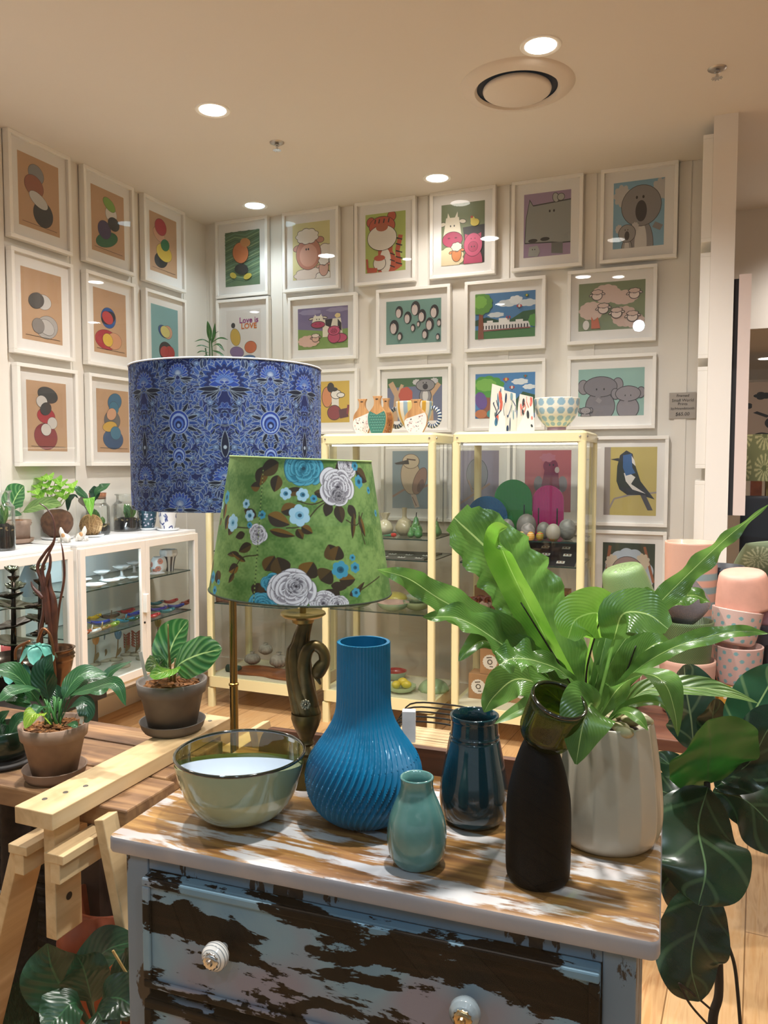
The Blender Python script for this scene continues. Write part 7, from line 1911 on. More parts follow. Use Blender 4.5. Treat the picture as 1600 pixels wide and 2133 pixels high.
ff([(1215, 1480, 1.23), (1140, 1410, 1.20), (1050, 1345, 1.16), (960, 1290, 1.13), (880, 1286, 1.11)], 46, wn=5, wave=.30, ruffle=.05)
ff([(1215, 1480, 1.24), (1110, 1385, 1.20), (1040, 1350, 1.17), (1005, 1335, 1.15), (975, 1355, 1.14), (955, 1378, 1.13)], 25, wn=3, wave=.25)
ff([(1215, 1485, 1.22), (1180, 1408, 1.18), (1120, 1378, 1.14), (1070, 1372, 1.12), (1040, 1385, 1.11)], 36, wn=5, wave=.35, ruffle=.12, prof=blunt)
ff([(1200, 1490, 1.26), (1130, 1430, 1.27), (1075, 1415, 1.28), (1030, 1450, 1.29), (1008, 1484, 1.29)], 40, wn=3, wave=.2, fold=.35, nrm=(UP * .5 - FWD * .8 - RGT * .3))
ff([(1205, 1500, 1.24), (1130, 1462, 1.24), (1085, 1478, 1.25), (1030, 1508, 1.25)], 20, L_FERN, wn=2, wave=.1)
ff([(1235, 1470, 1.24), (1290, 1350, 1.24), (1370, 1260, 1.25), (1450, 1180, 1.26), (1520, 1115, 1.26), (1602, 1050, 1.26)], 24, wn=6, wave=.45, twist=1.0, nrm=(UP * .4 - FWD * .9 - RGT * .3))
ff([(1240, 1470, 1.26), (1290, 1300, 1.30), (1370, 1255, 1.31), (1440, 1240, 1.31), (1480, 1255, 1.31)], 30, wn=5, wave=.45, ruffle=.10, nrm=(UP * .7 - FWD * .7))
ff([(1228, 1500, 1.20), (1222, 1400, 1.16), (1236, 1318, 1.13), (1245, 1278, 1.11), (1200, 1290, 1.09), (1183, 1330, 1.08)], 52, L_FERNB, prof=lambda v: .07 if v < .38 else max(.1, math.sin(PI * min(1, .12 + (v - .38) / .62 * .84)) ** .6), fold=.10, wave=.10, wn=3, nrm=(-FWD * .95 + UP * .3))
ff([(1236, 1500, 1.19), (1262, 1400, 1.15), (1282, 1320, 1.11), (1300, 1278, 1.09), (1350, 1280, 1.07), (1392, 1310, 1.06)], 50, L_FERN, prof=lambda v: .07 if v < .38 else max(.1, math.sin(PI * min(1, .12 + (v - .38) / .62 * .84)) ** .6), fold=.12, wave=.14, wn=3, nrm=(-FWD * .9 + UP * .55))
ff([(1250, 1490, 1.21), (1310, 1410, 1.17), (1390, 1355, 1.14), (1480, 1325, 1.13), (1550, 1315, 1.12), (1602, 1320, 1.12)], 19, wn=4, wave=.35, twist=.5)
ff([(1245, 1490, 1.22), (1290, 1420, 1.20), (1330, 1370, 1.18), (1370, 1340, 1.17), (1405, 1345, 1.17)], 36, wn=3, wave=.15, fold=.3)
ff([(1245, 1500, 1.18), (1290, 1432, 1.13), (1345, 1405, 1.09), (1385, 1425, 1.06), (1405, 1480, 1.05), (1412, 1535, 1.05)], 40, wn=2, wave=.08, fold=.2, nrm=(UP * .8 - FWD * .6 + RGT * .3))
ff([(1235, 1510, 1.16), (1235, 1468, 1.12), (1225, 1475, 1.08), (1212, 1520, 1.06), (1200, 1592, 1.05)], 58, L_FERN, prof=lambda v: .1 if v < .15 else max(.05, math.sin(PI * min(1, (v - .15) / .85) ** .8) ** .75), wn=2, wave=.10, fold=.15, nrm=(-FWD * .9 + UP * .5))
ff([(1270, 1500, 1.22), (1340, 1440, 1.20), (1420, 1432, 1.19), (1500, 1438, 1.18), (1580, 1465, 1.18)], 26, L_OLIVE, wn=2, wave=.15)
ff([(1225, 1490, 1.29), (1205, 1400, 1.31), (1180, 1330, 1.32), (1165, 1300, 1.33)], 34, wn=3, wave=.18, nrm=(-FWD * .9 + UP * .4))
ff([(1265, 1500, 1.20), (1300, 1482, 1.16), (1330, 1498, 1.14), (1350, 1522, 1.13)], 16, wn=2, wave=.1)
ff([(1262, 1505, 1.21), (1310, 1470, 1.18), (1370, 1462, 1.16), (1400, 1490, 1.15)], 14, wn=2, wave=.1)
for k_, (x, y, D) in enumerate(((1262, 1330, 1.27), (1300, 1340, 1.28), (1245, 1350, 1.27), (1325, 1350, 1.28))):
    ff([(1228 + 9 * k_, 1500, 1.24), (1240 + 12 * k_, 1430, 1.25), (x, y, D), (x + 14, y - 30, D + .01)], 15, wn=1, wave=.1, fold=.55, nrm=(-FWD + UP * .3))
mb = MB()
for (a, b_, c_) in (((1222, 1480), (1160, 1375), (1085, 1255)), ((1226, 1500), (1222, 1400), (1250, 1290)), ((1255, 1490), (1300, 1410), (1325, 1345))):
    mb.tube(crom([W(a[0], a[1], 1.205), W(b_[0], b_[1], 1.19 if a[0] != 1226 else 1.15), W(c_[0], c_[1], 1.185 if a[0] != 1226 else 1.105)], 16), [.0022 - .0012 * i / 16 for i in range(17)], 6)
mb.build('dark_midribs', simple('midrib_black', '#120c0a', .4), FERN, smooth='all')
mb = MB(); rg = random.Random(5)
for k_ in range(9): mb.ball((PC.x + .02 + rg.uniform(-.03, .04), PC.y - .02 + rg.uniform(-.035, .035), PTOP - .004 + rg.uniform(0, .008)), (.014, .011, .008), 10, 8)
mb.build('pebbles', simple('cream_pebble', '#c2b690', .6), FERN, smooth=True)

# ------------------------------------------------------------------ fiddle-leaf fig at the right
p = W(1487, 2133, 1.50); p.z = 0
FIG = thing('fiddle_leaf_fig', 'tall fiddle-leaf fig with big dark veined leaves right of the dresser', 'potted plant', p)
MB().lathe([(0, .001), (.10, .001), (.13, .2), (.125, .24), (.115, .24), (.11, .2), (0, .2)], p, 48).build('pot', simple('fig_pot', '#2c2c2e', .5), FIG, smooth='all')
MB().tube(crom([p + UP * .2, W(1485, 2125, 1.50), W(1498, 2060, 1.50), W(1492, 1900, 1.50), W(1480, 1750, 1.50), W(1473, 1630, 1.50)], 40), [.010 - .004 * i / 40 for i in range(41)], 10).build('trunk', simple('fig_bark', '#1c120c', .8, noise=.3), FIG, smooth='all')
mb = MB(); mb.tube(crom([W(1544, 2160, 1.5), W(1538, 2080, 1.5), W(1530, 2010, 1.5), W(1514, 1960, 1.5)], 20), .0035, 6); mb.build('branch', MATS['fig_bark'], FIG, smooth='all')
mb = MB(); mb.tube(crom([W(1415, 2048, 1.42), W(1440, 2095, 1.44), W(1490, 2150, 1.5)], 16), .0022, 6); mb.build('branch', MATS['fig_bark'], FIG, smooth='all')
mb = MB(); mb.tube(crom([W(1418, 2050, 1.42), W(1455, 2080, 1.46), W(1492, 2112, 1.5)], 16), .0022, 6); mb.build('branch', MATS['fig_bark'], FIG, smooth='all')
fig = lambda v: max(.05, (math.sin(PI * min(1, v ** .9)) ** .55) * (.78 + .30 * v))


def gl(pts, w_, nrm=None, mat=L_FIG, **k):
    k.setdefault('fold', .12); k.setdefault('wave', .10); k.setdefault('wn', 2.5)
    return frond(FIG, pts, w_, mat, nrm=nrm, prof=fig, seg=30, across=12, **k)


CN = -FWD * .8 + UP * .6
gl([(1475, 1640, 1.48), (1455, 1720, 1.42), (1470, 1810, 1.36), (1455, 1885, 1.34)], 112, nrm=CN, fold=-.10, cup=-.12)
gl([(1478, 1850, 1.50), (1455, 1920, 1.48), (1440, 2010, 1.46), (1458, 2086, 1.45)], 80, nrm=CN, fold=-.1)
gl([(1474, 1632, 1.52), (1476, 1590, 1.48), (1480, 1545, 1.44), (1475, 1500, 1.40)], 108, nrm=(-FWD * .95 + UP * .15), mat=leafmat('fig_leaf_green', '#123d12', '#1b4e18', '#23401c', .35, .18, veins=3, vw=.012, vs_=.3), fold=.18)
gl([(1490, 1640, 1.52), (1560, 1600, 1.50), (1630, 1560, 1.48)], 50, nrm=CN)
gl([(1485, 1650, 1.52), (1550, 1665, 1.50), (1610, 1720, 1.48), (1650, 1760, 1.48)], 80, nrm=(-FWD * .5 + UP * .8), fold=-.1)
gl([(1465, 1640, 1.54), (1420, 1610, 1.58), (1365, 1570, 1.60)], 34, nrm=CN)
gl([(1465, 1655, 1.56), (1420, 1660, 1.60), (1370, 1645, 1.62), (1340, 1640, 1.62)], 44, nrm=(-FWD * .6 + UP * .6))
gl([(1445, 1560, 1.66), (1440, 1500, 1.66), (1430, 1440, 1.65), (1425, 1385, 1.63)], 66, nrm=CN, mat=leafmat('fig_leaf_pale', '#26402f', '#3c584a', '#8aa07a', .2, .08, veins=3, vw=.016, vs_=.4), wave=.2)
gl([(1500, 1610, 1.62), (1490, 1560, 1.62), (1485, 1500, 1.62), (1490, 1455, 1.6)], 40, nrm=CN, wave=.2)
gl([(1530, 1550, 1.55), (1560, 1500, 1.55), (1595, 1440, 1.55), (1625, 1385, 1.55)], 64, nrm=CN, mat=leafmat('fig_leaf_mid', '#1e4430', '#2a5538', '#8aa870', .3, .15, veins=3, vw=.014, vs_=.35))
gl([(1500, 1625, 1.52), (1560, 1590, 1.5), (1600, 1520, 1.48), (1640, 1480, 1.48)], 56, nrm=CN, mat=L_FIG)
gl([(1450, 1720, 1.62), (1425, 1780, 1.62), (1415, 1850, 1.62), (1420, 1900, 1.62)], 46, nrm=CN)

# ------------------------------------------------------------------ peace lily in a clay pot on the planks
c = on(115, 1618, .7455); LP = thing('potted_peace_lily', 'leafy green plant in a weathered clay pot behind the pine board', 'potted plant', c)
s1 = scal(dep(c), .8)
zt1 = clay_pot(LP, c, .7455, 44 * s1, 69 * s1, .115, TERRA, 1, sr=.93)
d0 = dep(c)


def ll(par, pts, w_, mat=L_LILY, **k):
    k.setdefault('fold', .22); k.setdefault('wave', .08); k.setdefault('wn', 3)
    return frond(par, pts, w_, mat, **k)


stk = lambda v: .07 if v < .3 else max(.03, math.sin(PI * ((v - .3) / .7) ** .85) ** .8)
stk2 = lambda v: .07 if v < .42 else max(.03, math.sin(PI * ((v - .42) / .58) ** .85) ** .8)
cx, cyy = 118, 1512
for pts, w_, m_ in (([(116, 1512, d0), (100, 1450, d0), (93, 1400, d0 + .0), (108, 1362, d0 + .01)], 27, L_DARK), ([(110, 1512, d0), (75, 1455, d0), (30, 1405, d0 - .05), (-20, 1395, d0 - .08)], 28, L_LILY), ([(110, 1512, d0), (80, 1440, d0 - .05), (30, 1440, d0 - .12), (-5, 1462, d0 - .15)], 20, L_LILY),
                    ([(112, 1512, d0), (60, 1462, d0 - .1), (20, 1452, d0 - .1), (75, 1478, d0 - .1)], 14, L_LILY), ([(120, 1512, d0), (135, 1450, d0), (170, 1405, d0 + .03), (222, 1403, d0 + .05)], 22, L_LILY), ([(122, 1512, d0), (150, 1450, d0 + .02), (180, 1412, d0 + .05), (225, 1412, d0 + .06)], 18, L_LILY),
                    ([(122, 1512, d0), (140, 1455, d0), (190, 1435, d0 - .03), (240, 1425, d0 - .06), (262, 1470, d0 - .07)], 17, L_LILY), ([(122, 1512, d0 + .02), (150, 1440, d0 + .06), (210, 1440, d0 + .1), (230, 1400, d0 + .12), (275, 1377, d0 + .14)], 13, L_LILY),
                    ([(122, 1514, d0), (140, 1480, d0 - .02), (172, 1462, d0 - .05), (182, 1490, d0 - .07), (176, 1505, d0 - .07)], 18, L_DARK), ([(112, 1514, d0), (95, 1475, d0 - .07), (80, 1475, d0 - .1), (72, 1492, d0 - .12)], 15, L_LILY),
                    ([(110, 1514, d0), (88, 1490, d0 - .09), (70, 1488, d0 - .12), (52, 1518, d0 - .14)], 20, leafmat('yellowing_leaf', '#6f9a2c', '#8fae3a', '#c0d070', .35, .35, veins=10, vw=.02)), ([(118, 1512, d0), (120, 1460, d0 + .04), (115, 1425, d0 + .06)], 18, L_DARK), ([(125, 1512, d0), (150, 1508, d0 - .07), (162, 1515, d0 - .08)], 8, L_LILY)):
    ll(LP, pts, w_, m_, prof=stk)
mb = MB(); rg = random.Random(8)
for k_ in range(14): a = c + Vector((rg.uniform(-.02, .02), rg.uniform(-.02, .02), 0)); mb.tube([(a.x, a.y, zt1 - .01), (a.x + rg.uniform(-.02, .02), a.y + rg.uniform(-.02, .02), zt1 + .06)], .0022, 6)
mb.build('stalks', simple('stalk_green', '#3f7a3a', .5), LP, smooth='all')
a, b_ = W(168, 1508, d0 - .06), W(178, 1468, d0 - .06); MB().bar(a, b_, .0075, .0012, up=tuple(FWD)).build('plant_label', simple('label_white', '#cfcfc8', .5), LP)

# ------------------------------------------------------------------ calathea on the pine board
c = on(360, 1519, .7812); CA = thing('potted_calathea', 'grey pot with a broad striped-leaf plant standing on the pine board', 'potted plant', c); d0 = dep(c); s1 = scal(d0, .85)
zt2 = clay_pot(CA, c, .7812, 49 * s1, 72 * s1, .118, TERRAG, 2, sr=.94)
oval = lambda v: .06 if v < .2 else max(.06, math.sin(PI * ((v - .2) / .8)) ** .6)
ll(CA, [(352, 1410, d0), (350, 1375, d0 + .02), (365, 1330, d0 + .04), (392, 1292, d0 + .03)], 38, L_CAL, prof=oval, nrm=(-FWD * .9 + UP * .3 - RGT * .2), cup=.15)
ll(CA, [(360, 1412, d0), (372, 1385, d0 - .05), (410, 1365, d0 - .09), (462, 1352, d0 - .11)], 42, L_CAL, prof=oval, nrm=(-FWD * .85 + UP * .5), cup=-.15, fold=.05)
ll(CA, [(350, 1412, d0), (340, 1392, d0 - .06), (322, 1385, d0 - .09), (305, 1398, d0 - .1)], 22, L_OLIVE, prof=oval)
ll(CA, [(352, 1414, d0), (358, 1395, d0 - .07), (340, 1400, d0 - .12), (312, 1408, d0 - .13)], 24, leafmat('green_gold_leaf', '#4a8a1e', '#6aa030', '#a8c860', .3, .3, veins=8, vw=.02), prof=oval)
ll(CA, [(368, 1410, d0), (400, 1370, d0 + .04), (425, 1345, d0 + .06), (440, 1326, d0 + .07)], 18, L_OLIVE, prof=oval)
ll(CA, [(352, 1412, d0), (335, 1380, d0), (325, 1372, d0 - .02), (322, 1390, d0 - .03)], 15, L_CAL, prof=oval)
mb = MB(); mb.tube(crom([Vector((c.x, c.y, zt2 - .02)), W(352, 1360, d0), W(350, 1300, d0 + .01)], 12), [.004 - .0025 * i / 12 for i in range(13)], 8); mb.tube([Vector((c.x + .005, c.y, zt2 - .02)), W(366, 1372, d0 - .03)], .0035, 8); mb.build('stalks', simple('stalk_brown', '#7a6a3a', .5), CA, smooth='all')
MB().bar(W(305, 1415, d0 - .05), W(292, 1358, d0 - .05), .0085, .0012, up=tuple(FWD)).build('plant_label', MATS['label_white'], CA)

# ------------------------------------------------------------------ dark green pot at the left edge
c = on(8, 1585, .7455); t = thing('dark_green_pot', 'rounded dark green glazed pot at the left edge of the plank table', 'pot', c); d0 = dep(c); s1 = scal(d0, .8)
MB().lathe([(0, .001), (66 * s1, .001), (70 * s1, .008), (66 * s1, .012), (0, .010)], c, 40).build('saucer', simple('dark_saucer', '#3a3634', .6), t, smooth='all')
MB().lathe([(0, .011)] + densify([(38 * s1, .012), (54 * s1, .03), (58 * s1, .06), (54 * s1, .082)], 5) + [(50 * s1, .082), (48 * s1, .06), (0, .058)], c, 48).build('pot', simple('bottle_glaze', '#0f2a1c', .2, coat=.6), t, smooth='all')
for pts in ([(10, 1545, d0), (0, 1505, d0), (20, 1480, d0)], [(14, 1545, d0), (40, 1500, d0), (60, 1510, d0)], [(5, 1545, d0), (-10, 1500, d0), (-20, 1490, d0)]): ll(t, pts, 18, L_LILY)
# ------------------------------------------------------------------ tiered black sculpture, driftwood and bronze pot on the low bench
BLK = simple('black_lustre', '#38322a', .17, metal=.8, noise=.4, nscale=20)
c = on(35, 1500, .7205); c.x = -2.13; c.y = 1.86; D3 = dep(c); px0 = 800 + F_PX * (c.dot(RGT)) / D3
sc = thing('tiered_sculpture', 'dark glossy sculpture of stacked lily-pad tiers at the left edge', 'sculpture', c)
q0 = W(28, 1400, D3)
MB().lathe([(0, 0), (.10, 0), (.13, .05), (.135, .085), (.14, .09), (.13, .095), (.12, .06), (0, .04)], (W(38, 1400, D3).x, W(38, 1400, D3).y, .7205), 56).build('basin', BLK, sc, smooth='all')
for (x0_, tiers) in ((28, ((1186, 13), (1205, 11), (1222, 19), (1241, 24), (1262, 36), (1300, 40), (1338, 44))), (84, ((1186, 15), (1212, 13), (1238, 17), (1262, 24), (1290, 29), (1318, 22)))):
    stp = W(x0_, 1380, D3); tz = W(x0_, tiers[0][0], D3)
    MB().tube([stp - UP * .05, (stp + tz) / 2, tz], [.010, .008, .006], 10).build('stem', BLK, sc, smooth='all')
    for k_, (y, r) in enumerate(tiers):
        cc = W(x0_ + (k_ % 3 - 1) * 4, y, D3); rr_ = r * scal(D3, 1.2); kk = 5 + k_ % 3
        MB().lathe([(.004, -.012), (rr_ * .5, -.006), (rr_ * .95, .003), (rr_, .008), (rr_ * .93, .007), (rr_ * .4, .0), (0, -.002)], cc, 48, M=Matrix.Rotation(.16 * math.sin(k_ * 2.3 + x0_), 4, 'X') @ Matrix.Rotation(.16 * math.cos(k_ * 3.1), 4, 'Y'), rf=lambda th, j, z, kk=kk: 1 + (.13 * math.sin(kk * th + j * .3) if j > 1 else 0)).build('lily_pad', BLK if k_ % 2 else simple('green_lustre', '#48503f', .18, metal=.7, noise=.3, nscale=20), sc, smooth='all')
DW = simple('driftwood', '#4a281c', .35, noise=.35, nscale=40, coat=.4)
p = on(108, 1480, .7205); p.x, p.y = -1.93, 1.83; D4 = dep(p)
t = thing('copper_driftwood', 'twisted reddish-brown driftwood rising behind the leafy plant', 'driftwood', p)
MB().tube(crom([p, W(116, 1420, D4), W(110, 1340, D4), W(112, 1260, D4), W(104, 1225, D4), W(103, 1195, D4)], 30), [.022 - .018 * (i / 30) for i in range(31)], 12).build('trunk', DW, t, smooth='all')
for P_ in ([(100, 1400), (84, 1330), (92, 1270), (88, 1215), (78, 1180), (95, 1150), (113, 1125), (112, 1085), (98, 1060), (82, 1048)], [(108, 1340), (98, 1240), (88, 1190), (98, 1160), (112, 1132), (113, 1118)], [(100, 1300), (94, 1230), (104, 1180), (104, 1155), (98, 1145)], [(90, 1245), (70, 1225), (64, 1210)]):
    MB().tube(crom([W(x, y, D4 - .01) for x, y in P_], 40), [.0085 - .0070 * i / 40 for i in range(41)], 8).build('branch', DW, t, smooth='all')
MB().tube(crom([W(x, y, D4 + .02) for x, y in ((116, 1330), (124, 1260), (132, 1218), (134, 1190), (131, 1150), (127, 1130))], 30), [.004] * 20 + [.004 - .0003 * i for i in range(11)], 8).build('branch', DW, t, smooth='all')
c = Vector((-1.865, 1.86, .7205)); D5 = dep(c)
BRZ = simple('bronze_urn', '#6a4f3a', .2, metal=.75, noise=.3, nscale=25); s1 = scal(D5, 1)
t = thing('bronze_pot', 'shiny ribbed bronze pot beside the driftwood on the low bench', 'pot', c)
zr_ = pt(120, 1350, D=D5).z - c.z
MB().lathe([(0, 0)] + densify([(.035, .0), (.042, zr_ * .3), (.055, zr_ * .6), (.060, zr_ * .78)], 4) + [(.064, zr_ * .80), (.060, zr_ * .84), (.065, zr_ * .87), (.061, zr_ * .91), (.060, zr_ * .96), (.066, zr_), (.062, zr_ + .001), (.056, zr_ * .93), (.05, zr_ * .6), (0, zr_ * .5)], c, 56).build('urn', BRZ, t, smooth='all')
# copper snowdrops
p = on(70, 1500, .7455); p = Vector((W(75, 1500, 1.86).x, W(75, 1500, 1.86).y, .7455))
if p.y > 1.64: p.y = 1.64
t = thing('copper_snowdrops', 'bent copper stems with two turquoise metal bell flowers', 'ornament', p); D6 = 1.86; VG = simple('verdigris', '#55998a', .45, metal=.15, noise=.25, nscale=40)
MB().tube(crom([p, W(112, 1440, D6), W(112, 1370, D6), W(105, 1325, D6), (W(90, 1310, D6)), W(80, 1330, D6), W(78, 1340, D6)], 36), .0035, 8).build('stem', simple('copper', '#8a5a3c', .3, metal=.8), t, smooth='all')
MB().tube(crom([p, W(55, 1440, D6), W(45, 1390, D6), W(50, 1345, D6), W(62, 1337, D6), W(35, 1350, D6), W(32, 1375, D6)], 36), .0035, 8).build('stem', MATS['copper'], t, smooth='all')
for (x, y) in ((80, 1345), (30, 1385)):
    q = W(x, y, D6); mb = MB()
    for k_ in range(6):
        d = Vector((math.cos(k_ * PI / 3), math.sin(k_ * PI / 3), 0)); leaf(mb, [q, q + d * .020 - UP * .004, q + d * .030 - UP * .020, q + d * .042 - UP * .036], .016, UP + d, seg=10, across=4, prof=lambda v: .35 + .9 * math.sin(PI * min(1, v)) * .8 if v < .95 else .1)
    mb.ball(q, (.008, .008, .008), 10, 8); mb.build('bell_flower', VG, t, smooth='all')

# ------------------------------------------------------------------ under the table
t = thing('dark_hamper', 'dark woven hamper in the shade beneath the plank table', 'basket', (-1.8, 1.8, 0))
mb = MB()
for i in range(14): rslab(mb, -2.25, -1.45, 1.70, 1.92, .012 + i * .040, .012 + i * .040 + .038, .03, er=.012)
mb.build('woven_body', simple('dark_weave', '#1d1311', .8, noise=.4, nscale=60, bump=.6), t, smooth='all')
c = W(240, 1862, 1.94); t = thing('terracotta_planter', 'large empty orange terracotta pot behind the trestle legs', 'pot', (c.x, c.y, 0)); TO = simple('orange_terracotta', '#9c4a28', .6, noise=.1)
MB().lathe([(0, .001), (.09, .001), (.098, c.z * .8), (.108, c.z * .82), (.112, c.z), (.102, c.z + .001), (.092, c.z * .8), (.08, .03), (0, .03)], (c.x, c.y, 0), 56).build('pot', TO, t, smooth='all')
c2v = W(190, 1940, 1.70); t = thing('terracotta_planter', 'smaller orange terracotta pot at the foot of the trestle upright', 'pot', (c2v.x, c2v.y, 0)); z_ = pt(150, 1950, D=1.7).z
MB().lathe([(0, .001), (.05, .001), (.062, z_ * .8), (.07, z_ * .82), (.073, z_), (.067, z_ + .001), (.060, z_ * .8), (.06, .03), (0, .03)], (c2v.x, c2v.y, 0), 48).build('pot', TO, t, smooth='all')
p = W(40, 2050, 2.15); p.z = 0
t = thing('tree_stump', 'dark rough trunk piece with a white rope loop, left under the table', 'trunk', p)
MB().tube(crom([p, p + Vector((.01, 0, .3)), p + Vector((-.01, .01, .62))], 20), [.055, .052, .05, .05, .048, .05, .052, .048, .045, .044, .046, .044, .042, .042, .041, .04, .04, .042, .041, .04, .04], 18).build('trunk', simple('rough_bark', '#241a15', .9, noise=.5, nscale=50, bump=1), t, smooth='all')
P_ = [W(x, y, 2.05) for x, y in ((45, 1885), (58, 1858), (56, 1880), (48, 1900), (30, 1915), (22, 1935), (30, 1947), (44, 1930), (50, 1900), (45, 1885), (20, 1868), (-5, 1855))]
rp = MB().tube(crom(P_, 80), .0035, 8).build('rope', simple('rope_white', '#8f8a84', .8), t, smooth='all')
c = W(195, 2200, 1.47); c.z = 0; t = thing('potted_peace_lily', 'big glossy dark-leaved plant at the lower left under the trestle', 'potted plant', c)
clay_pot(t, c, 0, .06, .085, .15, TO, 5, saucer=False)
for pts, w_ in (([(200, 2150, 1.45), (150, 2090, 1.43), (110, 2020, 1.42), (98, 1965, 1.42)], 52), ([(205, 2150, 1.47), (180, 2060, 1.48), (215, 1985, 1.48), (290, 1958, 1.46)], 40), ([(205, 2150, 1.44), (190, 2080, 1.40), (175, 2020, 1.39), (160, 1990, 1.38)], 40), ([(200, 2160, 1.42), (160, 2090, 1.36), (120, 2120, 1.33), (90, 2150, 1.31)], 42),
                ([(210, 2160, 1.44), (240, 2060, 1.42), (270, 2020, 1.40), (300, 2000, 1.39)], 34), ([(205, 2160, 1.42), (215, 2090, 1.36), (250, 2080, 1.34), (290, 2110, 1.32)], 38), ([(200, 2170, 1.42), (200, 2110, 1.34), (215, 2130, 1.31), (225, 2180, 1.3)], 30), ([(200, 2170, 1.47), (240, 2110, 1.48), (275, 2075, 1.48), (300, 2060, 1.48)], 34)):
    ll(t, pts, w_ * 1.25, L_DARK, prof=stk, wave=.12)
MB().bar(W(235, 1980, 1.38), W(292, 2075, 1.38), .0035, .0035).build('cane', simple('cane_yellow', '#b8965a', .6), t)
mb = MB(); rg = random.Random(2); g0 = W(90, 2110, 1.85); g0.z = 0
mb.box(g0.x - .36, g0.x + .28, g0.y - .22, g0.y + .2, .0005, .006)
for i in range(5200):
    a = Vector((g0.x + rg.uniform(-.35, .25), g0.y + rg.uniform(-.22, .2), 0)); h = rg.uniform(.02, .045); d = Vector((rg.uniform(-.015, .015), rg.uniform(-.015, .015), h)); sd = Vector((rg.uniform(-1, 1), rg.uniform(-1, 1), 0)).normalized() * .0022
    mb.add([a - sd, a + sd, a + d], [(0, 1, 2)])
g = mb.build('grass_mat', simple('grass_dark', '#14350f', .8), at=(g0.x, g0.y, 0)); tag(g, 'dark green grass mat on the floor at the lower left', 'grass mat'); g['kind'] = 'stuff'

# ------------------------------------------------------------------ plants and ornaments on top of the low white cabinets
ZC = 1.0575


def px_(c, dx, dy, dd=0):
    """point beside the foot of a plant: picture offsets at that depth"""
    return (c[0] + dx, c[1] + dy, dd)


c = on(37, 1132, ZC); c.x = max(c.x, -3.07); d0 = dep(c); s1 = scal(d0, 1.1)
t = thing('potted_calathea', 'round dark-leaved plant in a pinkish clay pot, left on the white cabinet', 'potted plant', c)
clay_pot(t, c, ZC, 24 * s1, 28 * s1, .105, simple('pink_clay', '#a08878', .75, noise=.1), 4, sr=1.15)
for pts, w_, m_ in (([(32, 1075, d0), (26, 1055, d0), (36, 1030, d0), (50, 1012, d0)], 28, L_CAL), ([(34, 1075, d0), (60, 1060, d0 - .05), (95, 1050, d0 - .08), (128, 1052, d0 - .1)], 16, L_OLIVE), ([(34, 1075, d0), (20, 1072, d0 - .05), (30, 1070, d0 - .08), (45, 1073, d0 - .1)], 8, L_LILY)):
    ll(t, pts, w_, m_, prof=oval, nrm=(-FWD * .8 + UP * .5))
c = on(105, 1122, ZC); c.x = -3.06; d0 = dep(c); s1 = scal(d0, 1.1); t = thing('moss_ball_plant', 'bright green bushy plant in a large brown moss ball on a white saucer', 'potted plant', c)
MB().lathe([(0, .001), (.07, .001), (.082, .012), (.078, .013), (0, .006)], c, 40).build('saucer', GLZW, t, smooth='all')
MB().ball(c + UP * .088, (.078, .078, .082), 28, 20, df=lambda d: 1 + .03 * math.sin(9 * d.x) * math.sin(8 * d.z) - .22 * max(0, d.z) ** 3).build('moss_ball', simple('coir_brown', '#5a3c28', .9, noise=.3, nscale=50, bump=.8), t, smooth=True)
tops = [(85, 995), (100, 992), (115, 998), (75, 1010), (95, 1008), (118, 1012), (130, 1005), (70, 1022), (88, 1022), (105, 1022), (125, 1025), (140, 1018), (150, 1008), (80, 1032), (112, 1035), (135, 1032)]
rg = random.Random(4); mb = MB()
for (x, y) in tops: mb.tube(crom([c + UP * .16, W((105 + x) / 2 + rg.uniform(-5, 5), 1050, d0), W(x, y + 4, d0 + rg.uniform(-.05, .05))], 10), .0018, 5)
mb.build('stalks', simple('stalk_lime', '#8a9a4a', .5), t, smooth='all')
for (x, y) in tops:
    a = rg.uniform(-.5, .5); D_ = d0 + rg.uniform(-.06, .05)
    ll(t, [(x - 3, y + 3, D_), (x + 5 * math.sin(a), y - 1, D_ - .03), (x + 15 * math.sin(a) + 4, y + 9, D_ - .07)], 13, L_LIME, prof=lambda v: max(.1, math.sin(PI * min(1, .15 + .85 * v)) ** .7), nrm=(UP - FWD * .5))
for k_, (x, y, lab) in enumerate(((134, 1130, 'small white and orange china dog, left of the pair'), (171, 1127, 'small white and orange china dog, right of the pair'))):
    c = on(x, y, ZC); t = thing('china_dog', lab, 'figurine', c, 'china dogs'); d_ = 1 if k_ == 0 else -1
    mb = MB(); pc = simple('china_white', '#e2ddd5', .3, coat=.4)
    mb.tube(crom([c + RGT * .024 * d_ + UP * .012, c + UP * .030, c - RGT * .012 * d_ + UP * .05, c - RGT * .016 * d_ + UP * .075], 12), [.014, .018, .020, .02, .018, .016, .013, .012, .012, .011, .009, .006, .003], 14)
    for a in (-.02, .02):
        for b_ in (-.012, .012): mb.tube([c + RGT * a + FWD * b_ + UP * .025, c + RGT * a * 1.1 + FWD * b_ + UP * .002], .006, 8)
    mb.build('body', pc, t, smooth='all'); MB().ball(c - FWD * .014 + UP * .035, (.012, .006, .012), 12, 8).build('orange_patch', simple('china_orange', '#c99a6a', .3, coat=.4), t, smooth=True)
c = on(190, 1118, ZC); c.x = max(c.x, -3.02); d0 = dep(c); t = thing('string_ball_plant', 'dark green plant in a string-wrapped ball on a white saucer', 'potted plant', c)
MB().lathe([(0, .001), (.055, .001), (.068, .012), (.064, .013), (0, .006)], c, 40).build('saucer', GLZW, t, smooth='all')
MB().ball(c + UP * .062, (.056, .056, .054), 24, 18).build('soil_ball', simple('string_core', '#8a6a44', .9), t, smooth=True)
mb = MB(); rg = random.Random(9)
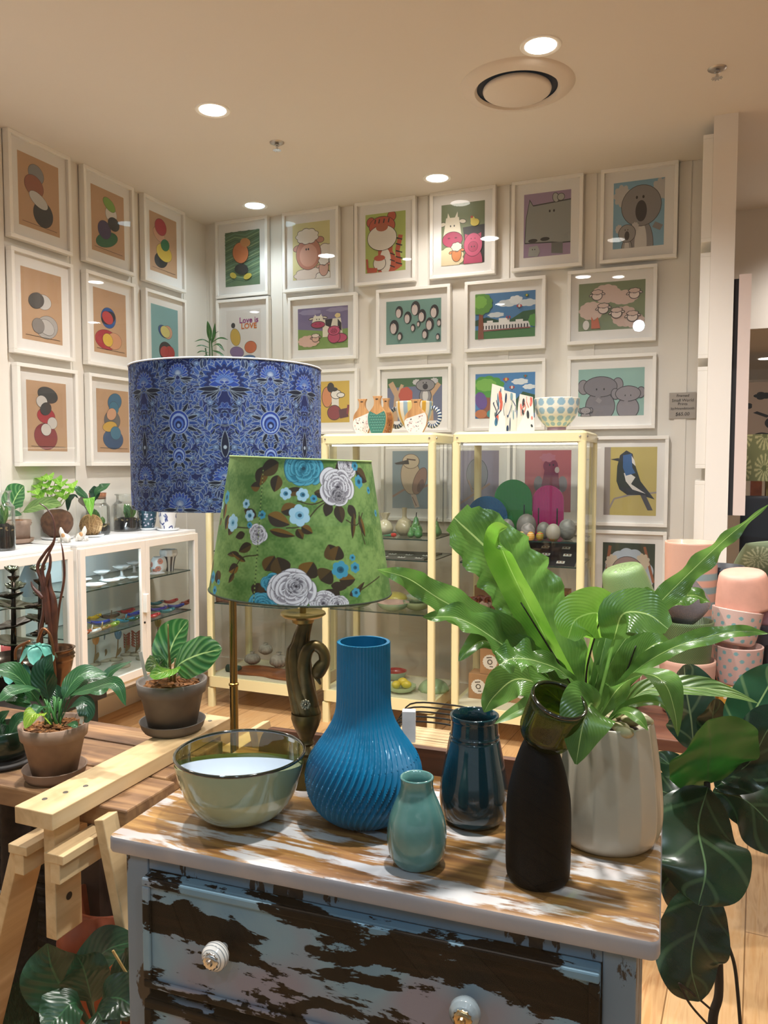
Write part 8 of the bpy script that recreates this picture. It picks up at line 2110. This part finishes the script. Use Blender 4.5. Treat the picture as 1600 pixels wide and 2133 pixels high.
for k_ in range(26):
    n_ = Vector((rg.gauss(0, 1), rg.gauss(0, 1), rg.gauss(0, .6))).normalized(); u = n_.orthogonal().normalized(); v = n_.cross(u)
    mb.tube([c + UP * .062 + (u * math.cos(a * PI / 12) + v * math.sin(a * PI / 12)) * .0575 for a in range(25)], .0014, 4, cap=False)
mb.build('string_wrap', simple('jute', '#a8875a', .8), t)
for pts, w_, m_ in (([(190, 1073, d0), (180, 1040, d0), (160, 1022, d0 - .03), (148, 1016, d0 - .05)], 12, L_LILY), ([(192, 1073, d0), (200, 1030, d0), (212, 1018, d0), (230, 1007, d0 + .02)], 13, L_LILY), ([(190, 1073, d0), (188, 1050, d0 - .05), (186, 1040, d0 - .07), (190, 1075, d0 - .09)], 12, leafmat('spring_leaf', '#5a9a2c', '#79b040', '#b0d880', .3, .35, veins=7, vw=.02)), ([(188, 1073, d0), (160, 1035, d0 - .02), (145, 1040, d0 - .05), (141, 1065, d0 - .06)], 8, L_DARK), ([(190, 1073, d0), (198, 1030, d0 + .02), (196, 1012, d0 + .02)], 12, L_DARK), ([(186, 1073, d0), (172, 1045, d0 - .04), (168, 1035, d0 - .05)], 8, simple('dead_leaf', '#5a5048', .7))):
    ll(t, pts, w_, m_, prof=stk)


def jar(x, y, r, h, neck, label, soil, cork=None, minx=-3.06):
    c = on(x, y, ZC); c.x = max(c.x, minx); t = thing('glass_jar', label, 'jar', c)
    JG = pane('jar_glass', (.93, .96, .95), .10)
    MB().lathe([(0, .002), (r * .95, .002), (r, .01)] + densify([(r, .012), (r, h * .68), (r * .95, h * .76), (neck, h * .84), (neck, h * .97), (neck * 1.06, h)], 4), c, 56).build('jar_wall', JG, t, smooth='all')
    if soil:
        MB().lathe([(0, .006), (r * .94, .006), (r * .94, soil * .55), (r * .92, soil), (r * .5, soil * 1.2), (0, soil * 1.1)], c, 40).build('dark_soil', simple('jar_soil', '#19110c', .9, noise=.5, nscale=90, bump=.6), t, smooth='all')
        mb = MB(); rg = random.Random(int(x))
        for k_ in range(26):
            a = rg.uniform(0, 2 * PI); mb.ball(c + Vector((r * .88 * math.cos(a), r * .88 * math.sin(a), soil * rg.uniform(.9, 1.05))), (.006, .006, .004), 8, 6)
        mb.build('pebble_layer', simple('jar_pebble', '#a8926a', .7), t, smooth=True)
        mb = MB()
        for k_ in range(16):
            a, q = rg.uniform(0, 2 * PI), rg.uniform(0, r * .5); b_ = c + Vector((q * math.cos(a), q * math.sin(a), soil * 1.1)); hh = rg.uniform(.02, h * .42)
            e = b_ + Vector((rg.uniform(-.02, .02), rg.uniform(-.02, .02), hh)); leaf(mb, [b_, (b_ + e) / 2 + Vector((.004, 0, 0)), e], .014, (rg.uniform(-1, 1), -1, .6), seg=8, across=4)
        mb.build('small_plants', leafmat('jar_leaf', '#3f6a2c', '#5a8a3c', '#8ab06a', .4, .3, veins=4), t, smooth='all')
    if cork: MB().lathe([(0, h - .012), (neck * .94, h - .012), (neck * 1.02, h + .022), (0, h + .022)], c, 32).build('cork', simple('cork', '#8a5a3c', .8, noise=.25, nscale=90), t, smooth='all')
    else: MB().lathe([(neck, h), (neck * 1.15, h + .001), (neck * 1.15, h + .006), (0, h + .006)], c, 32).build('lid', JG, t, smooth='all')


jar(205, 1113, .062, .205, .045, 'cork-stoppered tall glass jar behind the string ball plant', .05, True)
jar(254, 1105, .074, .205, .058, 'wide glass terrarium jar with dark soil beside the blue lampshade', .065)
c = Vector((-2.90, 2.55, ZC)); jx = 0
jar(2, 1146, .062, .26, .045, 'glass jar with moss cut by the left picture edge', .10)
for k_, (x, y, lab, A_, B_) in enumerate(((308, 1100, 'dark blue-green flowered pot on a white saucer under the blue shade', '#2a4a5a', '#c9c4d4'), (350, 1098, 'white pot with blue leaf sprays on a white saucer under the blue shade', '#dfe0e2', '#2a3a7a'))):
    c = pt(x, y, X=(-3.0, -2.86)[k_]); c.z = ZC
    t = thing('flowered_pot', lab, 'pot', c, 'flowered pots under the blue shade')
    MB().lathe([(0, .001), (.055, .001), (.066, .012), (.062, .013), (0, .006)], c, 40).build('saucer', GLZW, t, smooth='all')
    rg = random.Random(k_); sp_ = [(rg.uniform(0, 2 * PI), rg.uniform(.02, .10), rg.uniform(.5, 2.6)) for _ in range(46)]
    def cf(th, z, r, sp_=sp_, A_=A_, B_=B_, k_=k_):
        for (a, h, tt) in sp_:
            u = ((th - a + PI) % (2 * PI) - PI) * .05; v = z - h
            if k_ == 0:
                if math.hypot(u, v) < .0045: return lin(B_)
            else:
                uu, vv = u * math.cos(tt) + v * math.sin(tt), -u * math.sin(tt) + v * math.cos(tt)
                if (uu / .012) ** 2 + (vv / .0045) ** 2 < 1: return lin(B_)
        return lin(A_)
    MB().lathe([(0, .008)] + [(q[0], q[1]) for q in densify([(.036, .008), (.046, .05), (.054, .115)], 20)] + [(.049, .115), (.045, .06), (0, .06)], c, 110, colf=cf).build('pot', MATS['spot_glaze'], t, smooth='all')
c = Vector((-2.88, 3.80, ZC)); t = thing('amber_bottle', 'small dark bottle with an orange label at the end of the white cabinet', 'bottle', c)
MB().lathe([(0, 0), (.016, 0), (.016, .05), (.006, .06), (.006, .075), (0, .075)], c, 24).build('bottle', simple('brown_glass', '#3a2216', .15, coat=.5), t, smooth='all')
MB().lathe([(.0165, .01), (.0165, .038)], c, 24).build('paper_label', simple('orange_label', '#c8722a', .6), t, smooth='all')

# ------------------------------------------------------------------ bamboo on top of the left-hand cream cabinet
c = Vector((-2.62, 4.0, 1.6065)); t = thing('potted_bamboo', 'small dark potted bamboo rising above the blue lampshade', 'potted plant', c); D_ = dep(c)
MB().lathe([(0, 0), (.045, 0), (.06, .11), (.055, .112), (.05, .09), (0, .09)], c, 32).build('pot', GLZW, t, smooth='all')
for P_ in ([(440, 790), (437, 730), (436, 690)], [(444, 790), (442, 735), (440, 705)], [(436, 790), (430, 740), (428, 725)]):
    MB().tube(crom([c + UP * .09] + [W(x, y, D_) for x, y in P_], 16), .004, 8).build('cane', simple('bamboo_green', '#3a5a34', .4), t, smooth='all')
for (a, b_, c_, w_) in (((438, 710), (436, 690), (432, 668), 5.5), ((440, 712), (450, 695), (456, 690), 4), ((440, 715), (458, 705), (476, 708), 4), ((442, 722), (455, 718), (468, 732), 4), ((438, 715), (422, 708), (404, 712), 3.2), ((436, 725), (420, 720), (408, 722), 3.2), ((440, 720), (446, 700), (448, 672), 4.5), ((436, 735), (420, 732), (410, 736), 3), ((442, 730), (456, 735), (470, 745), 3.4), ((436, 740), (428, 742), (416, 748), 3)):
    frond(t, [(a[0], a[1], D_), (b_[0], b_[1], D_ - .02), (c_[0], c_[1], D_ - .04)], w_, leafmat('bamboo_leaf', '#1e3f22', '#2c5a2e', '#5a7a4a', .35, .2, veins=3), seg=10, across=4)
# black wire rack and small white box behind the dresser rail
p = W(890, 1540, 1.85); zsh = .78
t = thing('low_stand', 'small low timber stand behind the dresser, under the wire rack', 'stand', (p.x, p.y, 0))
MB().box(p.x - .12, p.x + .14, p.y - .02, p.y + .10, zsh - .02, zsh).build('stand_top', PINE, t, bevel=.002)
for (a, b_) in ((-.11, -.01), (.11, -.01), (-.11, .07), (.11, .07)): MB().box(p.x + a, p.x + a + .025, p.y + b_, p.y + b_ + .025, 0, zsh - .02).build('leg', PINE, t)
t = thing('wire_rack', 'curved black wire rack behind the dresser rail, left of the dark vase', 'rack', (p.x, p.y, zsh)); mb = MB()
for k_ in range(5):
    mb.tube(crom([Vector((p.x - .10, p.y + k_ * .018, zsh + .004)), Vector((p.x - .07, p.y + k_ * .018, zsh + .040 + k_ * .006)), Vector((p.x + .03, p.y + k_ * .018, zsh + .050 + k_ * .006)), Vector((p.x + .10, p.y + k_ * .018, zsh + .040 + k_ * .006)), Vector((p.x + .12, p.y + k_ * .018, zsh + .004))], 20), .0022, 6)
mb.tube([(p.x - .10, p.y - .01, zsh + .003), (p.x - .10, p.y + .09, zsh + .003)], .0025, 6); mb.tube([(p.x + .12, p.y - .01, zsh + .003), (p.x + .12, p.y + .09, zsh + .003)], .0025, 6)
mb.build('wires', M_BLACK, t, smooth='all')
q = W(852, 1530, 1.86); mb = MB(); Mq = Matrix.Translation((q.x, q.y, zsh)) @ Matrix.Rotation(.3, 4, 'Z'); mb.box(-.016, .016, -.012, .012, 0, .075, M=Mq)
tag(mb.build('white_box', simple('box_pale', '#c9ccd2', .6, noise=.1), at=(q.x, q.y, zsh), bevel=.001), 'small pale grey box standing right of the ribbed blue vase', 'box')
